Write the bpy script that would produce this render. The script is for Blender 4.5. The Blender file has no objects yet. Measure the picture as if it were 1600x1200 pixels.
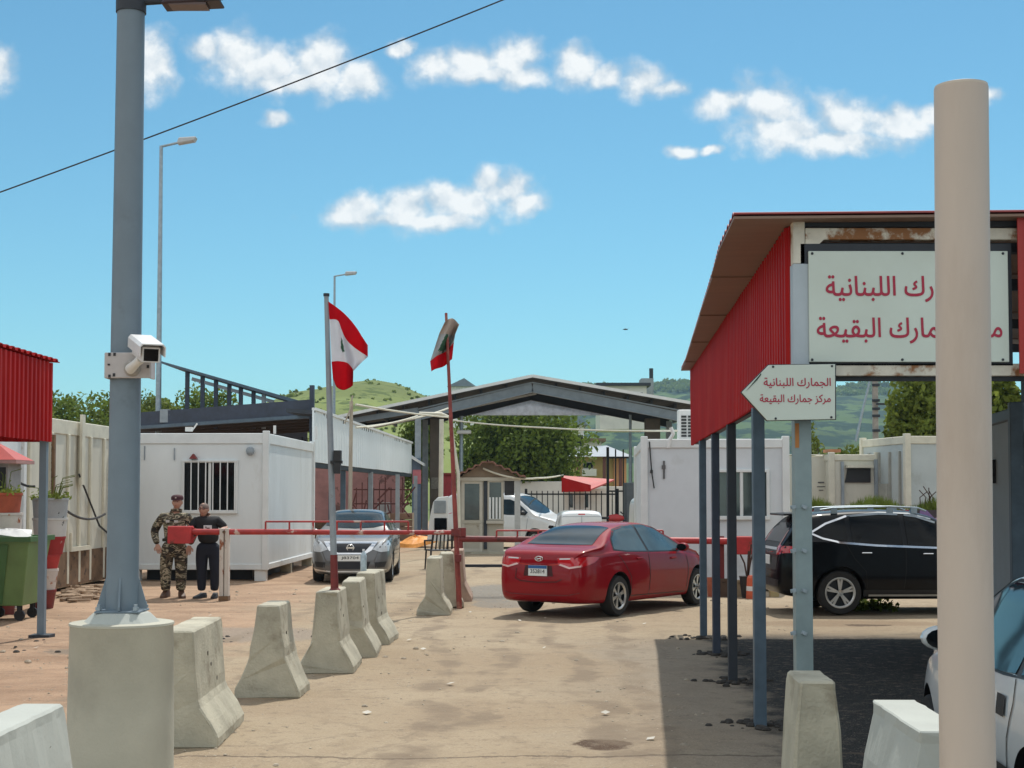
import bpy, bmesh, math, random
import numpy as np
from math import sin, cos, pi, radians, sqrt, atan2
from mathutils import Vector, Matrix, noise, geometry
from mathutils.bvhtree import BVHTree

SC = bpy.context.scene
COL = SC.collection
random.seed(7)

# ------------------------------------------------------------------ camera
F, H, PITCH, SHIFT = 2300.0, 1.8, radians(2.6), 65.6
cam_d = bpy.data.cameras.new('camera')
cam_d.sensor_width = 36.0
cam_d.lens = F / 1600 * 36
cam_d.shift_y = SHIFT / 1600
cam_d.clip_start = 0.05
cam_d.clip_end = 9000
cam = bpy.data.objects.new('camera', cam_d)
cam.location = (0, 0, H)
cam.rotation_euler = (pi / 2 + PITCH, 0, 0)
COL.objects.link(cam)
SC.camera = cam

def at(px, py, Y):
    """point of the place seen at photo pixel (px, py) at distance Y"""
    u = (px - 800) / F
    v = (600 + SHIFT - py) / F
    d = Vector((u, cos(PITCH) - v * sin(PITCH), sin(PITCH) + v * cos(PITCH)))
    t = Y / d.y
    return Vector((u * t, Y, H + d.z * t))

def X(px, Y): return at(px, 770, Y).x
def Z(py, Y): return at(800, py, Y).z
def gy(py): return at(800, py, 1.0).z and (-H / ((at(800, py, 1.0).z - H)))   # distance of a ground point

# ------------------------------------------------------------------ world, sun, exposure
SUN_AZ, SUN_EL = radians(16), radians(59)        # azimuth from +Y towards +X
w = bpy.data.worlds.new('World'); SC.world = w; w.use_nodes = True
nt = w.node_tree; nt.nodes.clear()
def N(t, **k):
    n = nt.nodes.new(t)
    for a, b in k.items(): setattr(n, a, b)
    return n
out = N('ShaderNodeOutputWorld'); bg = N('ShaderNodeBackground')
sky = N('ShaderNodeTexSky'); sky.sky_type = 'NISHITA'; sky.sun_disc = False
sky.sun_elevation = SUN_EL; sky.sun_rotation = SUN_AZ
sky.air_density = 1.0; sky.dust_density = 0.25; sky.ozone_density = 1.3; sky.altitude = 300
bg.inputs['Strength'].default_value = 0.098
nt.links.new(bg.outputs[0], out.inputs[0])
geo = N('ShaderNodeNewGeometry'); sep = N('ShaderNodeSeparateXYZ')
tc = N('ShaderNodeTexCoord')
nt.links.new(tc.outputs['Generated'], sep.inputs[0])
def mth(op, a, b=None, c=None, clamp=False):
    n = N('ShaderNodeMath', operation=op); n.use_clamp = clamp
    for i, q in enumerate((a, b, c)):
        if q is None: continue
        if isinstance(q, (int, float)): n.inputs[i].default_value = q
        else: nt.links.new(q, n.inputs[i])
    return n.outputs[0]
ymax = mth('MAXIMUM', sep.outputs[1], 0.02)
cu = mth('DIVIDE', sep.outputs[0], ymax); cv = mth('DIVIDE', sep.outputs[2], ymax)
cmb = N('ShaderNodeCombineXYZ'); nt.links.new(cu, cmb.inputs[0]); nt.links.new(cv, cmb.inputs[1])
# clouds stand at these directions: (px, py, half width, half height)
PUFFS = [(365, 92, 58, 52), (325, 80, 34, 28), (420, 105, 60, 46), (500, 105, 62, 48), (555, 125, 50, 30), (450, 128, 90, 24),
         (240, 100, 36, 52), (0, 108, 36, 38), (-40, 100, 50, 50),
         (680, 105, 48, 32), (740, 95, 50, 28), (800, 92, 48, 36), (815, 118, 46, 22), (750, 115, 70, 18), (630, 78, 22, 14),
         (900, 105, 40, 34), (945, 122, 36, 20), (1005, 128, 44, 30), (1045, 140, 40, 18),
         (1130, 165, 52, 24), (1205, 165, 58, 44), (1225, 205, 90, 36), (1320, 185, 62, 38), (1400, 190, 68, 26), (1300, 220, 110, 24), (1465, 180, 40, 18),
         (1066, 235, 26, 12), (424, 187, 26, 12), (1545, 145, 26, 14), (1110, 235, 20, 8),
         (550, 335, 52, 30), (640, 328, 62, 36), (700, 315, 50, 30), (740, 320, 60, 30), (790, 300, 50, 34), (765, 285, 32, 26), (650, 345, 130, 18), (815, 320, 38, 22)]
best = None
wn = N('ShaderNodeTexNoise'); wn.inputs['Scale'].default_value = 34; wn.inputs['Detail'].default_value = 3
nt.links.new(cmb.outputs[0], wn.inputs[0])
wv = N('ShaderNodeVectorMath', operation='SUBTRACT'); nt.links.new(wn.outputs['Color'], wv.inputs[0]); wv.inputs[1].default_value = (.5, .5, .5)
ws = N('ShaderNodeVectorMath', operation='MULTIPLY'); nt.links.new(wv.outputs[0], ws.inputs[0]); ws.inputs[1].default_value = (.022, .016, 0)
wa = N('ShaderNodeVectorMath', operation='ADD'); nt.links.new(cmb.outputs[0], wa.inputs[0]); nt.links.new(ws.outputs[0], wa.inputs[1])
for (px, py, a, b) in PUFFS:
    d = at(px, py, 1.0)
    s = N('ShaderNodeVectorMath', operation='SUBTRACT'); nt.links.new(wa.outputs[0], s.inputs[0]); s.inputs[1].default_value = (d.x, d.z - H, 0)
    m = N('ShaderNodeVectorMath', operation='MULTIPLY'); nt.links.new(s.outputs[0], m.inputs[0]); m.inputs[1].default_value = (F / a, F / b, 0)
    l = N('ShaderNodeVectorMath', operation='LENGTH'); nt.links.new(m.outputs[0], l.inputs[0])
    o = mth('SUBTRACT', 1.0, l.outputs['Value'])
    best = o if best is None else mth('MAXIMUM', best, o)
cn = N('ShaderNodeTexNoise'); cn.inputs['Scale'].default_value = 42; cn.inputs['Detail'].default_value = 8; cn.inputs['Roughness'].default_value = .54
nt.links.new(cmb.outputs[0], cn.inputs[0])
dens = mth('ADD', best, mth('MULTIPLY', mth('SUBTRACT', cn.outputs['Fac'], 0.5), 1.8))
mr = N('ShaderNodeMapRange', interpolation_type='SMOOTHSTEP'); mr.inputs['From Min'].default_value = -0.36; mr.inputs['From Max'].default_value = 0.62
nt.links.new(dens, mr.inputs[0])
mr2 = N('ShaderNodeMapRange', interpolation_type='SMOOTHSTEP'); mr2.inputs['From Min'].default_value = -.05; mr2.inputs['From Max'].default_value = .75
nt.links.new(dens, mr2.inputs[0])
cn2 = N('ShaderNodeTexNoise'); cn2.inputs['Scale'].default_value = 42; cn2.inputs['Detail'].default_value = 4; cn2.inputs['Roughness'].default_value = .5
ofs = N('ShaderNodeVectorMath', operation='ADD'); nt.links.new(cmb.outputs[0], ofs.inputs[0]); ofs.inputs[1].default_value = (.002, .0075, 0); nt.links.new(ofs.outputs[0], cn2.inputs[0])
relief = mth('MULTIPLY', mth('SUBTRACT', cn.outputs['Fac'], cn2.outputs['Fac']), 2.6)
ccol = N('ShaderNodeMix', data_type='RGBA'); nt.links.new(mth('ADD', mth('MULTIPLY', mr2.outputs[0], .75), mth('ADD', relief, .12), None, True), ccol.inputs[0])
ccol.inputs[6].default_value = (5.5, 6.4, 7.2, 1); ccol.inputs[7].default_value = (9.8, 9.9, 9.8, 1)
# unseen broken cloud added overhead and behind the camera to brighten shaded faces
hi = N('ShaderNodeMapRange', interpolation_type='SMOOTHSTEP'); hi.inputs['From Min'].default_value = .02; hi.inputs['From Max'].default_value = .25
nt.links.new(mth('SUBTRACT', sep.outputs[2], mth('MULTIPLY', sep.outputs[1], .45)), hi.inputs[0])
bn_ = N('ShaderNodeTexNoise'); bn_.inputs['Scale'].default_value = 2.6; bn_.inputs['Detail'].default_value = 8; bn_.inputs['Roughness'].default_value = .6
nt.links.new(tc.outputs['Generated'], bn_.inputs[0])
bk = N('ShaderNodeMapRange', interpolation_type='SMOOTHSTEP'); bk.inputs['From Min'].default_value = .34; bk.inputs['From Max'].default_value = .56; nt.links.new(bn_.outputs['Fac'], bk.inputs[0])
cover = mth('MULTIPLY', mth('MULTIPLY', hi.outputs[0], bk.outputs[0]), .9)
mixc = N('ShaderNodeMix', data_type='RGBA')
nt.links.new(mth('MAXIMUM', mth('MULTIPLY', mr.outputs[0], .94), cover), mixc.inputs[0])
tint = N('ShaderNodeMix', data_type='RGBA', blend_type='MULTIPLY'); tint.inputs[0].default_value = 1.0
nt.links.new(sky.outputs[0], tint.inputs[6]); tint.inputs[7].default_value = (.59, 1.035, 1.07, 1)
cov2 = N('ShaderNodeMix', data_type='RGBA'); nt.links.new(hi.outputs[0], cov2.inputs[0]); nt.links.new(ccol.outputs[2], cov2.inputs[6]); cov2.inputs[7].default_value = (11.6, 11.9, 12.0, 1)
nt.links.new(tint.outputs[2], mixc.inputs[6]); nt.links.new(cov2.outputs[2], mixc.inputs[7])
nt.links.new(mixc.outputs[2], bg.inputs['Color'])

sd = bpy.data.lights.new('sun', 'SUN'); sd.energy = 3.7; sd.angle = radians(0.53); sd.color = (1.0, .95, .87)
sun = bpy.data.objects.new('sun', sd); COL.objects.link(sun)
S = Vector((sin(SUN_AZ) * cos(SUN_EL), cos(SUN_AZ) * cos(SUN_EL), sin(SUN_EL)))
sun.rotation_euler = S.to_track_quat('Z', 'Y').to_euler()
sun.location = (20, 20, 60)
SC.view_settings.view_transform = 'Standard'; SC.view_settings.look = 'None'
SC.view_settings.exposure = 0.06; SC.view_settings.gamma = 1.0
SC.cycles.volume_bounces = 0

# ------------------------------------------------------------------ materials
MATS = {}
def M(name, col, rough=.6, metal=0, var=.18, scale=5, bump=0, bscale=40, dirt=None, dscale=2.5, dth=.58, dsoft=.08, stretch=(1, 1, 1), coat=0, spec=.5, trans=0):
    if name in MATS: return MATS[name]
    m = bpy.data.materials.new(name); m.use_nodes = True; t = m.node_tree; b = t.nodes['Principled BSDF']
    tcn = t.nodes.new('ShaderNodeTexCoord'); oi = t.nodes.new('ShaderNodeObjectInfo')
    va = t.nodes.new('ShaderNodeVectorMath'); va.operation = 'MULTIPLY_ADD'
    cx = t.nodes.new('ShaderNodeCombineXYZ')
    for i in range(3): t.links.new(oi.outputs['Random'], cx.inputs[i])
    t.links.new(cx.outputs[0], va.inputs[0]); va.inputs[1].default_value = (17, 31, 7); t.links.new(tcn.outputs['Object'], va.inputs[2])
    mp = t.nodes.new('ShaderNodeMapping'); mp.inputs['Scale'].default_value = stretch; t.links.new(va.outputs[0], mp.inputs[0])
    n1 = t.nodes.new('ShaderNodeTexNoise'); n1.inputs['Scale'].default_value = scale; n1.inputs['Detail'].default_value = 7; n1.inputs['Roughness'].default_value = .6
    t.links.new(mp.outputs[0], n1.inputs[0])
    r = t.nodes.new('ShaderNodeMapRange'); r.inputs['From Min'].default_value = .3; r.inputs['From Max'].default_value = .7; t.links.new(n1.outputs['Fac'], r.inputs[0])
    mx = t.nodes.new('ShaderNodeMix'); mx.data_type = 'RGBA'; t.links.new(r.outputs[0], mx.inputs[0])
    mx.inputs[6].default_value = (*[c * (1 - var) for c in col], 1); mx.inputs[7].default_value = (*[min(1, c * (1 + var * .8)) for c in col], 1)
    last = mx.outputs[2]
    if dirt:
        n2 = t.nodes.new('ShaderNodeTexNoise'); n2.inputs['Scale'].default_value = dscale; n2.inputs['Detail'].default_value = 8; n2.inputs['Roughness'].default_value = .65
        t.links.new(mp.outputs[0], n2.inputs[0])
        r2 = t.nodes.new('ShaderNodeMapRange'); r2.inputs['From Min'].default_value = dth; r2.inputs['From Max'].default_value = dth + dsoft; t.links.new(n2.outputs['Fac'], r2.inputs[0])
        m2 = t.nodes.new('ShaderNodeMix'); m2.data_type = 'RGBA'; t.links.new(r2.outputs[0], m2.inputs[0]); t.links.new(last, m2.inputs[6]); m2.inputs[7].default_value = (*dirt, 1)
        last = m2.outputs[2]
    t.links.new(last, b.inputs['Base Color'])
    rr = t.nodes.new('ShaderNodeMapRange'); rr.inputs['To Min'].default_value = max(0, rough - .08); rr.inputs['To Max'].default_value = min(1, rough + .1); t.links.new(n1.outputs['Fac'], rr.inputs[0])
    t.links.new(rr.outputs[0], b.inputs['Roughness'])
    b.inputs['Metallic'].default_value = metal; b.inputs['Coat Weight'].default_value = coat; b.inputs['Coat Roughness'].default_value = .06
    b.inputs['Specular IOR Level'].default_value = spec
    if bump:
        n3 = t.nodes.new('ShaderNodeTexNoise'); n3.inputs['Scale'].default_value = bscale; n3.inputs['Detail'].default_value = 6; t.links.new(mp.outputs[0], n3.inputs[0])
        bn = t.nodes.new('ShaderNodeBump'); bn.inputs['Strength'].default_value = bump; bn.inputs['Distance'].default_value = .02; t.links.new(n3.outputs['Fac'], bn.inputs['Height']); t.links.new(bn.outputs[0], b.inputs['Normal'])
    if trans:
        tr = t.nodes.new('ShaderNodeBsdfTranslucent'); t.links.new(last, tr.inputs[0])
        ms = t.nodes.new('ShaderNodeMixShader'); ms.inputs[0].default_value = trans
        o = t.nodes['Material Output']; t.links.new(b.outputs[0], ms.inputs[1]); t.links.new(tr.outputs[0], ms.inputs[2]); t.links.new(ms.outputs[0], o.inputs[0])
    MATS[name] = m
    return m

RUST = (.20, .075, .025)
conc = M('concrete', (.43, .405, .315), .9, var=.22, scale=3.5, bump=.35, bscale=45, dirt=(.19, .16, .11), dscale=2.6, dth=.55, dsoft=.2)
concd = M('pedestal concrete', (.43, .42, .345), .9, var=.13, scale=2.0, bump=.15, bscale=60, dirt=(.30, .29, .24), dscale=1.3, dth=.56, dsoft=.25)
concr = M('reddish concrete', (.36, .25, .19), .9, var=.25, scale=4, bump=.35)
polem = M('blue grey paint', (.155, .205, .245), .5, var=.12, scale=3, dirt=(.11, .14, .16), dscale=4, dth=.62, dsoft=.2, bump=.04)
galv = M('galvanised steel', (.30, .36, .40), .45, .5, var=.2, scale=10)
white = M('white sheet', (.66, .69, .69), .5, var=.07, scale=1.6, dirt=(.46, .44, .38), dscale=1.8, dth=.58, dsoft=.22, stretch=(1, 1, .35), bump=.03, bscale=6)
whited = M('white cabin trim', (.66, .68, .67), .5, var=.08, scale=3, dirt=(.40, .35, .27), dscale=3, dth=.64, dsoft=.12)
cream = M('cream sheet', (.58, .56, .47), .6, var=.12, scale=2.2, dirt=(.33, .27, .18), dscale=1.7, dth=.57, dsoft=.22, stretch=(1, 1, .3), bump=.06, bscale=5)
creamt = M('cream trim', (.60, .57, .46), .55, var=.12, scale=4, dirt=RUST, dscale=3, dth=.68, dsoft=.06)
rustp = M('rusted panel', (.17, .10, .055), .85, var=.4, scale=5, dirt=(.06, .035, .02), dscale=4, dth=.55)
redsh = M('red corrugated sheet', (.35, .008, .008), .6, var=.16, scale=2.2, stretch=(1, 1, .3), dirt=(.40, .045, .035), dscale=1.1, dth=.54, dsoft=.25, spec=.15)
redp = M('red paint', (.42, .03, .03), .5, var=.25, scale=6, dirt=(.16, .03, .02), dscale=5, dth=.6)
darkred = M('dark red paint', (.17, .022, .02), .55, var=.3, scale=7, dirt=(.06, .02, .015), dscale=6, dth=.58)
boomp = M('chipped red paint', (.36, .03, .028), .5, var=.3, scale=7, dirt=(.55, .42, .36), dscale=2.6, dth=.585, dsoft=.03)
navy = M('dark blue steel', (.030, .042, .070), .5, var=.3, scale=5, dirt=(.09, .10, .12), dscale=6, dth=.66)
navy2 = M('steel blue steel', (.075, .115, .155), .5, var=.25, scale=5, dirt=(.16, .19, .20), dscale=6, dth=.66)
darkst = M('dark steel', (.022, .028, .038), .6, var=.3, scale=4)
greyst = M('grey steel', (.27, .31, .34), .5, var=.18, scale=4, dirt=(.18, .17, .15), dscale=5, dth=.64)
greenst = M('grey green steel post', (.20, .265, .275), .5, var=.16, scale=5, dirt=(.12, .16, .17), dscale=7, dth=.64, dsoft=.1)
rustc = M('cream paint eaten by rust', (.60, .57, .48), .65, var=.2, scale=6, dirt=(.24, .10, .03), dscale=3.6, dth=.50, dsoft=.07, bump=.15, bscale=30)
roofu = M('brown roof underside', (.25, .165, .115), .6, var=.2, scale=3, stretch=(1, .3, 1))
black = M('black plastic', (.016, .016, .018), .5, var=.3, scale=10)
rubber = M('tyre rubber', (.022, .021, .021), .85, var=.3, scale=9)
glassd = M('tinted glass', (.003, .004, .005), .04, var=.1, spec=.2)
glassl = M('pale tinted glass', (.05, .085, .095), .05, var=.3, scale=2.2, spec=.6)
glassb = M('blue tinted glass', (.010, .026, .038), .05, var=.45, scale=2.0, spec=.3)
glassw = M('window glass', (.035, .05, .052), .06, var=.4, scale=2, spec=.7, coat=.5)
alu = M('alloy', (.58, .58, .57), .3, .7, var=.1)
chrome = M('chrome', (.75, .75, .76), .15, .9, var=.04)
signm = M('sign face', (.56, .63, .565), .5, var=.05, scale=1.5, dirt=(.50, .55, .48), dscale=1.2, dth=.55, dsoft=.3)
signr = M('sign red lettering', (.36, .012, .045), .5, var=.05)
creamp = M('cream painted pole', (.55, .465, .39), .55, var=.10, scale=2.2, stretch=(1, 1, .25), dirt=(.44, .355, .285), dscale=2.6, dth=.52, dsoft=.2, bump=.10, bscale=14)
camm = M('camera housing', (.66, .66, .66), .4, var=.06)
camb = M('bracket plate', (.46, .43, .42), .5, var=.12, scale=9)
greenb = M('green container paint', (.13, .22, .075), .5, var=.18, scale=3, dirt=(.10, .16, .05), dscale=3, dth=.6, dsoft=.1)
greend = M('dark green container paint', (.05, .13, .04), .5, var=.18, scale=3)
skinm = M('skin', (.42, .23, .16), .55, var=.12, scale=12)
hair = M('dark hair', (.02, .016, .014), .7)
wood = M('weathered wood', (.42, .36, .28), .8, var=.25, scale=8, stretch=(3, 3, .4))
brownp = M('brown cladding', (.085, .068, .05), .7, var=.2, scale=3)
pinkw = M('pink wall', (.33, .165, .15), .75, var=.25, scale=2, dirt=(.14, .07, .06), dscale=2, dth=.58)
soil = M('soil', (.06, .04, .025), .95, var=.4, scale=20)
leafd = M('dark foliage', (.135, .19, .034), .6, var=.7, scale=2.6, trans=.42, spec=.15)
leafm = M('mid foliage', (.18, .225, .042), .6, var=.65, scale=2.4, trans=.4, spec=.15)
leafy = M('yellow green foliage', (.16, .20, .04), .7, var=.5, scale=.9, trans=.3, spec=.2)
grassm = M('grass blades', (.13, .17, .035), .8, var=.5, scale=3, trans=.3, spec=.1)
barkm = M('bark', (.12, .085, .06), .9, var=.3, scale=8)
tarp = M('orange tarpaulin', (.75, .30, .05), .6, var=.2, scale=4)
bootm = M('brown boot leather', (.10, .05, .03), .55)
denim = M('dark denim', (.006, .009, .020), .8, var=.35, scale=6)
tshirt = M('black cotton', (.010, .010, .012), .8, var=.2)
marn = M('maroon cloth', (.06, .015, .02), .8)
whitepl = M('white plastic', (.7, .7, .68), .45, var=.05)
yellw = M('yellow render', (.62, .46, .20), .85, var=.12, scale=1)
orangew = M('orange render', (.68, .33, .16), .85, var=.12, scale=1)
rwhite = M('white render', (.62, .60, .55), .85, var=.12, scale=.8)
bluer = M('blue grey roof sheet', (.17, .22, .27), .5, var=.2, scale=1.2)
redtile = M('red roof', (.42, .06, .05), .6, var=.25, scale=2)

# ------------------------------------------------------------------ object helpers
def tag(o, label, cat, group=None, kind=None):
    if label: o['label'] = label
    if cat: o['category'] = cat
    if group: o['group'] = group
    if kind: o['kind'] = kind
    return o

def thing(name, label, cat, loc=(0, 0, 0), rz=0, group=None):
    o = bpy.data.objects.new(name, None); COL.objects.link(o)
    o.location = loc; o.rotation_euler = (0, 0, rz); o.empty_display_size = .2
    return tag(o, label, cat, group)

def root_of(o):
    while o.parent: o = o.parent
    return o

def inv_of(o):
    r = root_of(o)
    return (Matrix.Translation(r.location) @ r.rotation_euler.to_matrix().to_4x4() @ Matrix.Diagonal((*r.scale, 1))).inverted()

def link_mesh(name, me, parent=None, smooth=False):
    o = bpy.data.objects.new(name, me); COL.objects.link(o)
    if parent: o.parent = parent
    if smooth:
        for p in me.polygons: p.use_smooth = True
    return o

class MB:
    def __init__(s): s.v = []; s.f = []; s.m = []; s.cur = 0
    def add(s, vs, fs):
        b = len(s.v); s.v += [Vector(p) for p in vs]
        for f in fs: s.f.append([b + i for i in f]); s.m.append(s.cur)
        return s
    def box(s, c, size, rz=0, rx=0, ry=0):
        hx, hy, hz = [q / 2 for q in size]
        R = Matrix.Rotation(rz, 3, 'Z') @ Matrix.Rotation(ry, 3, 'Y') @ Matrix.Rotation(rx, 3, 'X'); c = Vector(c)
        vs = [c + R @ Vector((x, y, z)) for x in (-hx, hx) for y in (-hy, hy) for z in (-hz, hz)]
        return s.add(vs, [(0, 1, 3, 2), (4, 6, 7, 5), (0, 4, 5, 1), (2, 3, 7, 6), (0, 2, 6, 4), (1, 5, 7, 3)])
    def b2(s, x0, x1, y0, y1, z0, z1): return s.box(((x0 + x1) / 2, (y0 + y1) / 2, (z0 + z1) / 2), (abs(x1 - x0), abs(y1 - y0), abs(z1 - z0)))
    def cyl(s, p0, p1, r0, r1=None, n=12, caps=True):
        if r1 is None: r1 = r0
        return s.tube([p0, p1], [r0, r1], n, caps)
    def tube(s, pts, r, n=8, caps=True):
        pts = [Vector(p) for p in pts]
        if not isinstance(r, (list, tuple)): r = [r] * len(pts)
        rings = []; prev = None
        for i, p in enumerate(pts):
            d = (pts[min(i + 1, len(pts) - 1)] - pts[max(i - 1, 0)]).normalized()
            if prev is None:
                a = Vector((0, 0, 1)) if abs(d.z) < .9 else Vector((1, 0, 0))
                u = d.cross(a).normalized()
            else: u = (prev - d * prev.dot(d)).normalized()
            prev = u; vv = d.cross(u)
            rings.append([p + (u * cos(2 * pi * k / n) + vv * sin(2 * pi * k / n)) * r[i] for k in range(n)])
        vs = [q for ring in rings for q in ring]; fs = []
        for i in range(len(pts) - 1):
            for k in range(n):
                a, b = i * n + k, i * n + (k + 1) % n
                fs.append((a, b, b + n, a + n))
        if caps: fs.append(tuple(range(n - 1, -1, -1))); fs.append(tuple((len(pts) - 1) * n + k for k in range(n)))
        return s.add(vs, fs)
    def bar(s, p0, p1, w, h, up=(0, 0, 1)):
        p0, p1, up = Vector(p0), Vector(p1), Vector(up); d = (p1 - p0).normalized(); u = d.cross(up).normalized(); v = u.cross(d)
        vs = [p + u * a * w / 2 + v * b * h / 2 for p in (p0, p1) for a, b in ((-1, -1), (1, -1), (1, 1), (-1, 1))]
        return s.add(vs, [(3, 2, 1, 0), (4, 5, 6, 7), (0, 1, 5, 4), (1, 2, 6, 5), (2, 3, 7, 6), (3, 0, 4, 7)])
    def lathe(s, prof, n=24, c=(0, 0, 0), axis='Z', caps=True):
        c = Vector(c); vs = []; fs = []
        for (r, z) in prof:
            for k in range(n):
                a = 2 * pi * k / n; x, y = r * cos(a), r * sin(a)
                vs.append(c + (Vector((x, y, z)) if axis == 'Z' else Vector((x, z, y)) if axis == 'Y' else Vector((z, x, y))))
        for i in range(len(prof) - 1):
            for k in range(n):
                a, b = i * n + k, i * n + (k + 1) % n
                fs.append((a, b, b + n, a + n))
        if caps: fs.append(tuple(range(n - 1, -1, -1))); fs.append(tuple((len(prof) - 1) * n + k for k in range(n)))
        return s.add(vs, fs)
    def loft(s, rings, caps=True):
        n = len(rings[0]); vs = [p for r in rings for p in r]; fs = []
        for i in range(len(rings) - 1):
            for k in range(n):
                a, b = i * n + k, i * n + (k + 1) % n
                fs.append((a, b, b + n, a + n))
        if caps: fs.append(tuple(range(n - 1, -1, -1))); fs.append(tuple((len(rings) - 1) * n + k for k in range(n)))
        return s.add(vs, fs)
    def prism(s, pts, d):
        d = Vector(d); pts = [Vector(p) for p in pts]; n = len(pts)
        return s.add(pts + [p + d for p in pts], [tuple(range(n - 1, -1, -1)), tuple(range(n, 2 * n))] + [(i, (i + 1) % n, n + (i + 1) % n, n + i) for i in range(n)])
    def corr(s, p0, along, down, pitch, amp, nrm, thick=.012, down2=None, trap=True):
        """corrugated sheet: p0 corner, along = vector the waves follow each other, down = vector along the ribs (down2 at the far end)"""
        p0, along, down, nrm = Vector(p0), Vector(along), Vector(down), Vector(nrm).normalized()
        down2 = Vector(down2) if down2 is not None else down
        L = along.length; n = max(2, int(L / pitch)); prof = []
        for i in range(n):
            for (t, a) in (((0, 0), (.3, 0), (.42, 1), (.78, 1), (.9, 0)) if trap else ((0, 0), (.125, .35), (.25, .5), (.375, .35), (.5, 0), (.625, -.35), (.75, -.5), (.875, -.35))):
                prof.append(((i + t) / n, a))
        prof.append((1, 0)); m = len(prof); vs = []
        for off in (0, -thick):
            for (t, a) in prof:
                q = p0 + along * t + nrm * (a * amp + off); e = q + down.lerp(down2, t); jt = .25 * amp
                q = q + nrm * jt * noise.noise(q * 1.7); e = e + nrm * jt * 2 * noise.noise(e * 1.3 + Vector((5, 0, 0))) + down.normalized() * .012 * noise.noise(e * .9)
                vs += [q, e]
        fs = []; o = 2 * m
        for i in range(m - 1):
            a = 2 * i; fs.append((a, a + 1, a + 3, a + 2)); fs.append((o + a, o + a + 2, o + a + 3, o + a + 1))
            fs.append((a, a + 2, o + a + 2, o + a)); fs.append((a + 1, o + a + 1, o + a + 3, a + 3))
        fs.append((0, o, o + 1, 1)); e = 2 * (m - 1); fs.append((e, e + 1, o + e + 1, o + e))
        return s.add(vs, fs)
    def build(s, name, mats, parent=None, world=False, bevel=0, smooth=False, seg=1):
        vs = s.v
        if world and parent: I = inv_of(parent); vs = [I @ p for p in vs]
        me = bpy.data.meshes.new(name); me.from_pydata([tuple(p) for p in vs], [], s.f)
        if not isinstance(mats, (list, tuple)): mats = [mats]
        for m in mats: me.materials.append(m)
        me.polygons.foreach_set('material_index', s.m)
        bm = bmesh.new(); bm.from_mesh(me)
        bmesh.ops.recalc_face_normals(bm, faces=bm.faces)
        if bevel:
            es = [e for e in bm.edges if len(e.link_faces) == 2 and e.calc_face_angle(0) > .5]
            bmesh.ops.bevel(bm, geom=es, offset=bevel, segments=seg, affect='EDGES', profile=.6, clamp_overlap=True)
        bm.to_mesh(me); bm.free()
        o = link_mesh(name, me, parent)
        if smooth:
            me.polygons.foreach_set('use_smooth', [True] * len(me.polygons))
            me.set_sharp_from_angle(angle=radians(38))
        return o

def part(name, mat, parent, fn, **k):
    m = MB(); fn(m); return m.build(name, mat, parent, **k)

def eval_mesh(o, name):
    bpy.context.view_layer.update()
    dg = bpy.context.evaluated_depsgraph_get()
    me = bpy.data.meshes.new_from_object(o.evaluated_get(dg), preserve_all_data_layers=True, depsgraph=dg)
    me.name = name
    return me

AR = {'ا': 'FE8D FE8E', 'ل': 'FEDD FEDE FEDF FEE0', 'ج': 'FE9D FE9E FE9F FEA0', 'م': 'FEE1 FEE2 FEE3 FEE4', 'ر': 'FEAD FEAE', 'ك': 'FED9 FEDA FEDB FEDC', 'ب': 'FE8F FE90 FE91 FE92',
      'ن': 'FEE5 FEE6 FEE7 FEE8', 'ي': 'FEF1 FEF2 FEF3 FEF4', 'ة': 'FE93 FE94', 'ق': 'FED5 FED6 FED7 FED8', 'ع': 'FEC9 FECA FECB FECC', 'ز': 'FEAF FEB0'}
def arabic(s):
    res = ''
    for wd in s.split(' '):
        r = ''
        for i, c in enumerate(wd):
            f = [chr(int(h, 16)) for h in AR[c].split()]
            prev = i > 0 and len(AR[wd[i - 1]].split()) == 4
            nxt = i < len(wd) - 1 and len(f) == 4
            r = f[(3 if prev else 2) if nxt else (1 if prev else 0)] + r
        res = r + ' ' + res
    return res.strip()

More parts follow.
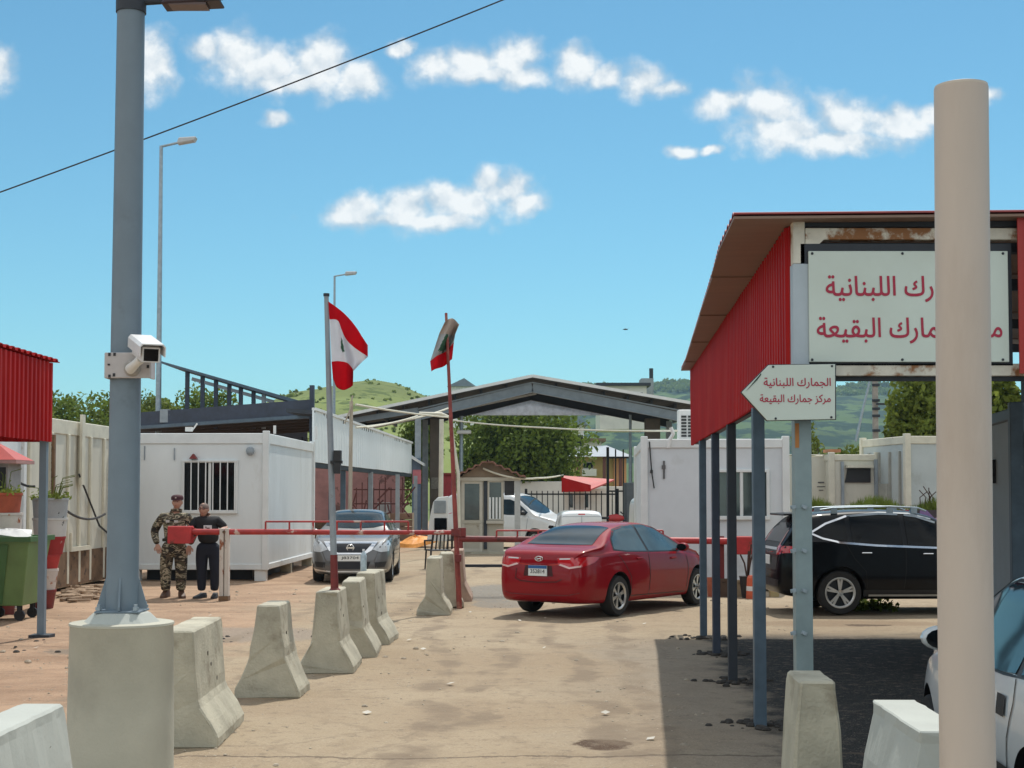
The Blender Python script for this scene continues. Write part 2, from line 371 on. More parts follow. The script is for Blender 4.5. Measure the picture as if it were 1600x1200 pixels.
def text(name, body, width, height, mat, parent, loc, rot=(pi / 2, 0, 0), bold=.008, thick=.002, label=None):
    """flat painted lettering width x height (None keeps proportion), centred on loc; outlines filled by winding number"""
    c = bpy.data.curves.new('lettering', 'FONT'); c.body = body; c.fill_mode = 'NONE'; c.resolution_u = 4
    o = bpy.data.objects.new('lettering', c); COL.objects.link(o)
    me = eval_mesh(o, 'outline'); bpy.data.objects.remove(o); bpy.data.curves.remove(c)
    nb = {}
    for e in me.edges:
        for p, q in (tuple(e.vertices), tuple(e.vertices)[::-1]): nb.setdefault(p, []).append(q)
    pts = [np.array(v.co[:2]) for v in me.vertices]; seen = set(); loops = []
    order = {tuple(e.vertices) for e in me.edges}
    for st in range(len(pts)):
        if st in seen or st not in nb: continue
        lp = [st]; seen.add(st); nx = [q for q in nb[st] if (st, q) in order] or nb[st]; cur = nx[0]
        while cur not in seen:
            seen.add(cur); lp.append(cur); n_ = [q for q in nb[cur] if q not in seen]
            if not n_: break
            cur = n_[0]
        if len(lp) > 2: loops.append(np.array([pts[i] for i in lp]))
    bpy.data.meshes.remove(me)
    area = lambda l: .5 * float(np.sum(l[:, 0] * np.roll(l[:, 1], -1) - np.roll(l[:, 0], -1) * l[:, 1]))
    sg = 1 if area(max(loops, key=lambda l: abs(area(l)))) > 0 else -1
    V = []; E = []
    for l in loops:
        if bold:
            d = np.roll(l, -1, 0) - np.roll(l, 1, 0); d /= np.maximum(np.linalg.norm(d, axis=1), 1e-9)[:, None]; l = l + sg * bold * np.stack([d[:, 1], -d[:, 0]], 1)
        b = len(V); V += [Vector(p) for p in l]; E += [(b + i, b + (i + 1) % len(l)) for i in range(len(l))]
    A = np.array([V[i] for i, j in E]); B = np.array([V[j] for i, j in E])
    vv, ee, ff, *_ = geometry.delaunay_2d_cdt(V, E, [], 0, 1e-6)
    keep = []
    for f in ff:
        p = sum((vv[i] for i in f), Vector((0, 0))) / len(f); up = (A[:, 1] <= p.y) & (B[:, 1] > p.y); dn = (A[:, 1] > p.y) & (B[:, 1] <= p.y)
        cr = (B[:, 0] - A[:, 0]) * (p.y - A[:, 1]) - (p.x - A[:, 0]) * (B[:, 1] - A[:, 1])
        if np.sum(up & (cr > 0)) - np.sum(dn & (cr < 0)) != 0: keep.append(tuple(f))
    co = np.array([(v.x, v.y, 0) for v in vv]); lo, hi = co.min(0), co.max(0); sx = width / (hi[0] - lo[0]); sy = sx if height is None else height / (hi[1] - lo[1])
    co[:, 0] = (co[:, 0] - (lo[0] + hi[0]) / 2) * sx; co[:, 1] = (co[:, 1] - (lo[1] + hi[1]) / 2) * sy; co[:, 2] = thick / 2
    R = Matrix.Translation(loc) @ (rot if isinstance(rot, Matrix) else Matrix.Rotation(rot[2], 4, 'Z') @ Matrix.Rotation(rot[0], 4, 'X'))
    me = bpy.data.meshes.new(name); me.from_pydata([tuple(R @ Vector(p)) for p in co], [], keep); me.materials.append(mat)
    bm = bmesh.new(); bm.from_mesh(me); bmesh.ops.delete(bm, geom=[v for v in bm.verts if not v.link_faces], context='VERTS'); bm.to_mesh(me); bm.free()
    return link_mesh(name, me, parent)
# ------------------------------------------------------------------ ground and hills (setting)
def ground():
    def axis(a, b, step, lo, hi):
        v = list(np.arange(a, b + 1e-6, step)); s = step; x = b
        while x < hi: s *= 1.35; x += s; v.append(x)
        s = step; x = a
        while x > lo: s *= 1.35; x -= s; v.insert(0, x)
        return v
    xs = axis(-11, 9, .2, -1100, 1700); ys = axis(5, 34, .2, -30, 2300)
    vs = []
    for y in ys:
        for x in xs:
            z = 0
            if -12 < x < 10 and 2 < y < 36:
                z = .012 * noise.noise((x * .7, y * .7, 0)) + .008 * noise.noise((x * 2.3, y * 2.3, 4))
                if x < -3: z += min(1, (-3 - x) / 2) * .022 * noise.noise((x * .9, y * 2.2, 9))
                z -= .02
            vs.append((x, y, z))
    n = len(xs); fs = [(j * n + i, j * n + i + 1, (j + 1) * n + i + 1, (j + 1) * n + i) for j in range(len(ys) - 1) for i in range(n - 1)]
    me = bpy.data.meshes.new('ground'); me.from_pydata(vs, [], fs); o = link_mesh('ground', me, smooth=True)
    m = bpy.data.materials.new('yard ground'); m.use_nodes = True; t = m.node_tree; b = t.nodes['Principled BSDF']; L = t.links.new
    def nd(ty, **k):
        q = t.nodes.new(ty)
        for a, c in k.items(): setattr(q, a, c)
        return q
    tcn = nd('ShaderNodeTexCoord'); sp = nd('ShaderNodeSeparateXYZ'); L(tcn.outputs['Object'], sp.inputs[0])
    def nz(scale, detail=8, rough=.62, st=(1, 1, 1), off=0):
        mp = nd('ShaderNodeMapping'); mp.inputs['Scale'].default_value = st; mp.inputs['Location'].default_value = (off, off, 0); L(tcn.outputs['Object'], mp.inputs[0])
        q = nd('ShaderNodeTexNoise'); q.inputs['Scale'].default_value = scale; q.inputs['Detail'].default_value = detail; q.inputs['Roughness'].default_value = rough
        L(mp.outputs[0], q.inputs[0]); return q.outputs['Fac']
    def ma(op, a, c=None, d=None):
        q = nd('ShaderNodeMath', operation=op)
        for i, z in enumerate((a, c, d)):
            if z is None: continue
            if isinstance(z, (int, float)): q.inputs[i].default_value = z
            else: L(z, q.inputs[i])
        return q.outputs[0]
    def ramp(x, a, c):
        q = nd('ShaderNodeMapRange', interpolation_type='SMOOTHSTEP'); q.inputs['From Min'].default_value = a; q.inputs['From Max'].default_value = c; L(x, q.inputs[0]); return q.outputs[0]
    def mix(f, a, c):
        q = nd('ShaderNodeMix', data_type='RGBA')
        L(f, q.inputs[0])
        for i, z in ((6, a), (7, c)):
            if isinstance(z, tuple): q.inputs[i].default_value = (*z, 1)
            else: L(z, q.inputs[i])
        return q.outputs[2]
    big = nz(.35); mid = nz(1.6, off=7); fine = nz(9, 9, .7); grit = nz(55, 4, .7); streak = nz(.9, 9, .66, (.7, 1.5, 1), 3)
    wob = ma('MULTIPLY', ma('SUBTRACT', big, .5), 4.0)
    xw = ma('ADD', sp.outputs[0], wob); yw = ma('ADD', sp.outputs[1], wob)
    base = mix(ramp(big, .35, .65), (.325, .25, .168), (.385, .31, .215))
    base = mix(ma('MULTIPLY', ramp(mid, .52, .68), .6), base, (.265, .205, .14))
    left = mix(ramp(streak, .36, .66), (.42, .285, .19), (.29, .19, .125))
    base = mix(ramp(ma('MULTIPLY', xw, -1.0), 2.6, 4.2), base, left)
    # worn hard standing right of the lane, greyed further for the canopy shadow's soft edge
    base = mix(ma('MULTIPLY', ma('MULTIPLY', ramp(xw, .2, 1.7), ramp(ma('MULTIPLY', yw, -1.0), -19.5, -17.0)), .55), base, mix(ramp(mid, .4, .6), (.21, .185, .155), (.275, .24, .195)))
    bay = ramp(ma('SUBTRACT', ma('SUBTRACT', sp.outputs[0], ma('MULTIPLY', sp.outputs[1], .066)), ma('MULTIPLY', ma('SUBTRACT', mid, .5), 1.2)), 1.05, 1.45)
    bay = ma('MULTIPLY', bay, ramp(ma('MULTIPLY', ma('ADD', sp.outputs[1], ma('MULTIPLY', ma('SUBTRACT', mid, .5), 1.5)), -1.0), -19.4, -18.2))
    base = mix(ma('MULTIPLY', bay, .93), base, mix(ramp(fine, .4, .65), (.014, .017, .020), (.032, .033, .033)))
    # grey patches by the barriers, and the brown pothole
    def patch(cx, cy, rx, ry, col, amt, cur):
        dx = ma('DIVIDE', ma('SUBTRACT', sp.outputs[0], cx), rx); dy = ma('DIVIDE', ma('SUBTRACT', sp.outputs[1], cy), ry)
        r = ma('SQRT', ma('ADD', ma('MULTIPLY', dx, dx), ma('MULTIPLY', dy, dy)))
        r = ma('ADD', r, ma('MULTIPLY', ma('SUBTRACT', fine, .5), 1.3))
        return mix(ma('MULTIPLY', ramp(ma('MULTIPLY', r, -1.0), -1.05, -.8), amt), cur, col)
    base = patch(-.35, 27.0, .75, 2.6, (.20, .19, .17), .85, base)
    base = patch(-.2, 24.2, .5, .8, (.20, .19, .17), .7, base)
    base = patch(.66, 10.75, .22, .26, (.085, .052, .034), .95, base)
    base = patch(-3.6, 19.0, 1.6, 1.1, (.27, .225, .18), .8, base)
    base = patch(-4.6, 17.0, .8, .5, (.19, .16, .125), .8, base)
    base = patch(4.6, 20.6, 1.4, .5, (.24, .17, .11), .6, base)
    base = patch(4.9, 20.3, .35, .16, (.10, .07, .05), .9, base)
    base = mix(ma('MULTIPLY', ramp(fine, .53, .68), .75), base, (.215, .17, .125))
    base = mix(ma('MULTIPLY', ramp(fine, .30, .44), .0), base, (.6, .52, .4))
    base = mix(ma('MULTIPLY', ramp(grit, .57, .68), .6), base, (.52, .45, .35))
    base = mix(ma('MULTIPLY', ramp(ma('MULTIPLY', grit, -1.0), -.42, -.33), .6), base, (.15, .12, .09))
    # tyre tracks in the lane, a transverse joint and hairline cracks
    def band(cx, wdt, slope, amt, cur, col):
        d = ma('ABSOLUTE', ma('ADD', ma('SUBTRACT', ma('SUBTRACT', sp.outputs[0], cx), ma('MULTIPLY', sp.outputs[1], slope)), ma('MULTIPLY', ma('SUBTRACT', big, .5), 1.6)))
        return mix(ma('MULTIPLY', ma('MULTIPLY', ramp(ma('MULTIPLY', d, -1.0), -wdt, -wdt * .4), ramp(mid, .38, .6)), amt), cur, col)
    for cx_, sl in ((-1.0, .05), (.45, .05), (-.35, -.03), (1.1, -.03), (-5.2, .09), (-3.9, .09)): base = band(cx_, .18, sl, .75, base, (.225, .175, .125))
    jd = ma('ABSOLUTE', ma('ADD', ma('SUBTRACT', sp.outputs[1], 10.25), ma('ADD', ma('MULTIPLY', ma('SUBTRACT', big, .5), .9), ma('MULTIPLY', ma('SUBTRACT', fine, .5), .12))))
    base = mix(ma('MULTIPLY', ramp(ma('MULTIPLY', jd, -1.0), -.03, -.012), .8), base, (.13, .10, .075))
    vo = nd('ShaderNodeTexVoronoi', feature='DISTANCE_TO_EDGE'); vo.inputs['Scale'].default_value = .42
    mpv = nd('ShaderNodeVectorMath', operation='ADD'); L(tcn.outputs['Object'], mpv.inputs[0]); cbn = nd('ShaderNodeCombineXYZ'); L(ma('MULTIPLY', mid, .9), cbn.inputs[0]); L(ma('MULTIPLY', fine, .25), cbn.inputs[1]); L(cbn.outputs[0], mpv.inputs[1]); L(mpv.outputs[0], vo.inputs[0])
    base = mix(ma('MULTIPLY', ma('MULTIPLY', ramp(ma('MULTIPLY', vo.outputs['Distance'], -1.0), -.012, -.004), ramp(big, .42, .55)), .28), base, (.17, .13, .095))
    # fields far behind the post
    fld = mix(ramp(mid, .4, .6), (.10, .15, .04), (.17, .20, .07))
    base = mix(ramp(sp.outputs[1], 88, 100), base, fld)
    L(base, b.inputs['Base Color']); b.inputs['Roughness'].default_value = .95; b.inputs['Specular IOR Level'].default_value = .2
    bn = nd('ShaderNodeBump'); bn.inputs['Strength'].default_value = .55; bn.inputs['Distance'].default_value = .05
    hsum = ma('ADD', ma('MULTIPLY', fine, 1.0), ma('MULTIPLY', grit, .35)); hsum = ma('ADD', hsum, ma('MULTIPLY', streak, .8))
    L(hsum, bn.inputs['Height']); L(bn.outputs[0], b.inputs['Normal'])
    me.materials.append(m)
    tag(o, 'bare dusty yard of trodden earth and worn concrete', 'ground', kind='structure')
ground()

def hillmat(name, a, c, bush, sc, th):
    return M(name, a, .95, var=.35, scale=sc, dirt=bush, dscale=sc * 4, dth=th, dsoft=.05, spec=.1, bump=.6, bscale=sc * 10)

def hill(name, label, x0, x1, y0, y1, nx, ny, fn, mat):
    vs = []; fs = []
    for j in range(ny + 1):
        for i in range(nx + 1):
            x = x0 + (x1 - x0) * i / nx; y = y0 + (y1 - y0) * j / ny
            vs.append((x, y, fn(x, y)))
    n = nx + 1
    for j in range(ny):
        for i in range(nx): fs.append((j * n + i, j * n + i + 1, (j + 1) * n + i + 1, (j + 1) * n + i))
    me = bpy.data.meshes.new(name); me.from_pydata(vs, [], fs); me.materials.append(mat)
    o = link_mesh(name, me, smooth=True); tag(o, label, 'hill', kind='structure'); return o

def interp(tab, x):
    return float(np.interp(x, [t[0] for t in tab], [t[1] for t in tab]))

# the grassy knoll behind the flags; crest heights read along its ridge at 420 m
KN = [(-150, 8), (at(200, 0, 420).x, 14), (at(400, 0, 420).x, Z(660, 420)), (at(450, 0, 420).x, Z(640, 420)), (at(480, 0, 420).x, Z(622, 420)), (at(520, 0, 420).x, Z(613, 420)), (at(560, 0, 420).x, Z(602, 420)),
      (at(600, 0, 420).x, Z(598, 420)), (at(630, 0, 420).x, Z(602, 420)), (at(660, 0, 420).x, Z(614, 420)), (at(740, 0, 420).x, Z(655, 420)), (at(860, 0, 420).x, Z(700, 420)), (at(1000, 0, 420).x, -1), (200, -2)]
def knoll(x, y):
    d = (y - 420) / (170 if y < 420 else 260)
    return interp(KN, x) * max(0, 1 - d * d) ** 1.1 + 1.1 * noise.noise((x * .06, y * .06, 1)) + .5 * noise.noise((x * .2, y * .2, 3)) - .6
hill('grassy_hill', 'rounded pale green grassy hill behind the flags', -190, 120, 250, 680, 110, 90, knoll,
     hillmat('hill grass', (.17, .205, .065), None, (.085, .115, .035), .035, .54))
RG = [(-900, 0), (at(560, 0, 1500).x, 0), (at(660, 0, 1500).x, Z(640, 1500)), (at(760, 0, 1500).x, Z(614, 1500)), (at(880, 0, 1500).x, Z(606, 1500)), (at(960, 0, 1500).x, Z(602, 1500)), (at(1040, 0, 1500).x, Z(596, 1500)), (at(1150, 0, 1500).x, Z(602, 1500)),
      (at(1290, 0, 1500).x, Z(607, 1500)), (at(1350, 0, 1500).x, Z(600, 1500)), (at(1440, 0, 1500).x, Z(605, 1500)), (at(1700, 0, 1500).x, Z(640, 1500)), (1600, 20)]
def ridge(x, y):
    k = min(1, max(0, (y - 620) / 880)) if y < 1500 else max(0, 1 - (y - 1500) / 900)
    t = noise.noise((x * .004, y * .004, 5))
    z = interp(RG, x) * (k ** 1.25) + 7 * noise.noise((x * .012, y * .012, 2)) * k + 2.5 * noise.noise((x * .05, y * .05, 8)) * k
    st = 9.0; q = z / st; z = (math.floor(q) + min(1, (q - math.floor(q)) * 2.2)) * st if y < 1350 else z
    return z - .8 + t
hill('far_hills', 'long blue green wooded ridge with terraced fields on the horizon', -500, 1500, 600, 2300, 150, 120, ridge,
     hillmat('far hill cover', (.075, .12, .04), None, (.014, .034, .018), .008, .47))

# ------------------------------------------------------------------ vegetation
def leaf_mesh(name, P, size, seed, mat, parent=None, flat=0.0):
    rng = np.random.default_rng(seed); n = len(P); P = np.asarray(P)
    a = rng.normal(size=(n, 3)); a /= np.linalg.norm(a, axis=1)[:, None]
    b = rng.normal(size=(n, 3)); b -= (b * a).sum(1)[:, None] * a; b /= np.linalg.norm(b, axis=1)[:, None]
    s = size * rng.uniform(.55, 1.35, n)[:, None]
    V = np.stack([P - a * s, P + b * s * .55, P + a * s, P - b * s * .55], 1).reshape(-1, 3)
    me = bpy.data.meshes.new(name); me.vertices.add(4 * n); me.vertices.foreach_set('co', V.ravel())
    me.loops.add(4 * n); me.loops.foreach_set('vertex_index', np.arange(4 * n)); me.polygons.add(n)
    me.polygons.foreach_set('loop_start', np.arange(0, 4 * n, 4)); me.update(); me.validate()
    me.materials.append(mat); return link_mesh(name, me, parent)

def tree(label, x, y, h, r, mat, n=6000, leaf=.22, seed=1, trunk=.35, z0=0, group=None, name='tree', blobs=16, ry=None):
    rng = np.random.default_rng(seed); random.seed(seed); ry = ry or r
    t = thing(name, label, 'tree', (x, y, z0), 0, group)
    ch = h * (1 - trunk); cz = h * trunk + ch / 2; cs = []
    while len(cs) < blobs:
        q = rng.uniform(-1, 1, 3)
        if np.linalg.norm(q) < 1 and (q[2] > -.9): cs.append((q * np.array([r * .72, ry * .72, ch * .40]) + np.array([0, 0, cz]), rng.uniform(.28, .5)))
    P = []
    for c, s in cs:
        m = n // blobs; d = rng.normal(size=(m, 3)); d /= np.linalg.norm(d, axis=1)[:, None]
        rad = rng.uniform(.45, 1.05, m)[:, None] ** .6
        P.append(c + d * rad * np.array([r * s, ry * s, ch * s * .62]))
    leaf_mesh('crown', np.concatenate(P), leaf, seed, mat, t)
    m = MB(); m.tube([(0, 0, -.1), (.05 * r, 0, h * trunk * .6), (0, .04 * r, h * trunk + ch * .3), (.05 * r, 0, h * .85)], [h * .035, h * .027, h * .018, h * .005], 8)
    for c, s in cs[:7]:
        a = Vector((0, .03 * r, h * trunk * .9)); m.tube([a, a.lerp(Vector(c), .5) + Vector((0, 0, .05 * h)), Vector(c)], [h * .014, h * .009, h * .004], 6)
    m.build('trunk', barkm, t, smooth=True)
    return t

# trees behind the left-hand cabins
LT = [(60, 640, 72, 'dark bushy tree behind the left red awning'), (118, 622, 78, 'low round tree above the cream panels by the red awning'), (160, 612, 84, 'tree just left of the big grey lamp post'), (215, 606, 80, 'tall tree between the grey lamp post and the slim street lamp'),
      (268, 604, 86, 'tree right behind the slim street lamp'), (318, 613, 80, 'broad green tree under the sloping roof frame'), (365, 630, 88, 'pale tree behind the roof frame posts'), (415, 643, 84, 'small tree where the sloping roof frame meets the beam')]
for i, (px, py, Y, lb) in enumerate(LT):
    p = at(px, py, Y); tree(lb, p.x, Y, p.z, 2.6 + (i % 3) * .35, [leafm, leafd, leafm, leafy][i % 4], 9000, .13, 40 + i, .18, group='trees behind the left cabins', ry=2.2)
p = at(805, 622, 92); tree('very large dark green tree filling the view under the gable canopy', p.x, 92, p.z, 4.6, leafd, 22000, .17, 3, .12, blobs=44, ry=3.5)
p = at(866, 690, 96); tree('lower right companion of the large dark tree beside the yellow house', p.x - .2, 96, p.z, 1.5, leafd, 5200, .15, 5, .15, blobs=12)
p = at(655, 650, 74); tree('dark slim tree between the white fascia and the canopy column', p.x, 74, p.z + .3, 1.3, leafd, 5200, .12, 9, .12, blobs=12)
p = at(1440, 588, 52); tree('bright green leafy tree behind the grey cabin on the right', p.x, 52, p.z, 1.35, leafm, 6500, .13, 11, .15, blobs=16)
p = at(1568, 585, 40); tree('green tree seen right of the cream pole', p.x, 40, p.z, 1.0, leafm, 3200, .14, 12, .2, blobs=10)
for i, (px, py, Y, lb) in enumerate([(1275, 660, 66, 'yellow green bush below the arrow sign'), (1312, 690, 60, 'small yellow green bush left of the utility pole'), (1352, 700, 62, 'low bush at the foot of the utility pole')]):
    p = at(px, py, Y); tree(lb, p.x, Y, p.z, 1.5, leafy, 3600, .13, 60 + i, .08, group='bushes behind the cream cabins', name='bush', blobs=9)
# far scrub dotting the grassy hill and the ridge line
def scrub(name, label, pts, size, mat, seed):
    rng = np.random.default_rng(seed); P = []
    for (x, y, z, s) in pts:
        d = rng.normal(size=(16, 3)); d /= np.linalg.norm(d, axis=1)[:, None]
        P.append(np.array([x, y, z + s * .5]) + d * s * np.array([.9, .9, .6]) * rng.uniform(.5, 1, (16, 1)))
    o = leaf_mesh(name, np.concatenate(P), size, seed, mat); tag(o, label, 'scrub', kind='stuff')
rng = random.Random(5); pts = []
while len(pts) < 260:
    x = rng.uniform(-80, 10); y = rng.uniform(285, 440); 
    if noise.noise((x * .05, y * .05, 0)) > -.05: pts.append((x, y, knoll(x, y), rng.uniform(.25, .75)))
scrub('scrub', 'dark scrub scattered over the grassy hill', pts, .4, leafm, 2)
pts = []
while len(pts) < 1500:
    x = rng.uniform(0, 720); y = rng.uniform(1400, 1530); pts.append((x, y, ridge(x, y), rng.uniform(2, 5)))
scrub('wooded_skyline', 'dark wood along the far skyline', pts, 2.6, leafd, 3)
# ------------------------------------------------------------------ cars
def pchip(tab):
    x = np.array([t[0] for t in tab], float); y = np.array([t[1] for t in tab], float); h = np.diff(x); d = np.diff(y) / h; m = np.zeros_like(y)
    for i in range(1, len(x) - 1):
        if d[i - 1] * d[i] > 0:
            w1, w2 = 2 * h[i] + h[i - 1], h[i] + 2 * h[i - 1]; m[i] = (w1 + w2) / (w1 / d[i - 1] + w2 / d[i])
    m[0], m[-1] = d[0], d[-1]
    def f(q):
        q = min(max(q, x[0]), x[-1]); i = min(max(int(np.searchsorted(x, q)) - 1, 0), len(h) - 1); t = (q - x[i]) / h[i]
        return float((1 + 2 * t) * (1 - t) ** 2 * y[i] + t * (1 - t) ** 2 * h[i] * m[i] + t * t * (3 - 2 * t) * y[i + 1] + t * t * (t - 1) * h[i] * m[i + 1])
    return f

class Car:
    def __init__(s, name, label, cat, loc, rz, scale, spec, paint, group=None):
        s.root = thing(name, label, cat, loc, rz, group); s.root.scale = (scale,) * 3; s.sp = spec
        L = s.L = spec['L']; s.ox = spec['ra'] if 'anchor' in spec else L / 2
        top, belt, wb, bot = pchip(spec['top']), pchip(spec['belt']), pchip(spec['wid']), pchip(spec['bot']); rh = spec['roofhalf']
        nst = 130; rings = []
        for i in range(nst):
            t = i / (nst - 1); x = L * (.55 * t + .45 * (.5 - .5 * cos(pi * t)))
            zb, ze, zt, hw = bot(x), belt(x), top(x), wb(x)
            if zt < ze + .02: ze = zt - .02
            g = min(1, max(0, (zt - ze - .10) / .38)); g = g * g * (3 - 2 * g)
            wr = hw * .90 * (1 - g) + rh * g; d = zt - ze
            c = [(0, zb), (hw * .78, zb), (hw * .955, zb + .07), (hw, zb + (ze - zb) * .42), (hw * .995, zb + (ze - zb) * .72), (hw * .962, ze - .005),
                 (hw * .93, ze + d * .10), ((hw * .93) * .42 + wr * .58, ze + d * .55), (wr, ze + d * .87), (wr * .78, ze + d * .965), (wr * .4, zt - d * .005), (0, zt)]
            pts = []
            ext = [(-c[1][0], c[1][1])] + c + [(-c[-2][0], c[-2][1])]
            for k in range(1, len(ext) - 2):
                p0, p1, p2, p3 = [np.array(ext[k + q]) for q in (-1, 0, 1, 2)]
                for q in range(3):
                    u = q / 3; pts.append(.5 * (2 * p1 + (p2 - p0) * u + (2 * p0 - 5 * p1 + 4 * p2 - p3) * u * u + (3 * p1 - 3 * p2 + p3 - p0) * u ** 3) * np.array([1, 1]))
            pts.append(np.array(c[-1]))
            ring = [Vector((x - s.ox, max(0, p[0]), p[1])) for p in pts]
            ring += [Vector((x - s.ox, -max(0, p[0]), p[1])) for p in pts[-2:0:-1]]
            rings.append(ring)
        m = MB(); m.loft(rings); s.bvh = BVHTree.FromPolygons(m.v, m.f)
        s.paint = paint
        body = m.build('body', [paint, black], s.root, smooth=True)
        # wheel arches cut out of the body
        cm = MB()
        for ax in (spec['ra'], spec['fa']):
            for sd in (1, -1):
                y0 = spec['W'] / 2 - .30; cm.cyl((ax - s.ox, sd * y0, spec['R'] + .01), (ax - s.ox, sd * (spec['W'] / 2 + .2), spec['R'] + .01), spec['R'] + spec.get('gap', .055), n=40)
        co = cm.build('cutter', black); bm_ = body.modifiers.new('b', 'BOOLEAN'); bm_.operation = 'DIFFERENCE'; bm_.object = co; bm_.solver = 'EXACT'; bm_.material_mode = 'TRANSFER'
        I = s.root; old = body.data; body.parent = None
        me = eval_mesh(body, 'body'); body.modifiers.clear(); body.data = me; body.parent = s.root; bpy.data.objects.remove(co); bpy.data.meshes.remove(old)
        me.set_sharp_from_angle(angle=radians(40)); s.body = body
        for ax in (spec['ra'], spec['fa']):
            for sd in (1, -1): s.wheel(ax - s.ox, sd, spec['R'], spec['W'] / 2 - .015, spec.get('tw', .2), spec.get('rim', 'spoke'), spec.get('nsp', 6))
    def wheel(s, x, sd, R, yo, tw, rim, n):
        wt = MB(); r = R * s.sp.get('rimr', .66)
        wt.lathe([(r, -tw / 2), (R * .93, -tw / 2), (R * .985, -tw * .38), (R, -tw * .2), (R, tw * .2), (R * .985, tw * .38), (R * .93, tw / 2), (r, tw / 2), (r * .97, tw * .3), (r * .9, -tw * .3)], 36, (x, sd * (yo - tw / 2), R), 'Y', caps=False)
        wo = wt.build('wheel', rubber, s.root, smooth=True)
        m = MB(); yf = sd * (yo - .02); q = lambda a, rr, dy: (x + rr * cos(a), yf - sd * dy, R + rr * sin(a))
        m.lathe([(r * 1.0, -sd * 0 + .0), (r * .93, .012), (r * .86, .0), (r * .93, -.02), (r * 1.0, -.02)], 36, (x, yf, R), 'Y', caps=False)
        m.lathe([(r * .20, -.025), (r * .20, .012), (r * .12, .02), (.001, .02)], 18, (x, yf, R), 'Y', caps=False)
        for k in range(n):
            a = 2 * pi * k / n + .3
            if rim == 'twin':
                for e in (-.13, .13): m.bar(q(a + e * .4, r * .12, .012), q(a + e, r * .92, .006), .034, .02, (0, sd, 0))
            elif rim == 'cover':
                m.prism([q(a - .30, r * .14, .01), q(a - .22, r * .9, .008), q(a + .22, r * .9, .008), q(a + .30, r * .14, .01)], (0, -sd * .015, 0))
            else: m.prism([q(a - .5, r * .14, .01), q(a - .17, r * .92, .006), q(a + .17, r * .92, .006), q(a + .5, r * .14, .01)], (0, -sd * .015, 0))
        m.build('rim', s.sp.get('rimmat', alu), wo, smooth=True)
        b = MB(); b.cyl((x, yf - sd * .05, R), (x, yf - sd * .07, R), r * .97, n=30); b.build('brake_disc', darkst, wo)
    def proj(s, a, b, axis):
        if axis in 'LR': o, d = Vector((a, 5 if axis == 'L' else -5, b)), Vector((0, -1 if axis == 'L' else 1, 0))
        elif axis == 'T': o, d = Vector((a, b, 5)), Vector((0, 0, -1))
        elif axis == 'F': o, d = Vector((9, a, b)), Vector((-1, 0, 0))
        else: o, d = Vector((-9, a, b)), Vector((1, 0, 0))
        h, n, i, ds = s.bvh.ray_cast(o, d)
        if h is None:
            h, n, i, ds = s.bvh.find_nearest(o + d * (5 if axis != 'F' and axis != 'B' else 9 - s.L / 2))
        if n.dot(d) > 0: n = -n
        return h, n
    def panel(s, name, pts, axis, mat, off=.004, mx=False, parent=None, smooth=True, step=.05, pieces=None, sg=1):
        if mx:
            for g in (1, -1): o = s.panel(name, pts, axis, mat, off, False, parent, smooth, step, pieces, g)
            return o
        """a pane that follows the body: outline in side (x,z), top (x,y) or end (y,z) view"""
        allv = []; allf = []
        todo = pieces or [pts]
        for P in todo:
            for sgn in (sg,):
                if axis == 'T': Q = [(a - s.ox, b * sgn) for a, b in P]
                elif axis in 'LR': Q = [(a - s.ox, b) for a, b in P]
                else: Q = [(a * sgn, b) for a, b in P]
                O = []
                for i in range(len(Q)):
                    a, b = Vector(Q[i]), Vector(Q[(i + 1) % len(Q)]); k = max(1, int((b - a).length / step)); O += [a.lerp(b, j / k) for j in range(k)]
                x0, x1, y0, y1 = min(p.x for p in O), max(p.x for p in O), min(p.y for p in O), max(p.y for p in O)
                n = len(O); ins = []
                def inside(p):
                    c = False
                    for i in range(n):
                        a, b = O[i], O[i - 1]
                        if (a.y > p.y) != (b.y > p.y) and p.x < (b.x - a.x) * (p.y - a.y) / (b.y - a.y) + a.x: c = not c
                    return c
                gx = x0 + step * .5
                while gx < x1:
                    g2 = y0 + step * .5
                    while g2 < y1:
                        p = Vector((gx, g2))
                        if inside(p) and min((p - q).length for q in O) > step * .4: ins.append(p)
                        g2 += step
                    gx += step
                vv, ee, ff, *_ = geometry.delaunay_2d_cdt(O + ins, [], [list(range(n))], 1, 1e-6)
                b0 = len(allv)
                for p in vv:
                    h, nn = s.proj(p.x, p.y, axis); allv.append(h + nn * off)
                allf += [[b0 + i for i in f] for f in ff]
        me = bpy.data.meshes.new(name); me.from_pydata([tuple(p) for p in allv], [], allf); me.materials.append(mat)
        bm = bmesh.new(); bm.from_mesh(me); bmesh.ops.recalc_face_normals(bm, faces=bm.faces); bm.to_mesh(me); bm.free()
        return link_mesh(name, me, parent or s.root, smooth)
    def line(s, name, pts, axis, mat, wd=.012, off=.005, mx=False, parent=None):
        pc = []
        for a, b in zip(pts[:-1], pts[1:]):
            a, b = Vector(a), Vector(b); d = (b - a).normalized(); n = Vector((-d.y, d.x)) * wd / 2; a = a - d * wd * .3; b = b + d * wd * .3
            pc.append([tuple(a + n), tuple(b + n), tuple(b - n), tuple(a - n)])
        return s.panel(name, None, axis, mat, off, mx, parent, pieces=pc, step=.08)
